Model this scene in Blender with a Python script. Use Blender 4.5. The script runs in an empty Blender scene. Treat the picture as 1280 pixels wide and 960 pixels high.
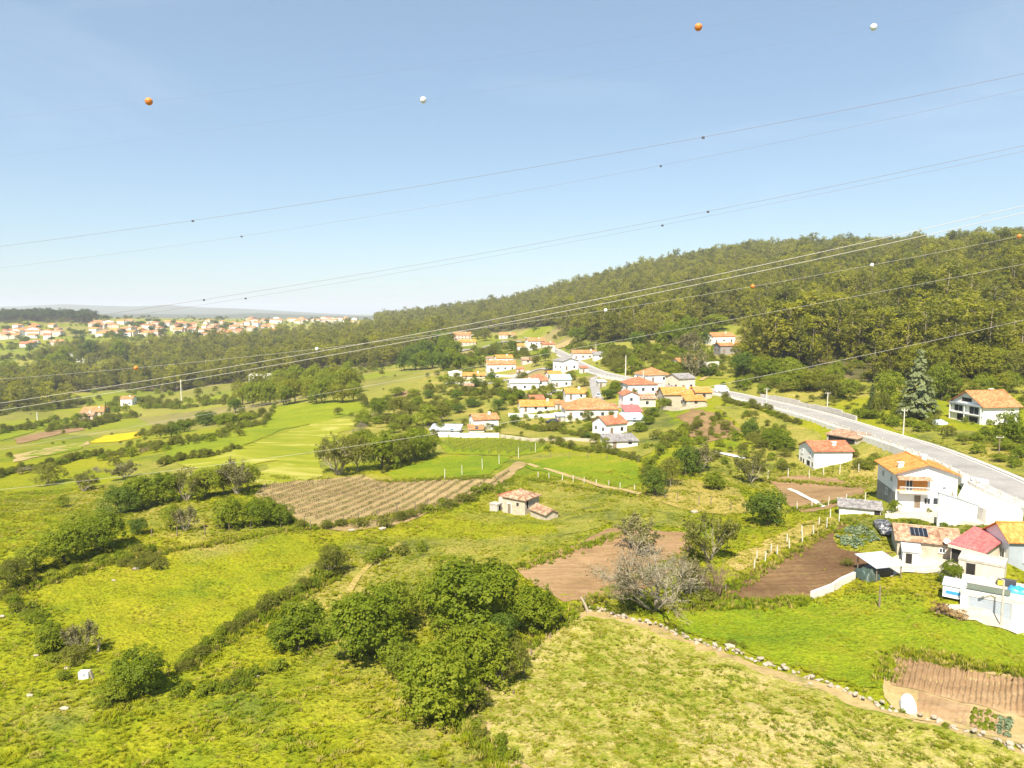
import bpy, bmesh, math, random
import numpy as np
from mathutils import Vector, Matrix, geometry

# ------------------------------------------------------------------ camera, sky, sun, exposure
scene = bpy.context.scene
COL = scene.collection
H = 32.0                      # drone height above the near meadow
F = 889.0                     # focal length in photo pixels (1280 wide)
PITCH = math.atan(90.0 / F)   # horizon lies 90 px above the picture centre
cam_d = bpy.data.cameras.new('camera')
cam = bpy.data.objects.new('camera', cam_d)
COL.objects.link(cam)
cam.location = (0, 0, H)
cam.rotation_euler = (math.pi / 2 - PITCH, 0, 0)
cam_d.sensor_width = 36.0
cam_d.lens = 36.0 * F / 1280.0
cam_d.clip_start = 0.5
cam_d.clip_end = 60000.0
scene.camera = cam

SUN_EL = math.radians(53)
SUN_AZ = math.radians(196)    # compass style: 0 = +Y, clockwise; the sun stands behind the camera
sun_vec = Vector((math.sin(SUN_AZ) * math.cos(SUN_EL), math.cos(SUN_AZ) * math.cos(SUN_EL), math.sin(SUN_EL)))
sun_d = bpy.data.lights.new('sun', 'SUN')
sun_d.energy = 4.6
sun_d.angle = math.radians(0.53)
sun_d.color = (1.0, 0.915, 0.77)
sun = bpy.data.objects.new('sun', sun_d)
COL.objects.link(sun)
sun.rotation_euler = sun_vec.to_track_quat('Z', 'Y').to_euler()

world = bpy.data.worlds.new('World')
scene.world = world
world.use_nodes = True
wn, wl = world.node_tree.nodes, world.node_tree.links
wn.clear()
w_out = wn.new('ShaderNodeOutputWorld')
w_bg = wn.new('ShaderNodeBackground')
w_sky = wn.new('ShaderNodeTexSky')
w_sky.sky_type = 'NISHITA'
w_sky.sun_disc = False
w_sky.sun_elevation = SUN_EL
w_sky.sun_rotation = SUN_AZ
w_sky.altitude = 60
w_sky.air_density = 1.0
w_sky.dust_density = 0.7
w_sky.ozone_density = 0.35
w_bg.inputs['Strength'].default_value = 0.07
# thin high cirrus, spread over the whole dome
w_tc = wn.new('ShaderNodeTexCoord')
w_map = wn.new('ShaderNodeMapping')
w_map.inputs['Scale'].default_value = (1.1, 1.1, 4.2)
w_map.inputs['Rotation'].default_value = (0.12, 0.2, 0.5)
w_map.inputs['Location'].default_value = (0.35, 0.1, 0.55)
w_noi = wn.new('ShaderNodeTexNoise')
w_noi.inputs['Scale'].default_value = 2.1
w_noi.inputs['Detail'].default_value = 6
w_noi.inputs['Roughness'].default_value = 0.55
w_noi.inputs['Distortion'].default_value = 0.6
w_rmp = wn.new('ShaderNodeValToRGB')
w_rmp.color_ramp.elements[0].position = 0.55
w_rmp.color_ramp.elements[1].position = 0.9
w_rmp.color_ramp.elements[1].color = (0.2, 0.2, 0.2, 1)
w_mix = wn.new('ShaderNodeMixRGB')
w_mix.blend_type = 'MIX'
w_mix.inputs['Color2'].default_value = (8.2, 8.4, 8.8, 1)
wl.new(w_tc.outputs['Generated'], w_map.inputs['Vector'])
wl.new(w_map.outputs['Vector'], w_noi.inputs['Vector'])
wl.new(w_noi.outputs['Fac'], w_rmp.inputs['Fac'])
wl.new(w_rmp.outputs['Color'], w_mix.inputs['Fac'])
wl.new(w_sky.outputs['Color'], w_mix.inputs['Color1'])
w_tint = wn.new('ShaderNodeMixRGB')
w_tint.blend_type = 'MULTIPLY'
w_tint.inputs['Fac'].default_value = 1.0
w_tint.inputs['Color2'].default_value = (0.95, 1.015, 1.0, 1)
wl.new(w_mix.outputs['Color'], w_tint.inputs['Color1'])
w_veil = wn.new('ShaderNodeMixRGB')      # an even, thin veil of high haze over the whole dome
w_veil.inputs['Fac'].default_value = 0.45
w_veil.inputs['Color2'].default_value = (2.55, 3.5, 4.75, 1)
wl.new(w_tint.outputs['Color'], w_veil.inputs['Color1'])
wl.new(w_veil.outputs['Color'], w_bg.inputs['Color'])
wl.new(w_bg.outputs['Background'], w_out.inputs['Surface'])

scene.view_settings.view_transform = 'Standard'
scene.view_settings.look = 'None'
scene.view_settings.gamma = 1.0
scene.view_settings.use_curve_mapping = False
scene.view_settings.exposure = 1.28
scene.render.engine = 'CYCLES'
cy = scene.cycles
cy.use_denoising = True
cy.max_bounces = 6
cy.diffuse_bounces = 3
cy.glossy_bounces = 2
cy.transmission_bounces = 3
cy.transparent_max_bounces = 6
cy.volume_bounces = 0
cy.caustics_reflective = False
cy.caustics_refractive = False

random.seed(7)
RNG = np.random.default_rng(11)

# ------------------------------------------------------------------ small helpers
def tag(o, label=None, cat=None, group=None, kind=None):
    if label: o['label'] = label
    if cat: o['category'] = cat
    if group: o['group'] = group
    if kind: o['kind'] = kind
    return o

def link(o, parent=None):
    COL.objects.link(o)
    if parent is not None:
        o.parent = parent
    return o

def thing(name, label, cat, loc=(0, 0, 0), rz=0.0, group=None):
    o = bpy.data.objects.new(name, None)
    o.empty_display_size = 0.3
    COL.objects.link(o)
    o.location = loc
    o.rotation_euler = (0, 0, rz)
    return tag(o, label, cat, group)

def copy_tree(o, parent=None):
    c = o.copy()
    COL.objects.link(c)
    c.parent = parent
    for ch in o.children:
        copy_tree(ch, c)
    return c

def mesh_np(name, verts, faces, mat=None, tint=None, smooth=False, uv=None):
    """fast mesh from arrays; faces is an (n,k) int array or a list of such arrays"""
    me = bpy.data.meshes.new(name)
    verts = np.asarray(verts, dtype=np.float32)
    fl = faces if isinstance(faces, list) else [faces]
    fl = [np.asarray(f, dtype=np.int32) for f in fl if len(f)]
    idx = np.concatenate([f.ravel() for f in fl])
    tot = np.concatenate([np.full(len(f), f.shape[1], np.int32) for f in fl])
    start = np.concatenate([[0], np.cumsum(tot)[:-1]]).astype(np.int32)
    me.vertices.add(len(verts))
    me.vertices.foreach_set('co', verts.ravel())
    me.loops.add(len(idx))
    me.loops.foreach_set('vertex_index', idx)
    me.polygons.add(len(tot))
    me.polygons.foreach_set('loop_start', start)
    me.polygons.foreach_set('loop_total', tot)
    if smooth:
        me.polygons.foreach_set('use_smooth', np.ones(len(tot), bool))
    if tint is not None:
        a = me.attributes.new('tint', 'FLOAT', 'POINT')
        a.data.foreach_set('value', np.asarray(tint, np.float32))
    if mat:
        me.materials.append(mat)
    me.update(calc_edges=True)
    me.validate()
    return me

def obj(name, me, parent=None, loc=None):
    o = bpy.data.objects.new(name, me)
    link(o, parent)
    if loc is not None:
        o.location = loc
    return o

class MB:
    """collects boxes, bars, tubes and polygons into one mesh"""
    def __init__(s):
        s.v, s.f = [], []
    def add(s, vs, fs):
        b = len(s.v)
        s.v.extend([tuple(x) for x in vs])
        s.f.extend([tuple(b + i for i in f) for f in fs])
        return s
    def box(s, x0, x1, y0, y1, z0, z1, M=None):
        vs = [(x, y, z) for z in (z0, z1) for y in (y0, y1) for x in (x0, x1)]
        if M is not None:
            vs = [M @ Vector(p) for p in vs]
        return s.add(vs, [(0, 2, 3, 1), (4, 5, 7, 6), (0, 1, 5, 4), (2, 6, 7, 3), (0, 4, 6, 2), (1, 3, 7, 5)])
    def tube(s, pts, r0, r1=None, n=6, cap=True):
        r1 = r0 if r1 is None else r1
        pts = [Vector(p) for p in pts]
        m = len(pts)
        rings = []
        for i, p in enumerate(pts):
            d = (pts[min(i + 1, m - 1)] - pts[max(i - 1, 0)]).normalized()
            a = d.cross(Vector((0, 0, 1)) if abs(d.z) < 0.9 else Vector((1, 0, 0))).normalized()
            b = d.cross(a)
            r = r0 + (r1 - r0) * i / max(1, m - 1)
            rings.append([p + (a * math.cos(t) + b * math.sin(t)) * r for t in (2 * math.pi * k / n for k in range(n))])
        base = len(s.v)
        for rg in rings:
            s.v.extend([tuple(q) for q in rg])
        for i in range(m - 1):
            for k in range(n):
                s.f.append((base + i * n + k, base + i * n + (k + 1) % n, base + (i + 1) * n + (k + 1) % n, base + (i + 1) * n + k))
        if cap:
            s.f.append(tuple(base + k for k in range(n))[::-1])
            s.f.append(tuple(base + (m - 1) * n + k for k in range(n)))
        return s
    def mesh(s, name, mat=None, smooth=False):
        me = bpy.data.meshes.new(name)
        me.from_pydata(s.v, [], s.f)
        if mat: me.materials.append(mat)
        if smooth:
            me.polygons.foreach_set('use_smooth', [True] * len(me.polygons))
        me.update()
        return me
    def build(s, name, mat, parent=None, smooth=False):
        return obj(name, s.mesh(name, mat, smooth), parent)

# ------------------------------------------------------------------ the lie of the land
# surveyed ground points: (photo x, photo y, distance ahead in metres)
SURVEY = [
 (-300,960,46),(0,960,46),(320,960,46),(640,960,46),(960,960,46),(1280,960,46),
 (-300,800,69),(0,800,69),(320,800,69),(640,800,69),(960,800,69),(1280,800,68.3),
 (-300,700,92),(0,700,93),(320,700,93),(640,700,93),(900,700,92),(1060,700,90),(1200,700,88),(1290,712,86),
 (0,650,115),(250,650,113),(470,660,111),(645,640,122),(800,640,115),(960,650,112),(1050,645,107),(1131,634,108.5),(1215,660,98),(1290,675,93.5),
 (-300,650,116),(-200,560,240),(-300,480,650),
 (60,620,143),(250,600,145),(330,620,130),(470,600,150),(560,600,146),(735,600,143),(850,600,138),(1000,610,133),(1090,600,132),
 (0,560,240),(145,548,275),(300,560,185),(500,545,215),(620,560,182),(735,575,163),(880,560,163),(1030,582,147),(940,545,176),
 (0,520,400),(157,505,480),(250,530,320),(420,505,300),(500,505,300),(600,543,205),(737,522,226),(775,540,203),(850,507,232),(700,500,265),
 (0,490,560),(100,475,640),(340,472,500),(240,480,620),(420,475,460),(500,470,400),
 (0,440,900),(100,444,840),(220,415,1250),(60,402,1350),(0,402,1400),(330,412,1250),(300,445,800),(450,425,900),(400,408,1350),(500,408,1150),(-300,440,900),(-300,405,1400),
 (600,475,330),(640,470,335),(575,425,680),(660,428,590),(700,450,375),(740,468,302),(803,488,245),(860,482,264),
 (560,398,1150),(650,396,1000),(660,405,850),
 # slope and hill right of the road
 (1000,500,214),(1100,522,178),(1150,526,174),(1225,530,168),(1280,542,155),(1290,498,198),(1180,480,215),(1100,482,225),(1020,472,242),(950,468,262),
 (1500,560,150),(1500,440,240),(1500,350,360),
 (1280,438,250),(1280,362,355),(1180,371,375),(1100,432,290),(1100,382,410),(1000,430,310),(1000,385,460),(930,430,345),(900,442,330),(945,416,415),(900,402,470),
 (860,455,290),(800,440,345),(760,450,330),(800,425,420),(850,425,400),(760,418,480),(730,425,470),
 (900,350,760),(980,318,980),(1080,316,1020),(1200,318,1050),(1500,320,1050),(860,332,1010),(760,356,1020),(700,372,1010),(800,390,640),(720,402,650),
 (980,330,1500),(760,368,1500),(1300,330,1500),(620,388,1400),
 (-300,398,2600),(0,399,2600),(300,399,2500),(600,400,2500),(900,400,2600),(1300,400,2600),(1600,400,2600),
 (-300,396,6000),(300,396,6000),(900,396,6000),(1600,396,6000),(-300,393,14000),(640,393,14000),(1600,393,14000),
]
CP, SP = math.cos(PITCH), math.sin(PITCH)
# ground levels paced out in metres (x, y, z): yards below the road, bank above it
LEVELS = [(46,60,0.3),(62,60,1.0),(82,58,2.0),(50,72,1.0),(59,75,1.3),(62,86,1.5),(67,97,1.7),(69,112,1.6),(71,130,1.5),(72,150,2.0),(70,172,2.6),(68,195,3.4),(61,222,4.4),(53,244,4.8),(40,268,4.8),(84,100,4.6),(87,120,5.0),(90,140,5.2),(89,162,5.3),(88,190,5.6),(81,224,6.0),(75,244,6.2),(58,276,6.2)]
def ray(px, py):
    """direction with unit forward (Y) component for a photo pixel"""
    a = (np.asarray(px, float) - 640.0) / F
    b = (480.0 - np.asarray(py, float)) / F
    y = CP + b * SP
    z = -SP + b * CP
    return a / y, z / y
U_MAX = 1.5
V0, V1 = math.log(22.0), math.log(15000.0)
NU, NV = 400, 470
_s = np.array(SURVEY, float)
_a, _b = ray(_s[:, 0], _s[:, 1])
_su, _sv = np.clip(_a, -U_MAX, U_MAX) * 1.6, np.log(_s[:, 2])
_sz = (H + _b * _s[:, 2]) / _s[:, 2]
_l = np.array(LEVELS, float)
_su = np.concatenate([_su, _l[:, 0] / _l[:, 1] * 1.6]); _sv = np.concatenate([_sv, np.log(_l[:, 1])]); _sz = np.concatenate([_sz, _l[:, 2] / _l[:, 1]])
def _phi(r2):
    return np.where(r2 > 1e-12, r2 * np.log(np.maximum(r2, 1e-12)), 0.0)
_n = len(_su)
_A = np.zeros((_n + 3, _n + 3))
_A[:_n, :_n] = _phi((_su[:, None] - _su) ** 2 + (_sv[:, None] - _sv) ** 2) + np.eye(_n) * 1.5e-3
_P = np.stack([np.ones(_n), _su, _sv], 1)
_A[:_n, _n:] = _P
_A[_n:, :_n] = _P.T
_w = np.linalg.solve(_A, np.concatenate([_sz, np.zeros(3)]))
gu = np.linspace(-U_MAX, U_MAX, NU)
gv = np.linspace(V0, V1, NV)
GU, GV = np.meshgrid(gu, gv)            # rows: v
def _tps(u, v):
    out = np.zeros_like(u)
    for i in range(_n):
        out += _w[i] * _phi((u - _su[i]) ** 2 + (v - _sv[i]) ** 2)
    return out + _w[_n] + _w[_n + 1] * u + _w[_n + 2] * v
GY = np.exp(GV)
GX = GU * GY
_vc = np.clip(GV, math.log(40), V1)
GZ = _tps(np.clip(GU, -1.1, 1.1) * 1.6, _vc) * np.exp(_vc)
def wob(x, y, wl, seed):
    r = np.random.default_rng(seed)
    o = np.zeros_like(x)
    for k in range(7):
        t = r.uniform(0, 2 * math.pi)
        w = 2 * math.pi / (wl * r.uniform(0.6, 1.5))
        o += np.sin((x * math.cos(t) + y * math.sin(t)) * w + r.uniform(0, 6.28))
    return o / 7 ** 0.5
_near = np.clip((260 - GY) / 160, 0, 1)
GZ += _near * (0.16 * wob(GX, GY, 9, 1) + 0.10 * wob(GX, GY, 3.2, 2))
GZ += np.clip((GY - 200) / 200, 0, 1) * np.clip(GY / 400, 0, 2) * 0.8 * wob(GX, GY, 70, 3)

def near_road_pt(x, y, d=6.2):
    return bool(((_rx - x) ** 2 + (_ry - y) ** 2).min() < d * d)
# road centre line in world metres (x, y, z of the carriageway)
ROAD = [(84,40,2.5),(80,75,3.2),(78.2,101,4.2),(80.5,120,4.6),(82.6,141,4.7),(82,161,4.7),(80.5,190,4.8),(74.5,218,5.1),(67.5,240,5.4),(52,268,5.6),(38.5,303,5.8),(33,360,6.0),(31,420,6.4),(25,520,7.0),(17,640,8.0),(-5,700,8.5),(-45,740,8.5)]
def catmull(pts, step):
    P = [Vector(p) for p in pts]
    P = [P[0] * 2 - P[1]] + P + [P[-1] * 2 - P[-2]]
    out = []
    for i in range(1, len(P) - 2):
        n = max(2, int((P[i + 1] - P[i]).length / step))
        for k in range(n):
            t = k / n
            a, b, c, d = P[i - 1], P[i], P[i + 1], P[i + 2]
            out.append(0.5 * ((2 * b) + (c - a) * t + (2 * a - 5 * b + 4 * c - d) * t * t + (3 * b - a - 3 * c + d) * t ** 3))
    out.append(P[-2])
    return out
ROADP = catmull(ROAD, 3.0)
_rx = np.array([p.x for p in ROADP]); _ry = np.array([p.y for p in ROADP]); _rz = np.array([p.z for p in ROADP])
_m = (GY > 35) & (GY < 720) & (GX > -110) & (GX < 130)
_ix = np.argwhere(_m)
_gx, _gy = GX[_m], GY[_m]
_best = np.full(len(_gx), 1e9); _bz = np.zeros(len(_gx)); _side = np.zeros(len(_gx))
for i in range(len(_rx)):
    j = min(i + 1, len(_rx) - 1); k = max(i - 1, 0)
    dx, dy = _gx - _rx[i], _gy - _ry[i]
    d2 = dx * dx + dy * dy
    b = d2 < _best
    _best[b] = d2[b]; _bz[b] = _rz[i]
    tx, ty = _rx[j] - _rx[k], _ry[j] - _ry[k]
    _side[b] = (tx * dy - ty * dx)[b]        # > 0 : left of the road
_d = np.sqrt(_best)
_spread = np.clip(_gy / 150, 1, 2.2)
_fall = np.where(_side > 0, 1.0, 7.0) * _spread
_wt = np.clip(1 - (_d - 4.6) / _fall, 0, 1)
_wt = _wt * _wt * (3 - 2 * _wt)
_zz = GZ[_m]
GZ[_m] = _zz * (1 - _wt) + (_bz - 0.12) * _wt

def zt(x, y):
    """ground height: bilinear look-up in the terrain sheet"""
    x = np.asarray(x, float); y = np.asarray(y, float)
    yc = np.clip(y, 22.0, 14900.0)
    fu = np.clip((x / yc + U_MAX) / (2 * U_MAX) * (NU - 1), 0, NU - 1.001)
    fv = np.clip((np.log(yc) - V0) / (V1 - V0) * (NV - 1), 0, NV - 1.001)
    i, j = fu.astype(int), fv.astype(int)
    a, b = fu - i, fv - j
    return (GZ[j, i] * (1 - a) * (1 - b) + GZ[j, i + 1] * a * (1 - b) + GZ[j + 1, i] * (1 - a) * b + GZ[j + 1, i + 1] * a * b)
def Z(x, y):
    return float(zt(x, y))
_ys = np.exp(np.linspace(math.log(30), math.log(12000), 900))
def G(px, py):
    """where a line of sight through a photo pixel meets the ground"""
    a, b = ray(px, py)
    hgt = H + b * _ys - zt(a * _ys, _ys)
    k = int(np.argmax(hgt < 0)) if (hgt < 0).any() else len(_ys) - 1
    lo, hi = _ys[max(k - 1, 0)], _ys[k]
    for _ in range(24):
        m = 0.5 * (lo + hi)
        if H + b * m - Z(a * m, m) < 0: hi = m
        else: lo = m
    return Vector((a * hi, hi, Z(a * hi, hi)))
def AT(px, py, Y):
    a, b = ray(px, py)
    return Vector((a * Y, Y, H + b * Y))
def PX(x, y, z):
    """world point to photo pixel"""
    dz = np.asarray(z, float) - H
    fwd = np.asarray(y) * CP - dz * SP
    up = np.asarray(y) * SP + dz * CP
    return 640 + F * np.asarray(x) / fwd, 480 - F * up / fwd

# ------------------------------------------------------------------ materials
MATS = {}
def new_mat(name):
    m = bpy.data.materials.new(name)
    m.use_nodes = True
    nt = m.node_tree
    nt.nodes.clear()
    out = nt.nodes.new('ShaderNodeOutputMaterial')
    MATS[name] = m
    return m, nt, out
def N(nt, kind, **kw):
    n = nt.nodes.new(kind)
    for k, v in kw.items():
        if k.startswith('i_'):
            n.inputs[k[2:].replace('_', ' ')].default_value = v
        else:
            setattr(n, k, v)
    return n
def noise(nt, vec, wl, detail=3, rough=0.55, dist=0.0):
    n = N(nt, 'ShaderNodeTexNoise')
    n.inputs['Scale'].default_value = 1.0 / wl
    n.inputs['Detail'].default_value = detail
    n.inputs['Roughness'].default_value = rough
    n.inputs['Distortion'].default_value = dist
    nt.links.new(vec, n.inputs['Vector'])
    return n.outputs['Fac']
def math_n(nt, op, a, b):
    n = N(nt, 'ShaderNodeMath', operation=op)
    for i, x in enumerate((a, b)):
        if isinstance(x, (int, float)): n.inputs[i].default_value = x
        else: nt.links.new(x, n.inputs[i])
    return n.outputs[0]
def ramp(nt, fac, stops):
    r = N(nt, 'ShaderNodeValToRGB')
    el = r.color_ramp.elements
    while len(el) < len(stops): el.new(0.5)
    for e, (p, c) in zip(el, stops):
        e.position = p
        e.color = (*c, 1)
    nt.links.new(fac, r.inputs['Fac'])
    return r.outputs['Color']
def mixc(nt, fac, a, b, mode='MIX'):
    m = N(nt, 'ShaderNodeMixRGB', blend_type=mode)
    for i, x in ((0, fac), (1, a), (2, b)):
        if isinstance(x, (int, float)): m.inputs[i].default_value = x
        elif isinstance(x, tuple): m.inputs[i].default_value = (*x, 1)
        else: nt.links.new(x, m.inputs[i])
    return m.outputs[0]
def finish(nt, out, color, rough=0.9, spec=0.15, bump=None, bump_d=0.05, bump_s=1.0, metallic=0.0):
    p = N(nt, 'ShaderNodeBsdfPrincipled')
    if isinstance(color, tuple): p.inputs['Base Color'].default_value = (*color, 1)
    else: nt.links.new(color, p.inputs['Base Color'])
    p.inputs['Roughness'].default_value = rough
    p.inputs['Specular IOR Level'].default_value = spec
    p.inputs['Metallic'].default_value = metallic
    if bump is not None:
        b = N(nt, 'ShaderNodeBump')
        b.inputs['Distance'].default_value = bump_d
        b.inputs['Strength'].default_value = bump_s
        nt.links.new(bump, b.inputs['Height'])
        nt.links.new(b.outputs['Normal'], p.inputs['Normal'])
    nt.links.new(p.outputs['BSDF'], out.inputs['Surface'])
    return p
def pos(nt):
    return N(nt, 'ShaderNodeNewGeometry').outputs['Position']

LIME = (0.192, 0.208, 0.009)
GRASS = (0.125, 0.165, 0.009)
DEEP = (0.08, 0.115, 0.010)
OLIVE = (0.105, 0.115, 0.03)
STRAW = (0.36, 0.29, 0.085)
YELLOW = (0.30, 0.265, 0.02)
EARTH = (0.27, 0.175, 0.10)

def grass_color(nt, p, stops, mid=1.0):
    n1 = noise(nt, p, 28, 3, 0.6, 0.5)
    n2 = noise(nt, p, 6.0, 4, 0.62, 0.7)
    n3 = noise(nt, p, 1.1, 3, 0.6)
    f = math_n(nt, 'ADD', math_n(nt, 'MULTIPLY', n1, 0.5), math_n(nt, 'ADD', math_n(nt, 'MULTIPLY', n2, 0.42 * mid), math_n(nt, 'MULTIPLY', n3, 0.2 * mid)))
    c = ramp(nt, f, stops)
    fine = noise(nt, p, 0.33, 2, 0.6)
    v = ramp(nt, fine, [(0.25, (0.62, 0.66, 0.62)), (0.72, (1.3, 1.25, 1.2))])
    return mixc(nt, 1.0, c, v, 'MULTIPLY'), fine, n3
def grass_mat(name, stops, bump_d=0.25, mid=1.0):
    m, nt, out = new_mat(name)
    c, fine, n3 = grass_color(nt, pos(nt), stops, mid)
    h = math_n(nt, 'ADD', fine, math_n(nt, 'MULTIPLY', n3, 1.6))
    finish(nt, out, c, 0.95, 0.05, h, bump_d)
    return m
ST_MEADOW = [(0.30, DEEP), (0.43, GRASS), (0.54, LIME), (0.66, (0.23, 0.225, 0.012)), (0.76, (0.28, 0.24, 0.035))]
ST_BRIGHT = [(0.28, DEEP), (0.42, (0.105, 0.165, 0.009)), (0.58, (0.165, 0.205, 0.009)), (0.72, (0.235, 0.225, 0.018))]
ST_ROUGH = [(0.36, DEEP), (0.45, OLIVE), (0.54, (0.19, 0.195, 0.03)), (0.63, (0.25, 0.22, 0.05)), (0.74, STRAW)]
ST_PALE = [(0.36, (0.14, 0.18, 0.02)), (0.48, (0.22, 0.225, 0.03)), (0.58, (0.34, 0.30, 0.09)), (0.72, (0.42, 0.36, 0.15))]
M_MEADOW = grass_mat('meadow_grass', ST_MEADOW)
M_BRIGHT = grass_mat('bright_grass', ST_BRIGHT)
M_ROUGH = grass_mat('rough_grass', ST_ROUGH)
M_DRYG = grass_mat('dry_grass', [(0.36, OLIVE), (0.45, (0.2, 0.18, 0.04)), (0.55, (0.3, 0.24, 0.06)), (0.7, (0.38, 0.29, 0.11))])
M_YFLOW = grass_mat('yellow_flowers', [(0.36, (0.3, 0.26, 0.02)), (0.5, (0.52, 0.37, 0.012)), (0.7, (0.6, 0.42, 0.02))])
M_LIMEF = grass_mat('lime_field', [(0.36, (0.13, 0.18, 0.012)), (0.5, (0.2, 0.23, 0.012)), (0.68, (0.27, 0.26, 0.03))], mid=0.7)

def pale_field():
    m, nt, out = new_mat('wind_combed_cereal')
    g = N(nt, 'ShaderNodeNewGeometry')
    mp = N(nt, 'ShaderNodeMapping')
    mp.inputs['Rotation'].default_value = (0, 0, math.radians(35))
    mp.inputs['Scale'].default_value = (0.25, 1.0, 1.0)
    nt.links.new(g.outputs['Position'], mp.inputs['Vector'])
    n1 = noise(nt, mp.outputs['Vector'], 5.5, 4, 0.6, 1.2)
    n2 = noise(nt, g.outputs['Position'], 22, 3, 0.5, 0.6)
    f = math_n(nt, 'ADD', math_n(nt, 'MULTIPLY', n1, 0.55), math_n(nt, 'MULTIPLY', n2, 0.45))
    c = ramp(nt, f, [(0.36, (0.15, 0.185, 0.012)), (0.50, (0.21, 0.22, 0.016)), (0.58, (0.32, 0.30, 0.07)), (0.70, (0.42, 0.37, 0.13))])
    finish(nt, out, c, 0.95, 0.05, n1, 0.3)
    return m
M_PALE = pale_field()

def stubble():
    m, nt, out = new_mat('stubble_field')
    p = pos(nt)
    n1 = noise(nt, p, 15, 3, 0.6, 0.6)
    n2 = noise(nt, p, 0.75, 3, 0.62)
    n4 = noise(nt, p, 3.0, 3, 0.6, 0.4)
    mp = N(nt, 'ShaderNodeMapping')
    mp.inputs['Rotation'].default_value = (0, 0, math.radians(52))
    mp.inputs['Scale'].default_value = (0.06, 1.0, 1.0)
    nt.links.new(p, mp.inputs['Vector'])
    rows = noise(nt, mp.outputs['Vector'], 0.7, 2, 0.5)
    f = math_n(nt, 'ADD', math_n(nt, 'MULTIPLY', n1, 0.34), math_n(nt, 'ADD', math_n(nt, 'MULTIPLY', n2, 0.36), math_n(nt, 'ADD', math_n(nt, 'MULTIPLY', n4, 0.2), math_n(nt, 'MULTIPLY', rows, 0.14))))
    c = ramp(nt, f, [(0.38, (0.11, 0.14, 0.016)), (0.46, (0.185, 0.20, 0.022)), (0.515, (0.265, 0.245, 0.05)), (0.59, (0.36, 0.295, 0.11)), (0.68, (0.42, 0.31, 0.16))])
    fine = noise(nt, p, 0.22, 2, 0.6)
    c = mixc(nt, 1.0, c, ramp(nt, fine, [(0.25, (0.62, 0.64, 0.6)), (0.72, (1.25, 1.25, 1.2))]), 'MULTIPLY')
    finish(nt, out, c, 0.95, 0.05, math_n(nt, 'ADD', fine, n2), 0.14)
    return m
M_STUB = stubble()

def soil_mat(name, ca, cb, cc, angle=0.0, wl=0.9, bump_d=0.12, weed=0.0):
    m, nt, out = new_mat(name)
    p = pos(nt)
    mp = N(nt, 'ShaderNodeMapping')
    mp.inputs['Rotation'].default_value = (0, 0, angle)
    mp.inputs['Scale'].default_value = (0.05, 1.0, 1.0)
    nt.links.new(p, mp.inputs['Vector'])
    rows = noise(nt, mp.outputs['Vector'], wl, 2, 0.5)
    n1 = noise(nt, p, 11, 4, 0.6, 0.8)
    n2 = noise(nt, p, 0.6, 3, 0.65)
    f = math_n(nt, 'ADD', math_n(nt, 'MULTIPLY', n1, 0.45), math_n(nt, 'ADD', math_n(nt, 'MULTIPLY', rows, 0.3), math_n(nt, 'MULTIPLY', n2, 0.28)))
    c = ramp(nt, f, [(0.38, ca), (0.52, cb), (0.66, cc)])
    if weed > 0:
        wn_ = noise(nt, p, 2.2, 5, 0.7, 0.5)
        c = mixc(nt, math_n(nt, 'MULTIPLY', ramp(nt, wn_, [(0.55, (0, 0, 0)), (0.66, (1, 1, 1))]), weed), c, (0.13, 0.15, 0.03))
    finish(nt, out, c, 0.95, 0.05, math_n(nt, 'ADD', rows, n2), bump_d)
    return m
M_PLOUGH = soil_mat('dry_ploughed_soil', (0.165, 0.10, 0.048), (0.24, 0.152, 0.076), (0.31, 0.205, 0.11), math.radians(35), weed=0.25)
M_DARKSOIL = soil_mat('fresh_tilled_soil', (0.085, 0.048, 0.024), (0.13, 0.077, 0.038), (0.205, 0.13, 0.06), math.radians(-35), weed=0.2)
M_VINESOIL = soil_mat('vineyard_soil', (0.20, 0.14, 0.065), (0.27, 0.195, 0.09), (0.33, 0.25, 0.12), math.radians(40), weed=0.6)
M_BEDSOIL = soil_mat('garden_bed_soil', (0.18, 0.11, 0.055), (0.27, 0.175, 0.092), (0.36, 0.25, 0.14), 0.0, weed=0.05)
M_DIRT = soil_mat('dirt_track', (0.24, 0.18, 0.075), (0.33, 0.245, 0.11), (0.40, 0.30, 0.15), 0.0, weed=0.8)
M_BRACKEN = soil_mat('dead_bracken', (0.13, 0.08, 0.04), (0.2, 0.125, 0.06), (0.28, 0.19, 0.09), 0.4, weed=0.7)
M_GRAVEL = soil_mat('pale_gravel', (0.36, 0.31, 0.24), (0.46, 0.41, 0.33), (0.56, 0.5, 0.42), 0.0, weed=0.1)

def asphalt():
    m, nt, out = new_mat('sun_bleached_asphalt')
    p = pos(nt)
    n1 = noise(nt, p, 6, 3, 0.6)
    n2 = noise(nt, p, 0.5, 3, 0.6)
    f = math_n(nt, 'ADD', math_n(nt, 'MULTIPLY', n1, 0.6), math_n(nt, 'MULTIPLY', n2, 0.4))
    finish(nt, out, ramp(nt, f, [(0.35, (0.21, 0.198, 0.185)), (0.65, (0.30, 0.285, 0.265))]), 0.85, 0.3, n2, 0.01)
    return m
M_ASPH = asphalt()

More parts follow.
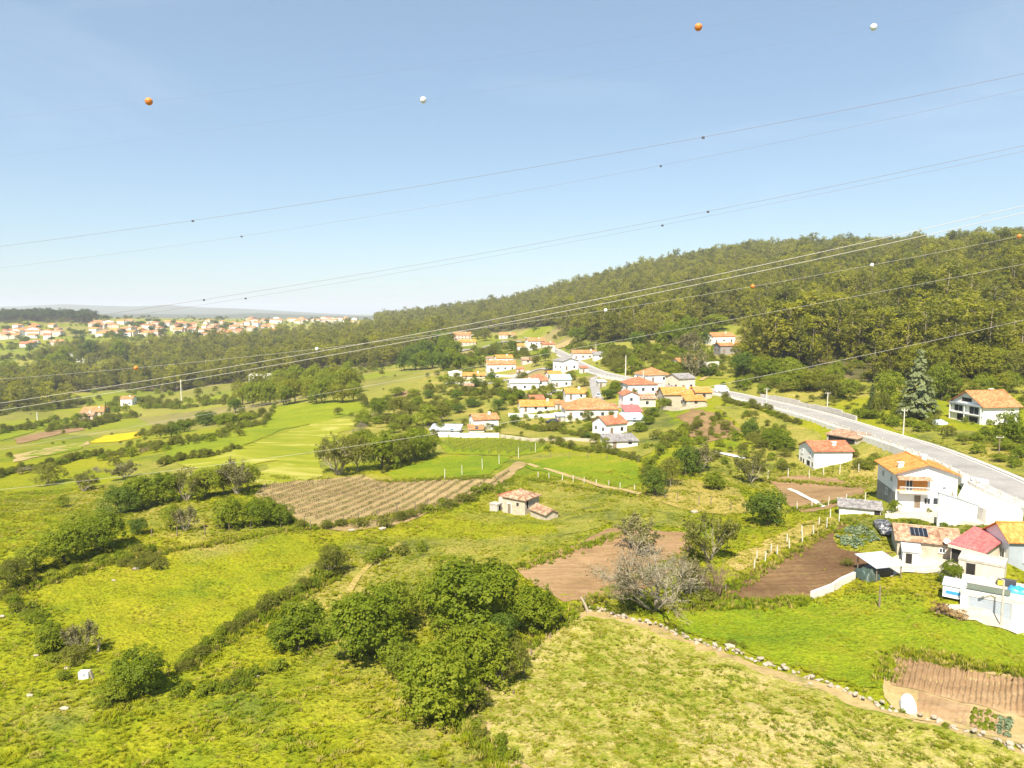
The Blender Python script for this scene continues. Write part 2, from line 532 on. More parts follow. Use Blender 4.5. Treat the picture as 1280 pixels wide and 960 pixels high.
def plain(name, col, rough=0.7, spec=0.3, var=0.18, wl=1.2, metallic=0.0, streak=0.0):
    m, nt, out = new_mat(name)
    t = N(nt, 'ShaderNodeTexCoord').outputs['Object']
    n1 = noise(nt, t, wl, 4, 0.65, 0.3)
    k = 1 - var
    c = mixc(nt, 1.0, col, ramp(nt, n1, [(0.3, (k, k, k)), (0.7, (1 + var * .4,) * 3)]), 'MULTIPLY')
    if streak > 0:
        mp = N(nt, 'ShaderNodeMapping')
        mp.inputs['Scale'].default_value = (1, 1, 0.12)
        nt.links.new(t, mp.inputs['Vector'])
        s = noise(nt, mp.outputs['Vector'], 0.5, 4, 0.7)
        c = mixc(nt, math_n(nt, 'MULTIPLY', ramp(nt, s, [(0.5, (0, 0, 0)), (0.72, (1, 1, 1))]), streak), c, (0.33, 0.29, 0.23))
    finish(nt, out, c, rough, spec, n1, 0.01, metallic=metallic)
    return m
M_WHITE = plain('white_render', (0.80, 0.79, 0.76), 0.85, 0.2, 0.08, 1.5, streak=0.14)
M_OFFW = plain('weathered_white_render', (0.70, 0.67, 0.61), 0.9, 0.15, 0.18, 1.3, streak=0.4)
M_CREAM = plain('cream_render', (0.66, 0.58, 0.46), 0.9, 0.15, 0.16, 1.3, streak=0.3)
M_PINK = plain('pink_render', (0.66, 0.47, 0.42), 0.9, 0.15, 0.14, 1.3, streak=0.2)
M_GREYW = plain('blue_grey_render', (0.33, 0.37, 0.41), 0.9, 0.15, 0.12, 1.3, streak=0.15)
M_STONEW = plain('pale_stone_wall', (0.50, 0.43, 0.33), 0.9, 0.15, 0.32, 0.5, streak=0.3)
M_GREYST = plain('grey_granite_wall', (0.30, 0.285, 0.27), 0.9, 0.15, 0.42, 0.45)
M_CONC = plain('concrete', (0.46, 0.43, 0.38), 0.9, 0.15, 0.22, 0.9, streak=0.3)
M_POST = plain('white_concrete_post', (0.62, 0.58, 0.50), 0.9, 0.15, 0.2, 0.4)
M_WOODP = plain('weathered_wood', (0.23, 0.18, 0.13), 0.9, 0.1, 0.3, 0.4)
M_WOODO = plain('orange_varnished_wood', (0.62, 0.24, 0.03), 0.5, 0.4, 0.15, 0.3)
M_GLASS = plain('window_glass', (0.035, 0.045, 0.055), 0.12, 0.6, 0.1, 2)
M_DARK = plain('dark_interior', (0.03, 0.028, 0.026), 0.9, 0.1, 0.2, 1)
M_FRAME = plain('white_frame', (0.72, 0.71, 0.69), 0.5, 0.3, 0.05, 2)
M_TEAL = plain('teal_sheet', (0.33, 0.55, 0.50), 0.5, 0.4, 0.12, 1)
M_GSHEET = plain('grey_metal_sheet', (0.50, 0.53, 0.56), 0.45, 0.4, 0.12, 1.5, metallic=0.2)
M_BSHEET = plain('blue_grey_metal_sheet', (0.45, 0.53, 0.62), 0.5, 0.4, 0.15, 1.5)
M_DARKMET = plain('dark_metal', (0.06, 0.06, 0.065), 0.5, 0.4, 0.1, 1)
M_WIRE = plain('aluminium_conductor', (0.42, 0.39, 0.34), 0.5, 0.4, 0.05, 1)
M_WIRED = plain('weathered_copper_wire', (0.22, 0.15, 0.11), 0.7, 0.2, 0.05, 1)
M_ORANGE = plain('orange_marker_ball', (0.75, 0.22, 0.03), 0.5, 0.4, 0.1, 0.4)
M_BALLW = plain('white_marker_ball', (0.8, 0.8, 0.8), 0.5, 0.4, 0.08, 0.4)
M_PAINT = plain('road_paint', (0.75, 0.74, 0.7), 0.8, 0.2, 0.15, 0.6)
M_BLUE = plain('blue_tarpaulin', (0.05, 0.30, 0.58), 0.4, 0.4, 0.15, 0.4)
M_TARPG = plain('dark_green_tarpaulin', (0.045, 0.07, 0.055), 0.5, 0.4, 0.2, 0.4)
M_AWN = plain('grey_green_awning', (0.16, 0.19, 0.15), 0.7, 0.2, 0.15, 0.5)
M_YEL = plain('yellow_plastic', (0.75, 0.62, 0.05), 0.5, 0.4, 0.1, 0.4)
M_FLEECE = plain('white_fleece', (0.8, 0.8, 0.8), 0.8, 0.2, 0.12, 0.35)
M_ROCK = plain('pale_granite', (0.40, 0.34, 0.26), 0.95, 0.1, 0.35, 0.25)
M_ROCKD = plain('lichened_granite', (0.34, 0.29, 0.22), 0.95, 0.1, 0.4, 0.25)
M_REDP = plain('red_painted_sheet', (0.50, 0.13, 0.12), 0.6, 0.3, 0.25, 0.9)
M_SOLAR = plain('solar_glass', (0.012, 0.014, 0.02), 0.2, 0.6, 0.1, 1)
M_CARP = plain('dark_car_paint', (0.02, 0.022, 0.026), 0.25, 0.5, 0.1, 1)
M_TYRE = plain('rubber', (0.02, 0.02, 0.02), 0.8, 0.2, 0.1, 1)
M_CARW = plain('white_car_paint', (0.72, 0.72, 0.72), 0.3, 0.5, 0.05, 1)

def wrap_mat():
    m, nt, out = new_mat('mottled_plastic_cover')
    t = N(nt, 'ShaderNodeTexCoord').outputs['Object']
    n = noise(nt, t, 0.35, 4, 0.7, 1.2)
    c = ramp(nt, n, [(0.44, (0.018, 0.02, 0.03)), (0.52, (0.06, 0.07, 0.09)), (0.58, (0.35, 0.34, 0.33)), (0.66, (0.55, 0.48, 0.42))])
    finish(nt, out, c, 0.35, 0.5, n, 0.06)
    return m
M_WRAP = wrap_mat()

def tile_mat(name, ca, cb, cc, metres=0.30):
    m, nt, out = new_mat(name)
    uv = N(nt, 'ShaderNodeUVMap').outputs['UV']
    sp = N(nt, 'ShaderNodeSeparateXYZ')
    nt.links.new(uv, sp.inputs[0])
    t = N(nt, 'ShaderNodeTexCoord').outputs['Object']
    n1 = noise(nt, t, 1.6, 4, 0.65, 0.4)
    # one random shade for every tile
    fl = N(nt, 'ShaderNodeCombineXYZ')
    nt.links.new(math_n(nt, 'FLOOR', math_n(nt, 'DIVIDE', sp.outputs[0], metres), 0), fl.inputs[0])
    nt.links.new(math_n(nt, 'FLOOR', math_n(nt, 'DIVIDE', sp.outputs[1], metres * 1.4), 0), fl.inputs[1])
    wn_ = N(nt, 'ShaderNodeTexWhiteNoise')
    nt.links.new(fl.outputs[0], wn_.inputs['Vector'])
    f = math_n(nt, 'ADD', math_n(nt, 'MULTIPLY', n1, 0.7), math_n(nt, 'MULTIPLY', wn_.outputs['Value'], 0.32))
    c = ramp(nt, f, [(0.34, ca), (0.52, cb), (0.72, cc)])
    ph = math_n(nt, 'MULTIPLY', sp.outputs[0], 2 * math.pi / metres)
    s = math_n(nt, 'SINE', ph, 0)
    st = math_n(nt, 'FRACT', math_n(nt, 'DIVIDE', sp.outputs[1], metres * 1.4), 0)
    h = math_n(nt, 'ADD', s, math_n(nt, 'MULTIPLY', st, -0.6))
    finish(nt, out, c, 0.85, 0.15, h, 0.05, 0.8)
    return m
M_TILE = tile_mat('orange_roof_tile', (0.34, 0.135, 0.055), (0.48, 0.205, 0.085), (0.58, 0.29, 0.135))
M_TILEO = tile_mat('bright_orange_roof_tile', (0.43, 0.17, 0.04), (0.56, 0.24, 0.06), (0.64, 0.32, 0.10))
M_TILER = tile_mat('red_roof_tile', (0.30, 0.105, 0.055), (0.42, 0.155, 0.08), (0.50, 0.22, 0.125))
M_TILEB = tile_mat('old_brown_roof_tile', (0.22, 0.12, 0.07), (0.38, 0.235, 0.15), (0.52, 0.36, 0.24))
M_SLATE = tile_mat('grey_slate', (0.16, 0.15, 0.145), (0.27, 0.25, 0.24), (0.36, 0.34, 0.33))
M_REDSH = tile_mat('pink_red_corrugated_sheet', (0.42, 0.10, 0.10), (0.55, 0.155, 0.15), (0.62, 0.22, 0.2), 0.2)

def leaf_mat(name, dark, mid, light, trans=0.28, rnd=0.5):
    m, nt, out = new_mat(name)
    at = N(nt, 'ShaderNodeAttribute', attribute_name='tint').outputs['Fac']
    oi = N(nt, 'ShaderNodeObjectInfo').outputs['Random']
    f = math_n(nt, 'ADD', math_n(nt, 'MULTIPLY', at, 1 - rnd * 0.6), math_n(nt, 'MULTIPLY', oi, rnd * 0.6))
    c = ramp(nt, f, [(0.1, dark), (0.5, mid), (0.9, light)])
    p = N(nt, 'ShaderNodeBsdfPrincipled')
    p.inputs['Roughness'].default_value = 0.6
    p.inputs['Specular IOR Level'].default_value = 0.2
    nt.links.new(c, p.inputs['Base Color'])
    tr = N(nt, 'ShaderNodeBsdfTranslucent')
    nt.links.new(mixc(nt, 1.0, c, (1.25, 1.3, 0.5), 'MULTIPLY'), tr.inputs['Color'])
    mx = N(nt, 'ShaderNodeMixShader')
    mx.inputs[0].default_value = trans
    nt.links.new(p.outputs[0], mx.inputs[1])
    nt.links.new(tr.outputs[0], mx.inputs[2])
    nt.links.new(mx.outputs[0], out.inputs['Surface'])
    return m
L_BROAD = leaf_mat('broad_leaf', (0.10, 0.145, 0.008), (0.175, 0.225, 0.010), (0.265, 0.29, 0.018), 0.5)
L_DARK = leaf_mat('dark_leaf', (0.055, 0.090, 0.010), (0.095, 0.145, 0.012), (0.150, 0.200, 0.018), 0.38)
L_LIGHT = leaf_mat('spring_leaf', (0.12, 0.155, 0.010), (0.195, 0.235, 0.012), (0.275, 0.295, 0.022), 0.42)
L_OLIVE = leaf_mat('olive_leaf', (0.095, 0.105, 0.016), (0.175, 0.185, 0.022), (0.24, 0.235, 0.04), 0.48)
L_EUC = leaf_mat('eucalyptus_leaf', (0.13, 0.140, 0.014), (0.22, 0.218, 0.020), (0.31, 0.285, 0.035), 0.45, 0.8)
L_EUCY = leaf_mat('young_eucalyptus_leaf', (0.17, 0.180, 0.012), (0.27, 0.270, 0.016), (0.35, 0.325, 0.026), 0.48, 0.8)
L_EUCD = leaf_mat('old_eucalyptus_leaf', (0.085, 0.100, 0.018), (0.165, 0.175, 0.024), (0.24, 0.235, 0.04), 0.45, 0.8)
L_PINE = leaf_mat('pine_needle', (0.04, 0.06, 0.016), (0.065, 0.09, 0.02), (0.105, 0.125, 0.028), 0.2)
L_CEDAR = leaf_mat('cedar_needle', (0.14, 0.165, 0.07), (0.21, 0.24, 0.105), (0.29, 0.31, 0.155), 0.4)
L_ACACIA = leaf_mat('acacia_leaf', (0.12, 0.135, 0.010), (0.20, 0.21, 0.012), (0.285, 0.275, 0.018), 0.42)
L_BROWN = leaf_mat('budding_twig', (0.16, 0.135, 0.085), (0.22, 0.19, 0.12), (0.28, 0.245, 0.155))
L_BUD = leaf_mat('opening_bud', (0.13, 0.115, 0.05), (0.20, 0.185, 0.07), (0.27, 0.25, 0.09))
L_DRY = leaf_mat('dead_frond', (0.17, 0.10, 0.045), (0.28, 0.18, 0.07), (0.4, 0.28, 0.12))
L_CABB = leaf_mat('cabbage_leaf', (0.09, 0.14, 0.07), (0.16, 0.21, 0.11), (0.26, 0.3, 0.18))
M_BARK = plain('bark', (0.15, 0.115, 0.085), 0.95, 0.1, 0.35, 0.4)
M_BARKE = plain('gum_bark', (0.24, 0.195, 0.14), 0.95, 0.1, 0.4, 0.6)
M_BARKP = plain('pale_bark', (0.36, 0.31, 0.25), 0.95, 0.1, 0.35, 0.6)
M_BARKG = plain('grey_bare_bark', (0.33, 0.285, 0.21), 0.95, 0.1, 0.3, 0.4)
M_BARKR = plain('reddish_bare_bark', (0.22, 0.14, 0.10), 0.95, 0.1, 0.3, 0.4)

# grass blades share the meadow's own colouring (same world-space pattern)
def blade_mat(name, stops, mid=1.0):
    m, nt, out = new_mat(name)
    c, _, _ = grass_color(nt, pos(nt), stops, mid)
    d = N(nt, 'ShaderNodeBsdfDiffuse')
    t = N(nt, 'ShaderNodeBsdfTranslucent')
    # soft blades scatter like the sward as a whole: lean their normals upright
    nm = N(nt, 'ShaderNodeVectorMath', operation='ADD')
    nm.inputs[1].default_value = (0, 0, 2.2)
    nn = N(nt, 'ShaderNodeVectorMath', operation='NORMALIZE')
    nt.links.new(N(nt, 'ShaderNodeNewGeometry').outputs['Normal'], nm.inputs[0])
    nt.links.new(nm.outputs[0], nn.inputs[0])
    nt.links.new(nn.outputs[0], d.inputs['Normal'])
    nt.links.new(c, d.inputs['Color']); nt.links.new(c, t.inputs['Color'])
    mx = N(nt, 'ShaderNodeMixShader')
    mx.inputs[0].default_value = 0.2
    nt.links.new(d.outputs[0], mx.inputs[1]); nt.links.new(t.outputs[0], mx.inputs[2])
    nt.links.new(mx.outputs[0], out.inputs['Surface'])
    return m
M_BLADE = blade_mat('grass_blade', ST_MEADOW)
M_BLADEB = blade_mat('bright_grass_blade', ST_BRIGHT)
M_BLADED = blade_mat('dry_grass_blade', [(0.36, OLIVE), (0.5, (0.26, 0.23, 0.05)), (0.7, STRAW)])

# ------------------------------------------------------------------ ground sheet
# woods: outlines as (photo x of the bearing, metres ahead)
WOODS = {
 'hill': [(1700,215),(1290,212),(1180,222),(1100,228),(1020,250),(950,275),(922,335),(962,440),(890,455),(850,415),(800,405),(740,455),(708,560),(690,680),(640,760),(585,860),(540,980),(470,1100),(470,1500),(800,1600),(1700,1600)],
 'valley': [(-80,520),(40,535),(120,585),(200,570),(300,520),(372,545),(470,520),(540,560),(565,660),(575,850),(520,1000),(440,1080),(330,980),(215,930),(130,830),(200,720),(120,660),(60,640),(-80,640)],
 'ridge': [(-200,1340),(118,1340),(126,1420),(110,1600),(-200,1600)],
 'clump': [(60,770),(130,800),(165,830),(160,900),(70,890)],
 'lowerleft': [(-80,455),(40,440),(90,470),(50,520),(-80,520)],
}
def wpoly(pl):
    return np.array([((px - 640) / F * Y, Y) for px, Y in pl])
def inside(poly, x, y):
    poly = np.asarray(poly)
    r = np.zeros(x.shape, bool)
    j = len(poly) - 1
    for i in range(len(poly)):
        xi, yi = poly[i]; xj, yj = poly[j]
        c = ((yi > y) != (yj > y)) & (x < (xj - xi) * (y - yi) / (yj - yi + 1e-12) + xi)
        r ^= c
        j = i
    return r
_fo = np.zeros(GX.shape, np.float32)
for k, pl in WOODS.items():
    _fo[inside(wpoly(pl), GX, GY)] = 1.0
# the sheet is carried on below and behind the drone
extra = np.linspace(-80, 21, 12)
EX = np.stack([np.linspace(-U_MAX * 22, U_MAX * 22, NU)] * len(extra))
EY = np.repeat(extra[:, None], NU, 1)
EZ = np.repeat(GZ[:1], len(extra), 0)
AX, AY, AZ = np.concatenate([EX, GX]), np.concatenate([EY, GY]), np.concatenate([EZ, GZ])
AF = np.concatenate([np.zeros(EX.shape, np.float32), _fo])
nr = AX.shape[0]
ii = np.arange(nr * NU).reshape(nr, NU)
quads = np.stack([ii[:-1, :-1].ravel(), ii[:-1, 1:].ravel(), ii[1:, 1:].ravel(), ii[1:, :-1].ravel()], 1)

def ground_mat():
    m, nt, out = new_mat('valley_ground')
    p = pos(nt)
    c, fine, n3 = grass_color(nt, p, ST_MEADOW)
    rough, _, _ = grass_color(nt, p, ST_ROUGH)
    sel = noise(nt, p, 45, 3, 0.5, 0.8)
    c = mixc(nt, ramp(nt, sel, [(0.48, (0, 0, 0)), (0.56, (1, 1, 1))]), c, rough)
    # beyond the near meadows: a patchwork of plots
    vo = N(nt, 'ShaderNodeTexVoronoi')
    mp = N(nt, 'ShaderNodeMapping')
    mp.inputs['Rotation'].default_value = (0, 0, 0.5)
    mp.inputs['Scale'].default_value = (0.011, 0.022, 0.0)
    nt.links.new(p, mp.inputs['Vector'])
    nt.links.new(mp.outputs['Vector'], vo.inputs['Vector'])
    vo.inputs['Scale'].default_value = 1.0
    sv = N(nt, 'ShaderNodeSeparateXYZ')
    nt.links.new(vo.outputs['Color'], sv.inputs[0])
    plots = ramp(nt, sv.outputs[0], [(0.0, (0.10, 0.14, 0.02)), (0.3, (0.17, 0.2, 0.02)), (0.5, (0.22, 0.22, 0.03)), (0.68, (0.26, 0.23, 0.07)), (0.8, (0.13, 0.13, 0.035)), (0.93, (0.28, 0.20, 0.12))])
    plots = mixc(nt, 0.45, plots, c)
    sy = N(nt, 'ShaderNodeSeparateXYZ')
    nt.links.new(p, sy.inputs[0])
    mr = N(nt, 'ShaderNodeMapRange')
    mr.inputs['From Min'].default_value = 190
    mr.inputs['From Max'].default_value = 330
    nt.links.new(sy.outputs[1], mr.inputs['Value'])
    c = mixc(nt, mr.outputs[0], c, plots)
    wood = N(nt, 'ShaderNodeAttribute', attribute_name='wood').outputs['Fac']
    litter = ramp(nt, noise(nt, p, 9, 4, 0.6), [(0.35, (0.055, 0.06, 0.02)), (0.5, (0.09, 0.085, 0.03)), (0.65, (0.14, 0.105, 0.05))])
    c = mixc(nt, wood, c, litter)
    finish(nt, out, c, 0.95, 0.05, math_n(nt, 'ADD', fine, math_n(nt, 'MULTIPLY', n3, 1.6)), 0.25)
    return m
gme = mesh_np('ground', np.stack([AX.ravel(), AY.ravel(), AZ.ravel()], 1), quads, ground_mat(), smooth=True)
a_ = gme.attributes.new('wood', 'FLOAT', 'POINT')
a_.data.foreach_set('value', AF.ravel().astype(np.float32))
tag(obj('ground', gme), 'green valley floor rising to the wooded hillside', kind='structure')

# ------------------------------------------------------------------ fields laid on the ground
BARE = []        # outlines where no grass grows
FIELDS = []      # outlines of tended fields
def dens(pl, step):
    out = []
    for i, a in enumerate(pl):
        b = pl[(i + 1) % len(pl)]
        n = max(1, int((b - a).length / step))
        for k in range(n):
            out.append(a + (b - a) * (k / n))
    return out
def patch_mesh(name, poly2, mat, lift, step, wobble=0.3, hfun=None):
    """a sheet that follows the ground inside an outline"""
    pl = dens([Vector((p[0], p[1])) for p in poly2], step)
    rr = random.Random(len(pl) * 7 + int(pl[0].x * 10))
    pl = [p + Vector((rr.uniform(-1, 1), rr.uniform(-1, 1))) * wobble for p in pl]
    arr = np.array([(p.x, p.y) for p in pl])
    lo, hi = arr.min(0), arr.max(0)
    gx, gy = np.meshgrid(np.arange(lo[0], hi[0], step), np.arange(lo[1], hi[1], step))
    gx = gx.ravel() + RNG.uniform(-.2, .2, gx.size) * step; gy = gy.ravel() + RNG.uniform(-.2, .2, gy.size) * step
    k = inside(arr, gx, gy)
    vs = pl + [Vector((x, y)) for x, y in zip(gx[k], gy[k])]
    r = geometry.delaunay_2d_cdt(vs, [], [list(range(len(pl)))], 1, 1e-4)
    v2 = np.array([(v.x, v.y) for v in r[0]])
    z = zt(v2[:, 0], v2[:, 1]) + lift
    if hfun is not None: z = z + hfun(v2[:, 0], v2[:, 1])
    tri = np.array([f for f in r[2] if len(f) == 3], np.int32)
    me = mesh_np(name, np.column_stack([v2, z]), tri, mat, smooth=True)
    return me, arr
def field(name, label, pxs, mat, lift=0.05, wobble=0.3, bare=False, step=None):
    w = [G(px, py) for px, py in pxs]
    ym = sum(p.y for p in w) / len(w)
    st = step or max(0.9, ym / 75)
    me, arr = patch_mesh(name, [(p.x, p.y) for p in w], mat, lift + ym * 0.0004, st, wobble * max(1, ym / 120))
    if bare: BARE.append(arr)
    FIELDS.append(arr)
    o = obj(name, me)
    return tag(o, label, 'field', kind='structure')

field('field_margin', 'tan dry margin around the cropped foreground field', [(735,762),(699,774),(640,828),(560,882),(614,940),(652,995),(1420,995),(1300,950),(1212,914),(1105,884),(1008,850),(900,813),(820,782),(768,765)], M_DIRT, 0.04, .5)
field('stubble_field', 'cropped stubble field filling the foreground corner', [(738,770),(703,782),(646,835),(578,884),(634,934),(690,995),(1420,995),(1295,956),(1205,921),(1102,892),(1006,859),(898,822),(818,791),(768,774)], M_STUB, 0.09, 0.7)
field('meadow', 'bright green meadow behind the stone boundary wall', [(795,765),(850,788),(1010,838),(1105,868),(1104,850),(1118,818),(1200,830),(1300,850),(1300,790),(1240,784),(1165,772),(1155,750),(1090,742),(1010,750),(925,748),(860,752)], M_BRIGHT, 0.05, 0.5)
field('ploughed_field', 'light brown ploughed field between hedge and bare tree', [(645,708),(700,688),(760,661),(800,660),(858,667),(868,690),(820,730),(735,752),(702,753),(668,732)], M_PLOUGH, 0.06, 0.25, True)
field('tilled_field', 'dark freshly tilled plot beside the row of white posts', [(1062,650),(1040,658),(990,687),(925,718),(893,747),(960,750),(1017,747),(1052,728),(1078,712),(1118,690),(1086,693),(1048,686),(1040,672)], M_DARKSOIL, 0.06, 0.2, True)
field('fallow_field', 'brown fallow plot below the white house', [(958,600),(1000,594),(1045,598),(1082,610),(1078,620),(1040,636),(1000,641),(985,632),(975,612)], M_PLOUGH, 0.06, 0.25, True)
field('vineyard_plot', 'bare vineyard soil planted with rows of vines', [(318,620),(332,604),(400,600),(452,594),(482,603),(560,600),(612,598),(646,577),(658,580),(636,598),(608,616),(575,630),(540,640),(490,658),(440,664),(400,660),(372,650),(350,640)], M_VINESOIL, 0.05, 0.25, True)
field('rough_ground', 'rough grassy gardens around the village houses', [(520,522),(560,482),(620,470),(700,482),(770,498),(832,514),(842,545),(802,572),(742,558),(690,553),(640,544),(560,542)], M_ROUGH, 0.02, .8)
field('rough_ground', 'rough grassy gardens left of the village', [(440,532),(470,505),(520,480),(590,445),(610,455),(590,480),(540,505),(500,535)], M_ROUGH, 0.02, .8)
field('rough_ground', 'rough tussocky bank below the road railing', [(892,508),(930,506),(975,522),(1030,545),(1005,562),(950,552),(930,535)], M_ROUGH, 0.03, .6)
field('rough_ground', 'rough slope between the road and the gum trees', [(745,462),(800,462),(905,474),(930,462),(900,448),(850,440),(765,442)], M_ROUGH, 0.02, .8)
field('rough_ground', 'rough verge below the hillside house', [(1105,532),(1150,546),(1290,602),(1290,556),(1225,540),(1160,534)], M_ROUGH, 0.03, .6)
field('cereal_field', 'pale wind-combed cereal field above the vineyard', [(318,602),(330,588),(345,576),(400,562),(402,588),(400,597),(330,606)], M_PALE, 0.05, .9)
field('cereal_field', 'pale striped cereal field beyond the bushes', [(222,578),(262,566),(304,561),(330,548),(364,538),(400,526),(436,522),(446,530),(420,546),(404,560),(372,572),(340,577),(300,583),(262,590),(238,588)], M_PALE, 0.05, 1.0)
field('lime_field', 'lime green field sloping to the valley woods', [(200,562),(320,532),(345,508),(440,500),(462,508),(440,518),(350,538),(300,560),(215,578)], M_LIMEF, 0.05)
field('clover_field', 'bright green plot above the vineyard rows', [(482,592),(540,575),(560,570),(640,572),(612,594),(560,598),(490,600)], M_BRIGHT, 0.06)
field('grass_plot', 'smooth green plot between post fences below the village', [(655,584),(690,572),(750,569),(795,576),(803,602),(780,611),(740,606),(690,594)], M_BRIGHT, 0.06)
field('terrace_vineyard', 'green vine terrace below the white boundary wall', [(545,552),(600,549),(640,549),(690,556),(672,566),(640,571),(560,568)], M_BRIGHT, 0.05)
field('flower_field', 'small plot of bright yellow flowers', [(112,553),(130,545),(172,540),(177,546),(150,552),(118,554)], M_YFLOW, 0.05)
field('clearing', 'patch of brown cut bracken on the bank', [(846,520),(866,511),(900,520),(928,536),(922,546),(884,552),(862,545)], M_BRACKEN, 0.05, 0.6)
field('dry_meadow', 'straw coloured rough grass beside the dark round tree', [(812,622),(835,598),(870,600),(925,612),(940,640),(900,644),(850,636)], M_DRYG, 0.05)
field('dry_bank', 'straw coloured bank along the white post row', [(905,705),(930,688),(1000,655),(1040,645),(1050,650),(985,684),(920,714)], M_DRYG, 0.05)
field('rough_meadow', 'rough yellowish meadow around the stone hut', [(660,600),(700,600),(800,620),(880,650),(868,664),(800,656),(760,655),(700,672),(690,650)], M_ROUGH, 0.04)
field('field_track', 'pale dirt strip across the far plots', [(20,578),(70,567),(112,556),(110,552),(60,560),(15,570)], M_DIRT, 0.06, 0.3)
field('brown_strip', 'brown tilled strip below the farm roofs', [(18,549),(60,539),(105,532),(105,538),(62,546),(22,556)], M_PLOUGH, 0.06, 0.3)
field('lime_strip', 'lime green strip of grass by the yellow plot', [(25,572),(70,556),(108,552),(100,562),(60,570)], M_LIMEF, 0.06, 0.3)
field('lime_meadow', 'lime green far meadow on the valley side', [(0,552),(60,533),(70,528),(20,533),(-10,540)], M_LIMEF, 0.06, 0.3)
field('dry_field', 'dry brown clearing behind the village gardens', [(488,494),(510,488),(520,492),(505,498)], M_PLOUGH, 0.06, 0.3)
field('forest_track', 'pale sandy track climbing into the eucalyptus', [(690,432),(702,430),(722,421),(727,418),(724,424),(706,434),(695,436)], M_DIRT, 0.2, 0.3)
field('patio', 'pale paved patio before the big white house', [(1108,640),(1130,634),(1200,640),(1232,652),(1228,657),(1180,652),(1112,648)], M_GRAVEL, 0.08, 0.1, True)
field('yard', 'pale rubble yard between the low tiled buildings', [(1112,702),(1125,694),(1200,698),(1205,722),(1180,730),(1172,716),(1130,716),(1112,722)], M_GRAVEL, 0.08, 0.2, True)
field('verge', 'pale gravel apron before the garage', [(1166,768),(1172,756),(1200,756),(1290,783),(1290,792),(1235,783)], M_GRAVEL, 0.08, 0.2, True)
field('plot_margin', 'trampled margin of the kitchen garden', [(1104,852),(1118,815),(1200,828),(1300,846),(1300,930),(1262,934),(1205,914),(1140,900),(1104,872)], M_DIRT, 0.08, 0.2, True)

field('dry_slope', 'straw yellow slope behind the big white house', [(1066,580),(1104,573),(1108,598),(1082,606),(1060,596)], M_DRYG, 0.05)
# furrowed kitchen-garden bed: real ridges
def furrow_bed(name, label, a, b, c, d, ridges, h, mat):
    A, B, Cc, D = [G(*q) for q in (a, b, c, d)]       # a-b far edge, d-c near edge
    nx, ny = ridges * 6, 26
    uu, vv = np.meshgrid(np.linspace(0, 1, nx + 1), np.linspace(0, 1, ny + 1))
    def lerp(i):
        return (A[i] * (1 - uu) + B[i] * uu) * (1 - vv) + (D[i] * (1 - uu) + Cc[i] * uu) * vv
    x, y = lerp(0), lerp(1)
    x = x + 0.05 * wob(x, y, 1.5, 5)
    z = zt(x, y) + 0.13 + h * (0.5 - 0.5 * np.cos(uu * ridges * 2 * math.pi)) * (0.85 + 0.2 * wob(x, y, 0.8, 9)) * np.clip(np.minimum(vv, 1 - vv) * 14, 0.1, 1)
    idx = np.arange((nx + 1) * (ny + 1)).reshape(ny + 1, nx + 1)
    q = np.stack([idx[:-1, :-1].ravel(), idx[1:, :-1].ravel(), idx[1:, 1:].ravel(), idx[:-1, 1:].ravel()], 1)
    o = obj(name, mesh_np(name, np.stack([x.ravel(), y.ravel(), z.ravel()], 1), q, mat, smooth=True))
    return tag(o, label, 'garden bed', kind='structure')
furrow_bed('garden_bed', 'ridged and furrowed brown kitchen garden bed', (1122,822), (1300,850), (1300,902), (1112,858), 26, 0.22, M_BEDSOIL)
furrow_bed('garden_bed', 'small bare sown bed with flat ridges', (1148,866), (1214,884), (1208,908), (1144,894), 8, 0.05, M_BEDSOIL)
furrow_bed('garden_bed', 'green planted bed of low crops', (1216,887), (1264,898), (1260,924), (1212,910), 8, 0.12, M_BEDSOIL)

# ------------------------------------------------------------------ road with kerbs, markings, retaining wall
def strip(name, off0, off1, dz, mat, i0=0, i1=None, th=None):
    pts = ROADP[i0:i1]
    v, f = [], []
    for i, p in enumerate(pts):
        t = (pts[min(i + 1, len(pts) - 1)] - pts[max(i - 1, 0)])
        n = Vector((-t.y, t.x, 0)).normalized()      # to the left
        a, b = p + n * off0, p + n * off1
        v += [(a.x, a.y, p.z + dz), (b.x, b.y, p.z + dz)]
        if th: v += [(b.x, b.y, p.z + dz - th), (a.x, a.y, p.z + dz - th)]
    k = 4 if th else 2
    for i in range(len(pts) - 1):
        o = i * k
        if th:
            for e in range(4):
                f.append((o + e, o + (e + 1) % 4, o + k + (e + 1) % 4, o + k + e))
        else:
            f.append((o, o + 1, o + 3, o + 2))
    if th:
        f += [(0, 3, 2, 1), tuple(len(v) - 4 + e for e in range(4))]
    me = bpy.data.meshes.new(name)
    me.from_pydata(v, [], f)
    me.materials.append(mat)
    me.update()
    return obj(name, me)
road = tag(strip('road', -3.6, 3.6, 0.05, M_ASPH), 'pale asphalt village road along the foot of the hill', kind='structure')
tag(strip('pavement', -4.6, -3.6, 0.16, M_CONC, th=0.4), 'pale kerb strip on the hill side of the road', kind='structure')
tag(strip('pavement', 3.6, 4.7, 0.18, M_CONC, th=0.5), 'pale footway on the village side of the road', kind='structure')
for off in (-3.25, 3.15):
    o = strip('edge_line', off, off + 0.14, 0.056, M_PAINT)
    o.parent = road

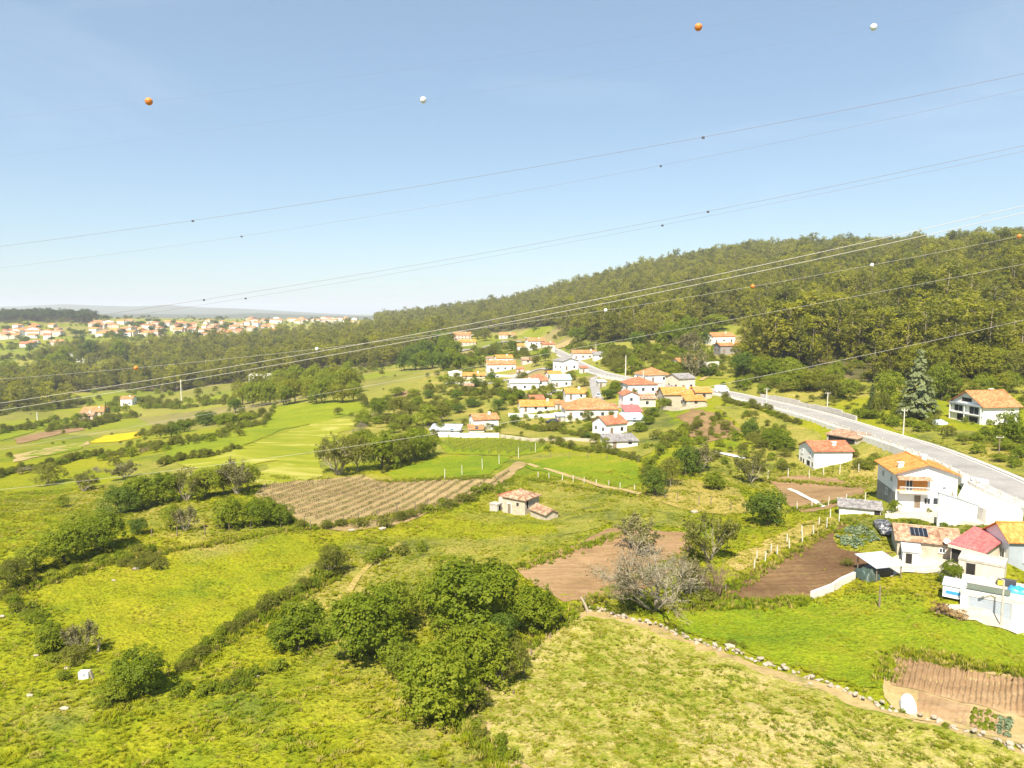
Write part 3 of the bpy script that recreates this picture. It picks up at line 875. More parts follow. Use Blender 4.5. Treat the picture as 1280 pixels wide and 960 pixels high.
# ------------------------------------------------------------------ vegetation builders
def unit(v):
    return v / np.maximum(np.linalg.norm(v, axis=1, keepdims=True), 1e-9)
def leaf_cards(r, c, n, size, aspect=0.62, droop=0.0):
    """one folded diamond per leaf clump: centres c, facing n"""
    k = len(c)
    t = unit(np.cross(n, unit(r.normal(size=(k, 3)))))
    if droop:
        t = unit(t * (1 - droop) + np.array([0, 0, -1.0]) * droop)
    b = unit(np.cross(n, t))
    s = np.asarray(size).reshape(-1, 1) * np.ones((k, 1))
    v = np.empty((k, 4, 3))
    fold = n * s * 0.16
    v[:, 0] = c - t * s * 0.5
    v[:, 1] = c + b * s * 0.5 * aspect + fold
    v[:, 2] = c + t * s * 0.5
    v[:, 3] = c - b * s * 0.5 * aspect + fold * 0.4
    i = np.arange(k * 4).reshape(k, 4)
    return v.reshape(-1, 3), i
def crown_mesh(name, seed, mat, lobes, clumps, leaves, R, Hc, leaf, zc, squash=0.8, open_=0.0, flat=0.0):
    """lobed crown of clumped leaves; R half width, Hc half height, zc centre height"""
    r = np.random.default_rng(seed)
    C, Nn, T = [], [], []
    d = unit(r.normal(size=(lobes, 3)))
    d[:, 2] = np.where(d[:, 2] < -0.75, -d[:, 2], d[:, 2]) + flat
    d = unit(d)
    lc = d * np.array([R, R, Hc]) * r.uniform(0.42, 0.66, (lobes, 1))
    lr = r.uniform(0.34, 0.52, lobes)
    for i in range(lobes):
        dd = unit(r.normal(size=(clumps, 3)))
        dd[:, 2] = np.where(dd[:, 2] < -0.35, -dd[:, 2], dd[:, 2])
        cc = lc[i] + dd * np.array([R, R, Hc]) * lr[i]
        keep = r.uniform(size=clumps) > open_
        tone = r.uniform(0.15, 0.85)
        for j in np.nonzero(keep)[0]:
            rr = 0.14 * R * r.uniform(0.7, 1.4)
            ld = unit(r.normal(size=(leaves, 3)) + dd[j] * 0.9)
            C.append(cc[j] + ld * rr * r.uniform(0.5, 1.0, (leaves, 1)))
            Nn.append(unit(ld * 0.8 + dd[j] * 0.6 + r.normal(size=(leaves, 3)) * 0.4 + np.array([0, 0, 0.4])))
            T.append(np.clip(tone * 0.5 + r.uniform(0.0, 0.3) + r.uniform(0, 0.3, leaves), 0, 1))
    c = np.concatenate(C); n = np.concatenate(Nn); t = np.concatenate(T)
    c[:, 2] = zc + c[:, 2] * squash
    v, f = leaf_cards(r, c, n, leaf * r.uniform(0.65, 1.35, len(c)))
    return mesh_np(name, v, f, mat, np.repeat(t, 4))
def trunk_mesh(name, seed, mat, h, r0, spread, limbs=4, top=0.6):
    rr = random.Random(seed)
    mb = MB()
    lean = Vector((rr.uniform(-.1, .1), rr.uniform(-.1, .1), 1))
    mb.tube([Vector((0, 0, -0.5)), lean * h * 0.25, lean * h * top], r0, r0 * 0.45, 6)
    for k in range(limbs):
        a = k * 6.28 / limbs + rr.uniform(-.5, .5)
        b = lean * h * rr.uniform(0.22, 0.5)
        e = b + Vector((math.cos(a) * spread, math.sin(a) * spread, h * rr.uniform(0.2, 0.45)))
        mb.tube([b, (b + e) / 2 + Vector((0, 0, h * 0.04)), e], r0 * 0.45, r0 * 0.12, 5)
    return mb.mesh(name, mat, True)

def make_kind(name, n, trunk_fn, crown_fn):
    return [(name, trunk_fn(i), crown_fn(i)) for i in range(n)]
# unit trees: crown about 1 wide (R 0.5), placed with a scale in metres
K = {}
K['broad'] = make_kind('leafy_tree', 5,
    lambda i: trunk_mesh('trunk', i, M_BARK, 0.9, 0.035, 0.25),
    lambda i: crown_mesh('crown', 20 + i, L_BROAD, 17, 30, 17, 0.5, 0.5, 0.041, 0.50, 1.0, 0.05))
K['dark'] = make_kind('evergreen_tree', 3,
    lambda i: trunk_mesh('trunk', 30 + i, M_BARK, 0.9, 0.035, 0.25),
    lambda i: crown_mesh('crown', 40 + i, L_DARK, 15, 30, 15, 0.5, 0.5, 0.038, 0.50, 1.0, 0.05))
K['light'] = make_kind('spring_green_tree', 4,
    lambda i: trunk_mesh('trunk', 50 + i, M_BARK, 0.9, 0.03, 0.25),
    lambda i: crown_mesh('crown', 60 + i, L_LIGHT, 15, 30, 15, 0.5, 0.5, 0.038, 0.50, 1.0, 0.1))
K['olive'] = make_kind('olive_green_bush', 4,
    lambda i: trunk_mesh('stem', 70 + i, M_BARKG, 0.8, 0.025, 0.28, 6),
    lambda i: crown_mesh('crown', 80 + i, L_OLIVE, 15, 28, 14, 0.5, 0.48, 0.036, 0.46, 1.0, 0.2))
K['acacia'] = make_kind('acacia_tree', 4,
    lambda i: trunk_mesh('trunk', 90 + i, M_BARK, 1.1, 0.03, 0.25),
    lambda i: crown_mesh('crown', 100 + i, L_ACACIA, 15, 28, 14, 0.5, 0.64, 0.042, 0.62, 1.0, 0.12))
K['pine'] = make_kind('pine_tree', 3,
    lambda i: trunk_mesh('trunk', 110 + i, M_BARK, 1.5, 0.03, 0.25, 5, 0.85),
    lambda i: crown_mesh('crown', 120 + i, L_PINE, 10, 22, 12, 0.5, 0.5, 0.055, 1.1, 1.0, 0.2))
K['shrub'] = make_kind('low_shrub', 4,
    lambda i: trunk_mesh('stem', 130 + i, M_BARK, 0.4, 0.02, 0.25, 5),
    lambda i: crown_mesh('foliage', 140 + i, L_OLIVE if i == 3 else L_BROAD if i % 2 else L_LIGHT, 9, 18, 10, 0.5, 0.34, 0.062, 0.24, 1.0, 0.08))
K['dry'] = make_kind('dead_bush', 2,
    lambda i: trunk_mesh('stem', 170 + i, M_BARKG, 0.3, 0.015, 0.3, 6),
    lambda i: crown_mesh('fronds', 180 + i, L_DRY, 8, 18, 10, 0.5, 0.3, 0.06, 0.2, 1.0, 0.15))
K['bramble'] = make_kind('bramble_clump', 4,
    lambda i: trunk_mesh('stem', 150 + i, M_BARKG, 0.3, 0.015, 0.3, 6),
    lambda i: crown_mesh('foliage', 160 + i, L_OLIVE if i % 2 else L_BROAD, 9, 18, 10, 0.5, 0.3, 0.06, 0.2, 1.0, 0.15))

def euc_mesh(seed, mat=None):
    """tall slender gum: pale pole, ragged hanging tufts (unit height 1)"""
    r = np.random.default_rng(seed)
    C, Nn, T = [], [], []
    nt_ = 34
    hs = np.sort(r.uniform(0.22, 0.98, nt_))
    for h in hs:
        a = r.uniform(0, 6.28)
        rad = 0.135 * (1.25 - abs(h - 0.62) * 1.9) * r.uniform(0.25, 1.2)
        c = np.array([math.cos(a) * rad, math.sin(a) * rad, h])
        k = int(r.integers(18, 30))
        ld = unit(r.normal(size=(k, 3)))
        C.append(c + ld * np.array([0.052, 0.052, 0.062]) * r.uniform(0.4, 1, (k, 1)))
        Nn.append(unit(ld + r.normal(size=(k, 3)) * 0.4 + np.array([0, -0.3, 0.7])))
        T.append(np.clip(r.uniform(0.1, 0.7) + r.uniform(0, 0.3, k), 0, 1))
    c = np.concatenate(C); n = np.concatenate(Nn); t = np.concatenate(T)
    v, f = leaf_cards(r, c, n, 0.036 * r.uniform(0.6, 1.4, len(c)), 0.5, 0.35)
    crown = mesh_np('crown', v, f, mat or L_EUC, np.repeat(t, 4))
    mb = MB()
    rr = random.Random(seed)
    lx, ly = rr.uniform(-.03, .03), rr.uniform(-.03, .03)
    mb.tube([(0, 0, -0.06), (lx * .5, ly * .5, 0.5), (lx, ly, 0.93)], 0.0085, 0.0025, 5)
    for k in range(6):
        h = rr.uniform(0.4, 0.8); a = rr.uniform(0, 6.28)
        mb.tube([(lx * h, ly * h, h), (lx * h + math.cos(a) * .07, ly * h + math.sin(a) * .07, h + 0.1)], 0.0045, 0.0015, 4, False)
    return mb.mesh('trunk', M_BARKE, True), crown
K['euc'] = [('eucalyptus_tree',) + euc_mesh(200 + i, [L_EUC, L_EUC, L_EUCY, L_EUCD, L_EUC, L_EUCY, L_EUCD, L_EUC][i]) for i in range(8)]

def cedar_mesh(seed, mat, base=0.33, tiers=15):
    r = np.random.default_rng(seed)
    C, Nn, T = [], [], []
    for i in range(tiers):
        h = 0.08 + 0.9 * i / (tiers - 1)
        rad = base * (1 - h) ** 0.8 + 0.015
        nb = max(5, int(20 * (1 - h) + 4))
        for b in range(nb):
            a = r.uniform(0, 6.28)
            L = rad * r.uniform(0.75, 1.15)
            k = max(6, int(34 * L / base))
            s = r.uniform(0.15, 1, k)
            c = np.stack([np.cos(a) * L * s, np.sin(a) * L * s, h + 0.03 - 0.05 * s ** 2 + r.normal(0, 0.008, k)], 1)
            c[:, :2] += r.normal(0, 0.018, (k, 2))
            C.append(c)
            Nn.append(unit(r.normal(size=(k, 3)) * 0.45 + np.array([math.cos(a), math.sin(a), 0.9])))
            T.append(np.clip(r.uniform(0.2, 0.6) + r.uniform(0, 0.35, k), 0, 1))
    c = np.concatenate(C); n = np.concatenate(Nn); t = np.concatenate(T)
    v, f = leaf_cards(r, c, n, 0.062 * r.uniform(0.7, 1.3, len(c)), 0.55)
    mb = MB()
    mb.tube([(0, 0, -0.05), (0, 0, 0.5), (0, 0, 0.97)], 0.02, 0.003, 6)
    return mb.mesh('trunk', M_BARK), mesh_np('crown', v, f, mat, np.repeat(t, 4))
K['cedar'] = [('cedar_tree',) + cedar_mesh(300, L_CEDAR)]
K['fir'] = [('small_conifer',) + cedar_mesh(301, L_PINE, 0.27, 12)]

def bare_mesh(seed, mat, depth=5, fan=0.75, multi=5, drop=0.0, leafmat=None, nleaf=0, thick=0.028):
    """leafless tree: recursive tapering branches (unit height about 1)"""
    rr = random.Random(seed)
    mb = MB()
    tips = []
    def grow(p, d, L, r, lv):
        q = p + d * L * 0.5 + Vector((rr.uniform(-1, 1), rr.uniform(-1, 1), rr.uniform(-1, 1))) * L * 0.07
        e = q + (d + Vector((rr.uniform(-.25, .25), rr.uniform(-.25, .25), rr.uniform(-.1, .2) - drop * 0.15))).normalized() * L * 0.5
        mb.tube([p, q, e], r, r * 0.6, 4 if lv > 2 else 3, False)
        if lv == 0:
            tips.append(e); tips.append(q)
            return
        for k in range(rr.choice((2, 3, 3))):
            nd = (d + Vector((rr.uniform(-1, 1), rr.uniform(-1, 1), rr.uniform(-0.5, 0.8))) * fan).normalized()
            grow(e if k else q, nd, L * rr.uniform(0.58, 0.82), r * 0.62, lv - 1)
    for k in range(multi):
        a = 6.28 * k / multi + rr.uniform(-.5, .5)
        d = Vector((math.cos(a) * fan * 0.8, math.sin(a) * fan * 0.8, 1)).normalized()
        grow(Vector((0, 0, -0.03)), d, 0.33, thick, depth)
    v = np.array(mb.v)
    s = 1.0 / v[:, 2].max()
    mb.v = [tuple(x) for x in v * s]
    tr = mb.mesh('branches', mat)
    cr = None
    if nleaf:
        r = np.random.default_rng(seed)
        tp = np.array([tuple(t) for t in tips]) * s
        c = tp[r.integers(0, len(tp), nleaf)] + r.normal(0, 0.03, (nleaf, 3))
        vv, f = leaf_cards(r, c, unit(r.normal(size=(nleaf, 3))), (0.022 if nleaf < 1000 else 0.05 if nleaf < 3000 else 0.035) * r.uniform(0.6, 1.4, nleaf), 0.62 if nleaf < 3000 else 0.2)
        cr = mesh_np('buds', vv, f, leafmat, np.repeat(r.uniform(0, 1, nleaf), 4))
    return tr, cr
K['bare'] = [('bare_tree',) + bare_mesh(401, M_BARKG, 6, 0.8, 5, 0.5, L_BROWN, 3200, 0.018),
             ('bare_tree',) + bare_mesh(402, M_BARKR, 5, 0.8, 5, 0.2, L_BROWN, 900, 0.018),
             ('budding_bush',) + bare_mesh(403, M_BARKG, 4, 0.7, 7, 0.0, L_OLIVE, 2800, 0.014),
             ('budding_bush',) + bare_mesh(404, M_BARKG, 4, 0.7, 7, 0.0, L_BUD, 2600, 0.013)]

def plant(kind, i, x, y, wide, tall, label, cat, group=None, rz=None, z=None, name=None):
    """one tree: an empty at the foot with trunk and crown as parts"""
    nm, tr, cr = K[kind][i % len(K[kind])]
    sink = 0.11 * tall if kind in ('broad', 'dark', 'light', 'olive', 'acacia') else 0.05
    t = thing(name or nm, label, cat, (x, y, Z(x, y) - sink if z is None else z), random.uniform(0, 6.28) if rz is None else rz, group)
    t.scale = (wide, wide, tall)
    obj(tr.name.split('.')[0], tr, t)
    if cr is not None:
        obj(cr.name.split('.')[0], cr, t)
    return t
NAT = {'broad': 1.05, 'dark': 1.1, 'light': 1.1, 'olive': 1.0, 'acacia': 1.35, 'pine': 1.65, 'shrub': 0.62, 'bramble': 0.55, 'dry': 0.55, 'euc': 1.0, 'cedar': 1.0, 'fir': 1.0, 'bare': 1.0}
def plant_px(kind, i, px, py, wpx, hpx, label, cat, group=None, name=None):
    """foot at a photo pixel, crown size measured in photo pixels there"""
    p = G(px, py)
    s = p.y / F
    w, h = wpx * s, hpx * s
    if near_road_pt(p.x, p.y, 5.6 + w / 2):
        return None
    return plant(kind, i, p.x, p.y, w, h / NAT[kind] if kind not in ('euc', 'cedar', 'fir', 'bare') else h, label, cat, group, name=name)

# ------------------------------------------------------------------ scattered stuff (uncountable): geometry-node points
def scatter(name, label, pts, rot, scl, idx, meshes, cat=None):
    src = bpy.data.collections.new(name + '_kinds')
    for k, parts in enumerate(meshes):
        # one joined source object per kind
        if len(parts) == 1:
            me = parts[0]
        else:
            bm = bmesh.new()
            mats = []
            lay = bm.verts.layers.float.new('tint')
            for p in parts:
                b2 = bmesh.new(); b2.from_mesh(p)
                for f in b2.faces: f.material_index = len(mats)
                tmp = bpy.data.meshes.new('tmp'); b2.to_mesh(tmp); b2.free()
                bm.from_mesh(tmp); bpy.data.meshes.remove(tmp)
                mats.append(p.materials[0])
            me = bpy.data.meshes.new(name + '_kind'); bm.to_mesh(me); bm.free()
            for m in mats: me.materials.append(m)
        so = bpy.data.objects.new('%s_%02d' % (name, k), me)
        src.objects.link(so)
    me = bpy.data.meshes.new(name)
    me.vertices.add(len(pts))
    me.vertices.foreach_set('co', np.asarray(pts, np.float32).ravel())
    a = me.attributes.new('rot', 'FLOAT_VECTOR', 'POINT'); a.data.foreach_set('vector', np.asarray(rot, np.float32).ravel())
    a = me.attributes.new('scl', 'FLOAT_VECTOR', 'POINT'); a.data.foreach_set('vector', np.asarray(scl, np.float32).ravel())
    a = me.attributes.new('idx', 'INT', 'POINT'); a.data.foreach_set('value', np.asarray(idx, np.int32))
    o = obj(name, me)
    ng = bpy.data.node_groups.new(name + '_nodes', 'GeometryNodeTree')
    ng.interface.new_socket('Geometry', in_out='INPUT', socket_type='NodeSocketGeometry')
    ng.interface.new_socket('Geometry', in_out='OUTPUT', socket_type='NodeSocketGeometry')
    gi, go = ng.nodes.new('NodeGroupInput'), ng.nodes.new('NodeGroupOutput')
    ip = ng.nodes.new('GeometryNodeInstanceOnPoints')
    ci = ng.nodes.new('GeometryNodeCollectionInfo')
    ci.inputs['Collection'].default_value = src
    ci.inputs['Separate Children'].default_value = True
    ci.inputs['Reset Children'].default_value = True
    ip.inputs['Pick Instance'].default_value = True
    def attr(n, t):
        q = ng.nodes.new('GeometryNodeInputNamedAttribute'); q.data_type = t
        q.inputs['Name'].default_value = n
        return q.outputs['Attribute']
    L = ng.links
    L.new(gi.outputs[0], ip.inputs['Points'])
    L.new(ci.outputs[0], ip.inputs['Instance'])
    L.new(attr('idx', 'INT'), ip.inputs['Instance Index'])
    e2r = ng.nodes.new('FunctionNodeEulerToRotation')
    L.new(attr('rot', 'FLOAT_VECTOR'), e2r.inputs[0])
    L.new(e2r.outputs[0], ip.inputs['Rotation'])
    L.new(attr('scl', 'FLOAT_VECTOR'), ip.inputs['Scale'])
    L.new(ip.outputs[0], go.inputs[0])
    md = o.modifiers.new('scatter', 'NODES')
    md.node_group = ng
    return tag(o, label, cat, kind='stuff')

# ------------------------------------------------------------------ woods
def wood_points(pl, spacing, r):
    w = wpoly(pl)
    lo, hi = w.min(0), w.max(0)
    n = int((hi[0] - lo[0]) * (hi[1] - lo[1]) / spacing ** 2)
    x, y = r.uniform(lo[0], hi[0], n), r.uniform(lo[1], hi[1], n)
    k = inside(w, x, y) & (np.abs(x / y) < 1.0)
    return x[k], y[k]
def seen(x, y, top):
    """true where a treetop is not far below the line of sight over the land"""
    z1 = zt(x, y) + top
    ok = np.ones(len(x), bool)
    for t in np.linspace(0.25, 0.97, 26):
        ok &= zt(x * t, y * t) < H + (z1 - H) * t + 8
    return ok
WR = np.random.default_rng(77)
EUC = []
for nm, sp, hmin, hmax in (('hill', 5.0, 11, 21), ('valley', 5.6, 12, 20), ('lowerleft', 6.0, 11, 17), ('clump', 5.5, 12, 18)):
    x, y = wood_points(WOODS[nm], sp, WR)
    # thin with distance, where single trees merge
    k = WR.uniform(size=len(x)) < np.clip(1.15 - y / 1500, 0.45, 1)
    x, y = x[k], y[k]
    clear = wob(x, y, 70, 41) + .5 * wob(x, y, 25, 42) > -1.6
    x, y = x[clear], y[clear]
    h = WR.uniform(hmin, hmax, len(x)) * (1 + 0.2 * wob(x, y, 60, 8))
    k = seen(x, y, h)
    EUC.append(np.stack([x[k], y[k], h[k]], 1))
EUC = np.concatenate(EUC)
app = EUC[:, 2] / EUC[:, 1]
order = np.argsort(-app)
px_, _ = PX(EUC[:, 0], EUC[:, 1], zt(EUC[:, 0], EUC[:, 1]))
vis = (px_ > -30) & (px_ < 1310)
order = np.array([i for i in order if vis[i]])
NEAR_EUC = order[:290]
mask = np.ones(len(EUC), bool); mask[NEAR_EUC] = False
rest = EUC[mask]
for j in NEAR_EUC:
    x, y, h = EUC[j]
    plant('euc', int(WR.integers(0, 8)), x, y, h * WR.uniform(1.1, 1.9), h, 'slender eucalyptus tree with pale trunk in the near edge of the hillside wood', 'tree', 'eucalyptus trees of the hillside wood')
n = len(rest)
scatter('eucalyptus_wood', 'dense olive green eucalyptus wood covering the hill and valley',
        np.column_stack([rest[:, 0], rest[:, 1], zt(rest[:, 0], rest[:, 1]) - 0.3]),
        np.column_stack([WR.normal(0, 0.04, n), WR.normal(0, 0.04, n), WR.uniform(0, 6.28, n)]),
        np.column_stack([rest[:, 2] * WR.uniform(1.0, 1.9, n)] * 2 + [rest[:, 2] * WR.uniform(.75, 1.15, n)]),
        np.where(wob(rest[:, 0], rest[:, 1], 45, 91) + WR.normal(0, .7, n) > .5, WR.choice([2, 5, 0], n), WR.choice([0, 1, 3, 4, 6, 7], n)), [[t, c] for _, t, c in K['euc']])
x, y = wood_points(WOODS['ridge'], 9.0, WR)
n = len(x)
h = WR.uniform(13, 20, n)
scatter('pine_wood', 'dark pine wood on the far left ridge', np.column_stack([x, y, zt(x, y) - 0.5]),
        np.column_stack([np.zeros(n), np.zeros(n), WR.uniform(0, 6.28, n)]),
        np.column_stack([h * 0.7 * WR.uniform(.6, 1.2, n), h * 0.7, h * 0.62 * (1 + .2 * wob(x, y, 50, 5))]), WR.integers(0, 3, n), [[t, c] for _, t, c in K['pine']])
# scrub that fills the floor of the woods and their edges
x, y = wood_points(WOODS['hill'], 7.0, WR)
k = (y < 520) & seen(x, y, np.full(len(x), 3.0))
x, y = x[k], y[k]
n = len(x)
s = WR.uniform(2.2, 5.0, n)
scatter('undergrowth', 'low scrub growing between the hillside trunks', np.column_stack([x, y, zt(x, y) - 0.2]),
        np.column_stack([np.zeros(n), np.zeros(n), WR.uniform(0, 6.28, n)]), np.column_stack([s, s, s * 1.1]),
        WR.integers(0, 8, n), [[c] for _, t, c in K['shrub'] + K['bramble']])

# ------------------------------------------------------------------ buildings
def poly_slab(mb, top, th):
    """a roof plane with thickness"""
    n = len(top)
    b = len(mb.v)
    mb.v.extend([tuple(p) for p in top])
    mb.v.extend([(p[0], p[1], p[2] - th) for p in top])
    mb.f.append(tuple(range(b, b + n)))
    mb.f.append(tuple(range(b + 2 * n - 1, b + n - 1, -1)))
    for i in range(n):
        j = (i + 1) % n
        mb.f.append((b + i, b + n + i, b + n + j, b + j))
def roof_mesh(name, planes, mat, th=0.14):
    mb = MB()
    for p in planes:
        poly_slab(mb, [Vector(q) for q in p], th)
    me = mb.mesh(name, mat)
    uv = me.uv_layers.new(name='UVMap')
    for f in me.polygons:
        n = f.normal
        e = Vector((0, 0, 1)).cross(n)
        e = e.normalized() if e.length > 1e-4 else Vector((1, 0, 0))
        s = n.cross(e)
        for li in f.loop_indices:
            p = me.vertices[me.loops[li].vertex_index].co
            uv.data[li].uv = (p.dot(e), p.dot(s))
    return me
def roof_planes(kind, w, d, h, rise, o):
    x, y = w / 2 + o, d / 2 + o
    if kind == 'gx':
        k = rise / (d / 2); ze = h - k * o; zr = h + rise
        return [[(-x, -y, ze), (x, -y, ze), (x, 0, zr), (-x, 0, zr)], [(x, y, ze), (-x, y, ze), (-x, 0, zr), (x, 0, zr)]]
    if kind == 'gy':
        k = rise / (w / 2); ze = h - k * o; zr = h + rise
        return [[(-x, y, ze), (-x, -y, ze), (0, -y, zr), (0, y, zr)], [(x, -y, ze), (x, y, ze), (0, y, zr), (0, -y, zr)]]
    if kind == 'hip':
        m = min(w, d) / 2
        k = rise / m; ze = h - k * o; zr = h + rise
        if w >= d:
            r = max(0.05, w / 2 - m)
            a, b = (-r, 0, zr), (r, 0, zr)
            return [[(-x, -y, ze), (x, -y, ze), b, a], [(x, y, ze), (-x, y, ze), a, b], [(-x, y, ze), (-x, -y, ze), a], [(x, -y, ze), (x, y, ze), b]]
        r = max(0.05, d / 2 - m)
        a, b = (0, -r, zr), (0, r, zr)
        return [[(-x, y, ze), (-x, -y, ze), a, b], [(x, -y, ze), (x, y, ze), b, a], [(-x, -y, ze), (x, -y, ze), a], [(x, y, ze), (-x, y, ze), b]]
    lo, hi = h, h + rise
    if kind == 'sf':
        k = rise / d
        return [[(-x, -y, lo - k * o), (x, -y, lo - k * o), (x, y, hi + k * o), (-x, y, hi + k * o)]]
    if kind == 'sl':
        k = rise / w
        return [[(-x, y, lo - k * o), (-x, -y, lo - k * o), (x, -y, hi + k * o), (x, y, hi + k * o)]]
    if kind == 'sr':
        k = rise / w
        return [[(-x, -y, hi + k * o), (x, -y, lo - k * o), (x, y, lo - k * o), (-x, y, hi + k * o)]]
    return []
def wall_mesh(kind, w, d, h, rise, mat, base=-1.6):
    x, y = w / 2, d / 2
    v = [(-x, -y, base), (x, -y, base), (x, y, base), (-x, y, base), (-x, -y, h), (x, -y, h), (x, y, h), (-x, y, h)]
    e = 0.02
    if kind == 'sf': v[6] = (x, y, h + rise - e); v[7] = (-x, y, h + rise - e)
    if kind == 'sl': v[5] = (x, -y, h + rise - e); v[6] = (x, y, h + rise - e)
    if kind == 'sr': v[4] = (-x, -y, h + rise - e); v[7] = (-x, y, h + rise - e)
    if kind == 'gx':
        v += [(-x, 0, h + rise - e), (x, 0, h + rise - e)]
        f = [(0, 1, 5, 4), (2, 3, 7, 6), (3, 0, 4, 8, 7), (1, 2, 6, 9, 5), (4, 5, 9, 8), (6, 7, 8, 9)]
    elif kind == 'gy':
        v += [(0, -y, h + rise - e), (0, y, h + rise - e)]
        f = [(0, 1, 5, 8, 4), (2, 3, 7, 9, 6), (3, 0, 4, 7), (1, 2, 6, 5), (4, 8, 9, 7), (5, 6, 9, 8)]
    else:
        f = [(0, 1, 5, 4), (2, 3, 7, 6), (3, 0, 4, 7), (1, 2, 6, 5), (4, 5, 6, 7)]
    me = bpy.data.meshes.new('wall')
    me.from_pydata(v, [], f)
    me.materials.append(mat)
    me.update()
    return me
def face_matrix(face, w, d):
    if face == 'f': o, r, n = Vector((0, -d / 2, 0)), Vector((1, 0, 0)), Vector((0, -1, 0))
    if face == 'b': o, r, n = Vector((0, d / 2, 0)), Vector((-1, 0, 0)), Vector((0, 1, 0))
    if face == 'l': o, r, n = Vector((-w / 2, 0, 0)), Vector((0, -1, 0)), Vector((-1, 0, 0))
    if face == 'r': o, r, n = Vector((w / 2, 0, 0)), Vector((0, 1, 0)), Vector((1, 0, 0))
    M = Matrix.Identity(4)
    for i in range(3):
        M[i][0], M[i][1], M[i][2], M[i][3] = r[i], n[i], (0, 0, 1)[i], o[i]
    return M           # x: right, y: outwards, z: up
def opening(t, M, u, z, w, h, kind, fine):
    x0, x1, z0, z1 = u - w / 2, u + w / 2, z, z + h
    if not fine:
        o = MB().box(x0, x1, -0.02, 0.03, z0, z1, M).build('door' if kind == 'door' else 'window', M_GLASS if kind == 'win' else M_WOODP if kind == 'door' else M_DARK, t)
        return o
    fr = MB()
    k = 0.09
    fm = {'win': M_FRAME, 'door': M_FRAME, 'shut': M_FRAME, 'garage': M_CONC, 'dark': M_CONC}[kind]
    fr.box(x0 - k, x1 + k, -0.02, 0.07, z1, z1 + k, M).box(x0 - k, x0, -0.02, 0.07, z0, z1, M).box(x1, x1 + k, -0.02, 0.07, z0, z1, M)
    if kind == 'win':
        fr.box(x0 - k * 1.4, x1 + k * 1.4, -0.02, 0.13, z0 - k, z0, M)
        fr.box(u - 0.03, u + 0.03, -0.01, 0.05, z0, z1, M)
    nm = {'win': 'window', 'door': 'door', 'shut': 'shutter_window', 'garage': 'garage_door', 'dark': 'doorway'}[kind]
    o = fr.build(nm, fm, t)
    if kind == 'shut':
        for s in (-1, 1):
            a, b = (x0, u - 0.02) if s < 0 else (u + 0.02, x1)
            MB().box(a, b, 0.0, 0.05, z0, z1, M).build('shutter', M_WOODO, o)
    elif kind == 'garage':
        g = MB()
        n = 6
        for i in range(n):
            za = z0 + (z1 - z0) * i / n
            g.box(x0, x1, 0.0, 0.03, za, za + (z1 - z0) / n - 0.03, M)
        g.build('panel', M_GREYW, o)
    else:
        MB().box(x0, x1, -0.01, 0.02, z0, z1, M).build('pane' if kind == 'win' else 'leaf', {'win': M_GLASS, 'door': M_WOODP, 'dark': M_DARK}[kind], o)
    return o
def house(name, label, cat, x, y, rz, w, d, h, rise, roof, wallm, roofm, ops=(), chim=(), over=0.4, fine=False, z=None, group=None, plinth=None):
    z0 = Z(x, y) if z is None else z
    t = thing(name, label, cat, (x, y, z0), rz, group)
    obj('wall', wall_mesh(roof, w, d, h, rise, wallm, -1.6 if fine else -5.0), t)
    if roof == 'flat':
        mb = MB()
        a = 0.22
        mb.box(-w / 2 - .06, w / 2 + .06, -d / 2 - .06, -d / 2 + a, h - .02, h + rise).box(-w / 2 - .06, w / 2 + .06, d / 2 - a, d / 2 + .06, h - .02, h + rise)
        mb.box(-w / 2 - .06, -w / 2 + a, -d / 2 + a, d / 2 - a, h - .02, h + rise).box(w / 2 - a, w / 2 + .06, -d / 2 + a, d / 2 - a, h - .02, h + rise)
        rf = mb.build('parapet', roofm, t)
    else:
        rf = obj('roof', roof_mesh('roof', roof_planes(roof, w, d, h + 0.15, rise, over), roofm), t)
        if fine and roof in ('gx', 'gy', 'hip'):
            zr = h + rise + 0.17
            if roof == 'gx': pts = [(-w / 2 - over, 0, zr), (w / 2 + over, 0, zr)]
            elif roof == 'gy': pts = [(0, -d / 2 - over, zr), (0, d / 2 + over, zr)]
            else:
                m = max(0.1, abs(w - d) / 2)
                pts = [(-m, 0, zr), (m, 0, zr)] if w >= d else [(0, -m, zr), (0, m, zr)]
            MB().tube(pts, 0.13, 0.13, 6).build('ridge_tiles', roofm, rf)
    for i, (cx, cy_, ch) in enumerate(chim):
        if roof == 'gx': hz = h + rise * (1 - abs(cy_) / (d / 2))
        elif roof == 'gy': hz = h + rise * (1 - abs(cx) / (w / 2))
        else: hz = h + rise * 0.5
        c = MB().box(cx - .35, cx + .35, cy_ - .3, cy_ + .3, hz - 0.4, hz + ch)
        c.box(cx - .45, cx + .45, cy_ - .4, cy_ + .4, hz + ch + 0.12, hz + ch + 0.24)
        c.box(cx - .3, cx - .2, cy_ - .25, cy_ + .25, hz + ch, hz + ch + .12).box(cx + .2, cx + .3, cy_ - .25, cy_ + .25, hz + ch, hz + ch + .12)
        c.build('chimney', M_WHITE, rf)
    for fc, u, zz, ww, hh, kind in ops:
        opening(t, face_matrix(fc, w, d), u, zz, ww, hh, kind, fine)
    if plinth:
        MB().box(-w / 2 - .05, w / 2 + .05, -d / 2 - .05, d / 2 + .05, -1.5, plinth[1]).build('plinth', plinth[0], t)
    fp = [Vector((sx * (w / 2 + .4), sy * (d / 2 + .4), 0)) for sx, sy in ((-1, -1), (1, -1), (1, 1), (-1, 1))]
    R = Matrix.Rotation(rz, 3, 'Z')
    BARE.append(np.array([((R @ p).x + x, (R @ p).y + y) for p in fp]))
    return t
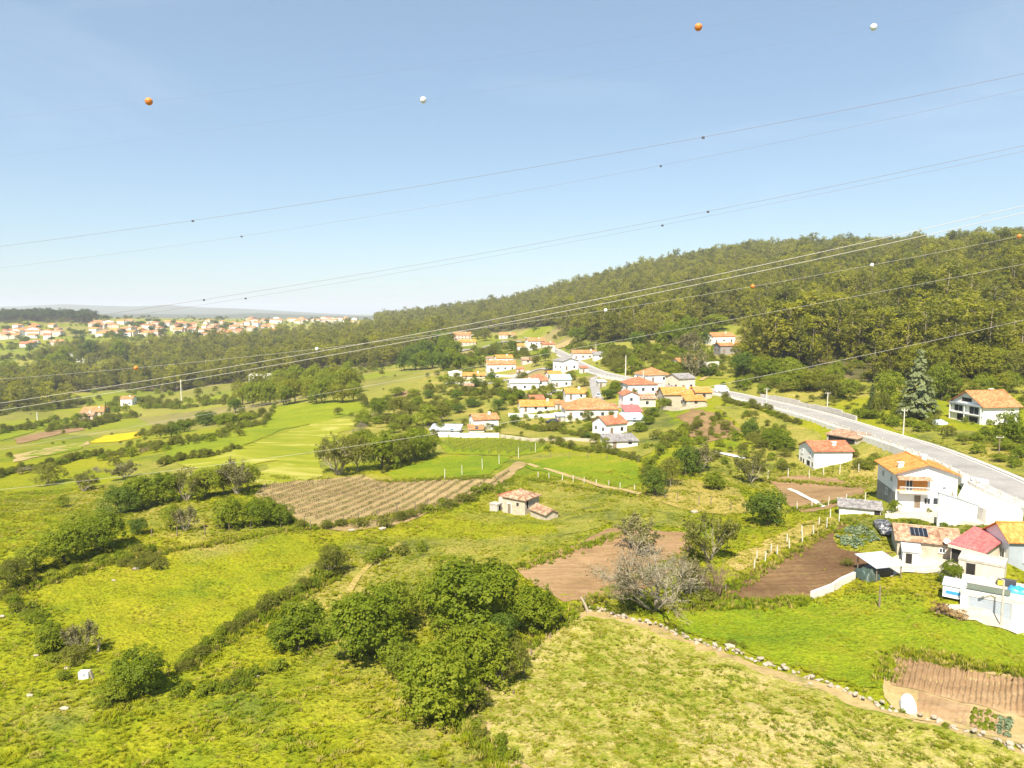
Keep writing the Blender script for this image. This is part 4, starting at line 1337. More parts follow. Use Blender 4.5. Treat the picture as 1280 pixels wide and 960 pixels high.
def front(a, b, d):
    """footprint from the two front base corners seen in the photo"""
    A, B = G(*a), G(*b)
    v = Vector((B.x - A.x, B.y - A.y))
    n = Vector((-v.y, v.x)).normalized()
    c = (Vector((A.x, A.y)) + Vector((B.x, B.y))) / 2 + n * d / 2
    return c.x, c.y, math.atan2(v.y, v.x), v.length, min(A.z, B.z)
def at(px, py, dx=0, dy=0):
    p = G(px, py)
    return p.x + dx, p.y + dy

# --- the big white house with orange shutters
fx, fy, w_, d_ = 59.5, 108.0, 8.6, 9.2
RZ = math.radians(-11)
ux, uy = math.cos(RZ), math.sin(RZ)
hx, hy = fx + ux * w_ / 2 - uy * d_ / 2, fy + uy * w_ / 2 + ux * d_ / 2
zh = Z(59.5, 107)
big = house('white_house', 'big white two-storey house with orange shutters and tiled gable roof', 'house', hx, hy, RZ, w_, d_, 5.7, 1.45, 'gy', M_WHITE, M_TILEO,
      [('f', -1.2, 0.3, 0.9, 2.0, 'door'), ('f', 0.2, 1.0, 0.8, 0.9, 'win'), ('f', 1.7, 1.0, 1.3, 1.0, 'win'), ('l', 2.4, 3.9, 0.7, 0.7, 'win'), ('l', -1.6, 3.9, 0.7, 0.7, 'win'), ('l', 0.4, 1.3, 0.9, 0.9, 'win')],
      [(-3.2, -2.6, 0.7), (1.5, 1.5, 0.7)], 0.55, True, zh)
Mf = face_matrix('f', w_, d_)
MB().box(-4.15, 0.2, 0.0, 1.15, 2.75, 2.95, Mf).build('balcony', M_CREAM, big)
rail = MB().box(-4.15, 0.2, 1.08, 1.13, 3.72, 3.8, Mf)
for i in range(23):
    rail.box(-4.12 + i * 0.195, -4.09 + i * 0.195, 1.09, 1.12, 2.95, 3.72, Mf)
rail.build('balcony_railing', M_FRAME, big)
for u, ww in ((-3.55, 1.1), (-0.95, 2.1)):
    g = MB().box(u - ww / 2, u + ww / 2, 0.0, 0.08, 2.95, 4.95, Mf).build('shutter', M_WOODO, big)
opening(big, Mf, -2.45, 2.98, 0.85, 1.95, 'win', True)
aw = roof_mesh('awning_roof', [[tuple(Mf @ Vector(q)) for q in ((-4.4, 1.35, 4.95), (0.5, 1.35, 4.95), (0.5, 0.02, 5.25), (-4.4, 0.02, 5.25))]], M_TILEB, 0.1)
obj('awning_roof', aw, big)
MB().box(-w_ / 2 - .03, -w_ / 2 - .005, -d_ / 2 + .2, d_ / 2 - .1, -1, 2.6).build('stone_cladding', M_GREYST, big)
MB().box(0.3, w_ / 2 - .05, -d_ / 2 - .03, -d_ / 2 - .004, 2.55, 2.95).build('string_course', M_CREAM, big)
BARE.append(np.array([(57, 105), (70, 103), (72, 118), (58, 120)]))
# its white walled forecourt: a flat white terrace stepped against the road
def PZ(px, py, z):
    a, b = ray(px, py)
    Yv = (z - H) / b
    return Vector((a * Yv, Yv, z))
def prism(mb, top, z0):
    n = len(top)
    mb.add([tuple(p) for p in top] + [(p[0], p[1], z0) for p in top], [tuple(range(n))] + [(i, (i + 1) % n, n + (i + 1) % n, n + i) for i in range(n)])
    return mb
A_ = Vector((61.4, 100.2, Z(61.4, 100.2)))
zt_ = 4.0
T_ = [PZ(px, py, zt_) for px, py in ((1197, 621), (1233, 637), (1279, 640), (1266, 622), (1234, 610), (1206, 604))]
t = thing('white_terrace', 'white walled terrace between the big house and the road', 'terrace', A_)
prism(MB(), [p - A_ for p in T_], -2.5).build('slab', M_OFFW, t)
fw = MB()
zb_ = -A_.z
fw.add([(0, -.15, -1), (5.6, -.15, -1), (5.6, -.15, 4.25 + zb_), (0, -.15, 6.1 + zb_), (0, .15, -1), (5.6, .15, -1), (5.6, .15, 4.25 + zb_), (0, .15, 6.1 + zb_)], [(0, 1, 2, 3), (5, 4, 7, 6), (3, 2, 6, 7), (4, 0, 3, 7), (1, 5, 6, 2)])
fw.build('wall', M_WHITE, t)
MB().add([(-.1, -.22, 6.12 + zb_), (5.7, -.22, 4.22 + zb_), (5.7, .22, 4.22 + zb_), (-.1, .22, 6.12 + zb_), (-.1, -.22, 6.26 + zb_), (5.7, -.22, 4.36 + zb_), (5.7, .22, 4.36 + zb_), (-.1, .22, 6.26 + zb_)], [(0, 3, 2, 1), (4, 5, 6, 7), (0, 1, 5, 4), (2, 3, 7, 6), (3, 0, 4, 7), (1, 2, 6, 5)]).build('coping', M_GREYW, t)
MB().tube([(1.1, -.22, -1), (1.1, -.22, 5.7 + zb_)], .05).build('drainpipe', M_GREYW, t)
v = T_[4] - T_[5]
M = Matrix.Translation(T_[5] - A_ + Vector((0, 0, .002))) @ Matrix.Rotation(math.atan2(v.y, v.x), 4, 'Z')
up = MB().box(-.3, 3.6, -.4, .3, 0, 1.25, M).build('upstand', M_WHITE, t)
for i in range(2):
    MB().box(1.1 + i * 1.1, 1.5 + i * 1.1, -.43, -.39, .55, .8, M).build('vent', M_DARK, up)
BARE.append(np.array([(p.x, p.y) for p in T_]))

# low walls of the patio
def low_wall(name, label, pts, h, th, mat, cap=None):
    P = [G(*p) for p in pts]
    t = thing(name, label, 'wall', P[0])
    for a, b in zip(P[:-1], P[1:]):
        v = b - a
        L = Vector((v.x, v.y)).length
        M = Matrix.Translation(a - P[0]) @ Matrix.Rotation(math.atan2(v.y, v.x), 4, 'Z')
        m = MB()
        n = max(1, int(L / 2))
        for k in range(n):
            za = v.z * k / n; zb = v.z * (k + 1) / n
            x0, x1 = L * k / n, L * (k + 1) / n
            m.add([M @ Vector(q) for q in ((x0, -th / 2, za - .8), (x1, -th / 2, zb - .8), (x1, th / 2, zb - .8), (x0, th / 2, za - .8), (x0, -th / 2, za + h), (x1, -th / 2, zb + h), (x1, th / 2, zb + h), (x0, th / 2, za + h))],
                  [(0, 1, 5, 4), (2, 3, 7, 6), (4, 5, 6, 7), (3, 0, 4, 7), (1, 2, 6, 5)])
        m.build('wall_section', mat, t)
    return t
low_wall('garden_wall', 'low beige wall in front of the big house patio', [(1106, 648), (1150, 650), (1196, 655), (1232, 661)], 0.7, 0.25, M_CREAM)
low_wall('garden_wall', 'pale curved wall bordering the dark tilled plot', [(1014, 749), (1040, 739), (1052, 731), (1068, 724)], 0.9, 0.3, M_OFFW)
low_wall('boundary_wall', 'long white boundary wall below the village gardens', [(545, 546), (580, 547), (624, 547)], 1.3, 0.3, M_WHITE)
low_wall('boundary_wall', 'beige rubble wall closing the village plot', [(626, 547), (664, 552), (712, 551), (745, 553)], 0.9, 0.4, M_STONEW)
low_wall('boundary_wall', 'white wall with hedge below the long orange roof', [(636, 521), (668, 523), (706, 521)], 1.3, 0.3, M_WHITE)

low_wall('garden_wall', 'white wall along the lane below the teal roof', [(690, 490), (712, 492), (735, 506)], 1.2, .3, M_WHITE)
low_wall('garden_wall', 'rubble wall below the stone barn', [(826, 511), (850, 513), (884, 508)], 1.0, .5, M_STONEW)
low_wall('garden_wall', 'low wall beside the hipped house', [(776, 494), (796, 497), (826, 495)], 1.1, .3, M_OFFW)
low_wall('garden_wall', 'pale wall round the long white village house', [(606, 470), (640, 472), (662, 466)], 1.2, .3, M_OFFW)
low_wall('garden_wall', 'low wall before the square white house', [(556, 480), (585, 480), (606, 477)], 1.1, .3, M_OFFW)
low_wall('garden_wall', 'pale wall below the roadside house', [(800, 482), (826, 484), (846, 482)], 1.0, .3, M_OFFW)
low_wall('garden_wall', 'grey rubble wall in the gardens behind the white hall', [(640, 494), (668, 496), (690, 494)], .9, .4, M_GREYST)
for i, (px, py, wp_, wm, rm, lb) in enumerate(((586, 488, 12, M_STONEW, M_TILEB, 'tiny stone store in the gardens by the square house'), (640, 487, 11, M_OFFW, M_SLATE, 'tiny grey roofed store beside the white hall'), (700, 528, 10, M_CONC, M_BSHEET, 'sheet roofed hen house on the village plot'), (764, 516, 11, M_PINK, M_TILER, 'tiny red roofed store beside the farmhouse'), (826, 500, 10, M_STONEW, M_TILEB, 'old tiled store left of the stone barn'), (700, 512, 12, M_OFFW, M_TILE, 'small tiled store left of the farmhouse'), (752, 484, 10, M_CONC, M_BSHEET, 'sheet roofed store on the lane side'), (730, 466, 9, M_OFFW, M_TILER, 'small store by the junction'), (612, 452, 9, M_OFFW, M_TILEB, 'small store above the long white house'), (840, 492, 9, M_WHITE, M_SLATE, 'small white store by the cream house'), (650, 466, 9, M_PINK, M_TILE, 'small pink store on the slope lane'))):
    p = G(px, py)
    w = wp_ * p.y / F
    house('garden_store', lb, 'shed', p.x, p.y + 1.5, .1 * (i % 4), w, 3.0, 2.0, .6, 'sf', wm, rm, [('f', -.2 * w, 0, .8, 1.6, 'door')], (), .25, False, p.z)
# --- long slate shed
x, y, rz, w, z0 = front((1049, 643), (1101, 644), 2.6)
house('slate_shed', 'long low whitewashed shed with grey slate lean-to roof', 'shed', x, y, rz, w, 2.6, 1.3, 0.5, 'sf', M_OFFW, M_SLATE, [('f', w / 2 - .5, 0, .8, 1.15, 'dark')], (), 0.3, True, z0)
# --- tiled outbuilding with solar panel
x, y, rz, w, z0 = front((1121, 693), (1199, 700), 5.6)
t = house('tiled_outbuilding', 'long low pale outbuilding with weathered tile roof carrying a solar panel', 'outbuilding', x, y, rz, w, 5.6, 2.1, 1.1, 'gx', M_STONEW, M_TILEB, [('f', -1.4, 0, 0.9, 1.7, 'door'), ('f', 1.6, 0.9, .6, .5, 'win')], (), 0.35, True, z0)
sl = 1.1 / 2.8
pm = Matrix.Translation((-w / 2 + 2.6, -1.35, 2.25 + 1.1 - 1.35 * sl + 0.08)) @ Matrix.Rotation(math.atan(sl), 4, 'X')
MB().box(-1.0, 1.0, -.85, .85, 0, .06, pm).build('solar_panel', M_SOLAR, t)
bt = MB()
for i in range(5): bt.box(-1.0 + i * .5 - .012, -1.0 + i * .5 + .012, -.85, .85, .06, .066, pm)
bt.build('panel_grid', M_GSHEET, t)
t2 = MB().tube([(w / 2 - 1.6, -2.95, 2.0), (w / 2 - 1.6, -3.25, 2.6)], .03)
t2.build('dish_arm', M_GSHEET, t)
dm = Matrix.Translation((w / 2 - 1.6, -3.32, 2.6)) @ Matrix.Rotation(math.radians(65), 4, 'X')
dv = [dm @ Vector((math.cos(a) * .38 * s, math.sin(a) * .38 * s, .14 * s * s)) for s in (0.5, 1) for a in [6.283 * k / 12 for k in range(12)]] + [dm @ Vector((0, 0, 0))]
MB().add(dv, [(k, (k + 1) % 12, 12 + (k + 1) % 12, 12 + k) for k in range(12)] + [(24, (k + 1) % 12, k) for k in range(12)]).build('satellite_dish', M_FRAME, t)
x, y, rz, w, z0 = front((1128, 704), (1150, 707), 2.4)
house('white_lean_to', 'small white lean-to with flat sheet roof in the rubble yard', 'shed', x, y, rz, w, 2.4, 1.6, 0.3, 'sf', M_WHITE, M_GSHEET, [('f', -.3, 0, .7, 1.4, 'dark')], (), 0.15, True, z0)
# --- red roofed lean-to
x, y, rz, w, z0 = front((1207, 705), (1247, 705), 5.5)
t = house('red_roofed_shed', 'shed with faded red corrugated lean-to roof beside the tiled outbuilding', 'shed', x - 1.2, y + .6, rz - .05, w * 1.05, 5.8, 2.3, 1.0, 'sf', M_CREAM, M_REDSH, [('f', -.9, 0, 1.8, 1.9, 'dark')], (), 0.35, True, z0)
MB().box(-w * .52 - .3, w * .52 + .3, -3.3, -3.22, 1.95, 2.3).build('fascia_board', M_CREAM, t)
# --- white house with grey front on the frame edge
x, y, rz, w, z0 = front((1260, 706), (1330, 712), 5.0)
rz -= .12
house('grey_fronted_house', 'white gabled house with blue grey front and bright orange roof', 'house', x + .6, y, rz, w, 5.0, 3.5, 1.5, 'gx', M_GREYW, M_TILEO, [('f', -1.2, .9, 1.1, 1.2, 'win'), ('f', 1.6, .9, 1.1, 1.2, 'win'), ('l', 1.2, 1.0, 0.9, 1.2, 'win')], (), 0.35, True, z0)
gm = face_matrix('l', w, 5.0)
t = [o for o in COL.objects if o.name.startswith('grey_fronted_house')][0]
MB().add([gm @ Vector(q) for q in ((-2.5, .012, -1), (2.5, .012, -1), (2.5, .012, 3.5), (0, .012, 4.98), (-2.5, .012, 3.5))], [(0, 1, 2, 3, 4)]).build('gable_face', M_WHITE, t)
# --- flat roofed garage with terrace
x, y, rz, w, z0 = front((1200, 757), (1300, 787), 5.4)
gar = house('garage', 'white flat-roofed garage with wide grey door and roof terrace', 'garage', x, y, rz, w, 5.4, 2.35, 0.35, 'flat', M_WHITE, M_CREAM, [('f', -w / 2 + 2.6, 0.35, 3.7, 1.75, 'garage')], (), 0.3, True, z0)
MB().box(-w / 2 + .3, w / 2 - .3, -2.45, 2.45, 2.352, 2.40).build('terrace_floor', M_CONC, gar)
gx, gy, gz, grz = x, y, z0, rz
def on_roof(u, v):
    return gx + math.cos(grz) * u - math.sin(grz) * v, gy + math.sin(grz) * u + math.cos(grz) * v
def drape(name, label, cat, x, y, z, rz, a, b, h, mat, seed, n=14):
    """a crumpled cover over something: rounded, wrinkled"""
    r = np.random.default_rng(seed)
    u, v = np.meshgrid(np.linspace(-1, 1, n), np.linspace(-1, 1, n))
    e = np.clip(1 - np.abs(u) ** 4, 0, 1) * np.clip(1 - np.abs(v) ** 4, 0, 1)
    zz = h * e ** 0.5 * (0.85 + 0.2 * wob(u * 3, v * 3, 2.2, seed)) + 0.03
    zz[0, :] = zz[-1, :] = zz[:, 0] = zz[:, -1] = 0
    X, Y = u * a / 2 * (1 - .06 * r.uniform(0, 1, u.shape)), v * b / 2 * (1 - .06 * r.uniform(0, 1, u.shape))
    i = np.arange(n * n).reshape(n, n)
    q = np.stack([i[:-1, :-1].ravel(), i[:-1, 1:].ravel(), i[1:, 1:].ravel(), i[1:, :-1].ravel()], 1)
    o = obj(name, mesh_np(name, np.stack([X.ravel(), Y.ravel(), zz.ravel()], 1), q, mat, smooth=True))
    o.location = (x, y, z); o.rotation_euler = (0, 0, rz)
    return tag(o, label, cat)
ax, ay = on_roof(1.8, .6)
drape('tarpaulin', 'crumpled bright blue tarpaulin on the garage terrace', 'tarpaulin', ax, ay, gz + 2.42, grz, 2.4, 1.6, 0.55, M_BLUE, 3)
ax, ay = on_roof(-w / 2 + 2.4, -2.1)
t = thing('awning', 'rolled grey green awning lying along the terrace edge', 'awning', (ax, ay, gz + 2.7), grz)
MB().box(-1.9, 1.9, -.05, .35, .0, .5).build('cloth', M_AWN, t)
MB().tube([(-2, .15, .52), (2, .15, .52)], .05).build('roller', M_DARKMET, t)
ax, ay = on_roof(0.2, 2.0)
t = thing('storage_box', 'black storage box with yellow lid on the terrace', 'box', (ax, ay, gz + 2.41), grz)
MB().box(-.5, 1.2, -.35, .35, 0, .7).build('body', M_DARKMET, t)
MB().box(-.45, .15, -.4, -.36, .1, .6).build('lid', M_YEL, t)
x, y = on_roof(7.4, 2.2)
house('tiled_annexe', 'orange tiled annexe rising behind the terrace edge', 'annexe', x + .6, y + .5, grz, 4.0, 4.0, 3.4, 0.9, 'sl', M_WHITE, M_TILE, [], [(-.6, 0, .6)], .3, True, gz)
x, y, rz, w, z0 = front((1204, 722), (1262, 735), 3.0)
house('terrace_room', 'pale flat annexe behind the garage terrace', 'annexe', x, y + 1.0, rz, w, 3.2, 2.0, 0.25, 'flat', M_CREAM, M_CONC, [('f', -1, 0.2, .9, 1.6, 'dark')], (), .3, True, z0)
# --- carport, covered cars, trailer
x, y, rz, w, z0 = front((1082, 724), (1112, 724), 3.2)
t = thing('carport', 'open carport with pale grey sheet roof on posts', 'carport', (x + .6, y, z0), rz + .35)
obj('roof', roof_mesh('roof', [[(-1.9, -2.1, 1.75), (1.9, -2.1, 1.9), (1.9, 2.1, 2.25), (-1.9, 2.1, 2.1)]], M_GSHEET, .06), t)
for sx in (-1.6, 1.6):
    for sy in (-1.8, 1.8):
        MB().box(sx - .05, sx + .05, sy - .05, sy + .05, -.5, 1.8).build('post', M_WOODP, t)
MB().box(-1.2, 1.3, -.9, 1.2, 0, .9).build('stacked_crates', M_DARKMET, t)
p = G(1083, 722)
drape('covered_car', 'low car under a dark green tarpaulin beside the carport', 'car', p.x, p.y, p.z, .3, 2.3, 2.6, 1.15, M_TARPG, 6)
p = G(1106, 665)
# car wrapped in a mottled plastic cover: body profile with wheels
def car(name, label, x, y, z, rz, body, glass, L=4.2, W=1.75, group=None, wheels=True, sx=1.0):
    t = thing(name, label, 'car', (x, y, z), rz, group)
    prof = [(-.5, .32), (-.5, .62), (-.46, .74), (-.28, .8), (-.14, 1.28), (.2, 1.42), (.38, 1.3), (.47, .92), (.5, .8), (.5, .34)]
    vs = []
    for s, k in ((-.5, .86), (-.44, 1), (.44, 1), (.5, .86)):
        for a, zz in prof:
            inset = .16 * max(0, zz - .8) / .6
            vs.append((a * L * (1 if abs(s) < .45 else .985), (s - math.copysign(inset, s)) * W, (zz if k == 1 else zz * .97)))
    n = len(prof)
    f = [(r * n + i, r * n + i + 1, (r + 1) * n + i + 1, (r + 1) * n + i) for r in range(3) for i in range(n - 1)]
    f += [tuple(range(n))[::-1], tuple(range(3 * n, 4 * n))] + [(r * n + n - 1, r * n, (r + 1) * n, (r + 1) * n + n - 1) for r in range(3)]
    MB().add(vs, f).build('body', body, t)
    if glass is not None:
        g = MB()
        g.add([(-.272 * L, -.36 * W, .84), (-.272 * L, .36 * W, .84), (-.148 * L, .31 * W, 1.27), (-.148 * L, -.31 * W, 1.27)], [(0, 1, 2, 3)])
        g.build('windscreen', glass, t).location = (-.02, 0, .015)
        for s in (-1, 1):
            MB().add([(-.22 * L, s * .485 * W, .86), (.36 * L, s * .485 * W, .88), (.3 * L, s * .40 * W, 1.25), (-.1 * L, s * .40 * W, 1.25)], [(0, 1, 2, 3)]).build('side_window', glass, t)
    if wheels:
        for a in (-.32, .31):
            for s in (-1, 1):
                MB().tube([(a * L, s * (.5 * W - .2), .31), (a * L, s * .5 * W, .31)], .31, .31, 14).build('wheel', M_TYRE, t)
    return t
car('covered_car', 'parked car wrapped in a mottled black plastic cover on the grass', p.x, p.y, p.z + .02, math.radians(76), M_WRAP, None, 4.9, 2.1)
x, y, rz, w, z0 = front((1180, 751), (1202, 755), 2.4)
t = thing('trailer', 'small white box trailer with blue striped side by the garage', 'trailer', (x, y, z0), rz)
MB().box(-1.0, 1.0, -1.1, 1.1, .45, 1.75).build('body', M_CARW, t)
obj('roof', roof_mesh('roof', [[(-1.1, -1.2, 1.78), (1.1, -1.2, 1.78), (1.1, 1.2, 2.0), (-1.1, 1.2, 2.0)]], M_GSHEET, .05), t)
MB().box(-.7, .95, -1.13, -1.105, .85, 1.2).build('stripe', M_BLUE, t)
for s in (-1, 1): MB().tube([(s * .85, .1, .3), (s * 1.02, .1, .3)], .3, .3, 12).build('wheel', M_TYRE, t)
# --- white house below the road
p = G(1017, 587)
rz, w, z0 = .03, 46 * p.y / F * 1.06, p.z
x, y = p.x + w / 2 - .03 * 3.7, p.y + 3.7
house('white_house', 'white two-storey house with red orange gable roof and plain long wall', 'house', x, y, rz, w, 7.4, 3.9, 1.35, 'gx', M_WHITE, M_TILER,
      [('l', -2, 2.5, .6, .8, 'win'), ('l', 1.7, 2.5, .6, .8, 'win'), ('l', -2.4, .3, .7, 1.1, 'dark'), ('l', -1.2, .3, .7, 1.0, 'dark'), ('l', 1.1, .1, 1.5, 1.3, 'dark'), ('l', 3.0, .5, .5, .9, 'dark')], [(1.0, -1.6, .6)], .35, True, z0, plinth=(M_CONC, .35))
x, y, rz, w, z0 = front((1033, 553), (1071, 556), 4.0)
t = house('roadside_shed', 'open roadside shed with low brown tile roof and stacked wood', 'shed', x, y, rz, w, 4.0, 2.0, .7, 'sf', M_STONEW, M_TILEB, [('f', 0, 0, w - 1.0, 1.7, 'dark')], (), .35, True, z0)
# --- hillside house with veranda
p = G(1228, 531)
c, s = math.cos(math.radians(9)), math.sin(math.radians(9))
W13, D13 = 9.6, 10.2
x, y = p.x + c * W13 / 2 - s * D13 / 2, p.y + s * W13 / 2 + c * D13 / 2
t = house('hillside_house', 'white hillside house with glazed veranda gable and large orange roof', 'house', x, y, math.radians(9), W13, D13, 4.4, 3.0, 'gx', M_WHITE, M_TILE,
      [('l', -2.4, 2.3, 2.6, 1.5, 'win'), ('l', 2.4, 2.0, 2.8, 1.9, 'win'), ('l', -1.6, .1, 2.2, 1.8, 'dark'), ('l', 2.4, .1, 2.6, 1.4, 'dark'), ('l', 0, 4.9, 3.0, .9, 'dark')], [(2.6, 1.0, .8)], .6, True, p.z)
gm = face_matrix('l', W13, D13)
MB().box(-5, 5, .0, .6, 4.1, 4.5, gm).build('veranda_beam', M_GREYW, t)
MB().box(-5, 5, .0, .5, 1.9, 2.1, gm).build('veranda_floor', M_FRAME, t)
for u in (-4.8, -.2, 4.8): MB().box(u - .1, u + .1, .3, .5, -1, 4.1, gm).build('pillar', M_FRAME, t)
p = G(1171, 530)
drape('pool_cover', 'pale blue covered pool beside the hillside house', 'pool', p.x, p.y, p.z + .1, .2, 4.2, 3.4, 1.0, M_BSHEET, 12)
# --- stone hut and its small sheds
x, y, rz, w, z0 = front((628, 640), (656, 644.5), 4.4)
t = house('stone_hut', 'small pale stone hut with old tiled hip roof among the meadows', 'hut', x, y, rz, w, 4.4, 2.9, 1.0, 'hip', M_STONEW, M_TILEB, [('f', -.9, 0.0, .75, 1.7, 'door'), ('r', -1.5, 1.3, .6, 1.3, 'dark'), ('f', .9, 1.6, .5, .6, 'dark')], (), .3, True, z0)
x2, y2, rz2, w2, z2 = front((663, 645), (682, 650.5), 2.6)
house('stone_shed', 'tiny pale stone shed with brown tile roof beside the hut', 'shed', x2, y2, rz2, w2, 2.6, 1.25, .55, 'gx', M_STONEW, M_TILEB, [], (), .25, True, z2)
R_ = Matrix.Rotation(rz, 3, 'Z')
q = R_ @ Vector((-w / 2 - 1.0, 1.0, 0))
house('hut_annexe', 'low annexe with reddish tile roof behind the stone hut', 'shed', x + q.x, y + q.y, rz, 2.2, 3.0, 2.3, .5, 'sl', M_PINK, M_TILER, [('f', 0, .9, .5, .5, 'dark')], (), .2, True, z0)
q = R_ @ Vector((-w / 2 - 1.7, -1.9, 0))
house('block_store', 'squat concrete block store at the corner of the stone hut', 'shed', x + q.x, y + q.y, rz, 1.7, 1.3, 1.2, .1, 'flat', M_CONC, M_CONC, [('r', 0, 0, .7, 1.0, 'dark')], (), .1, True, z0)

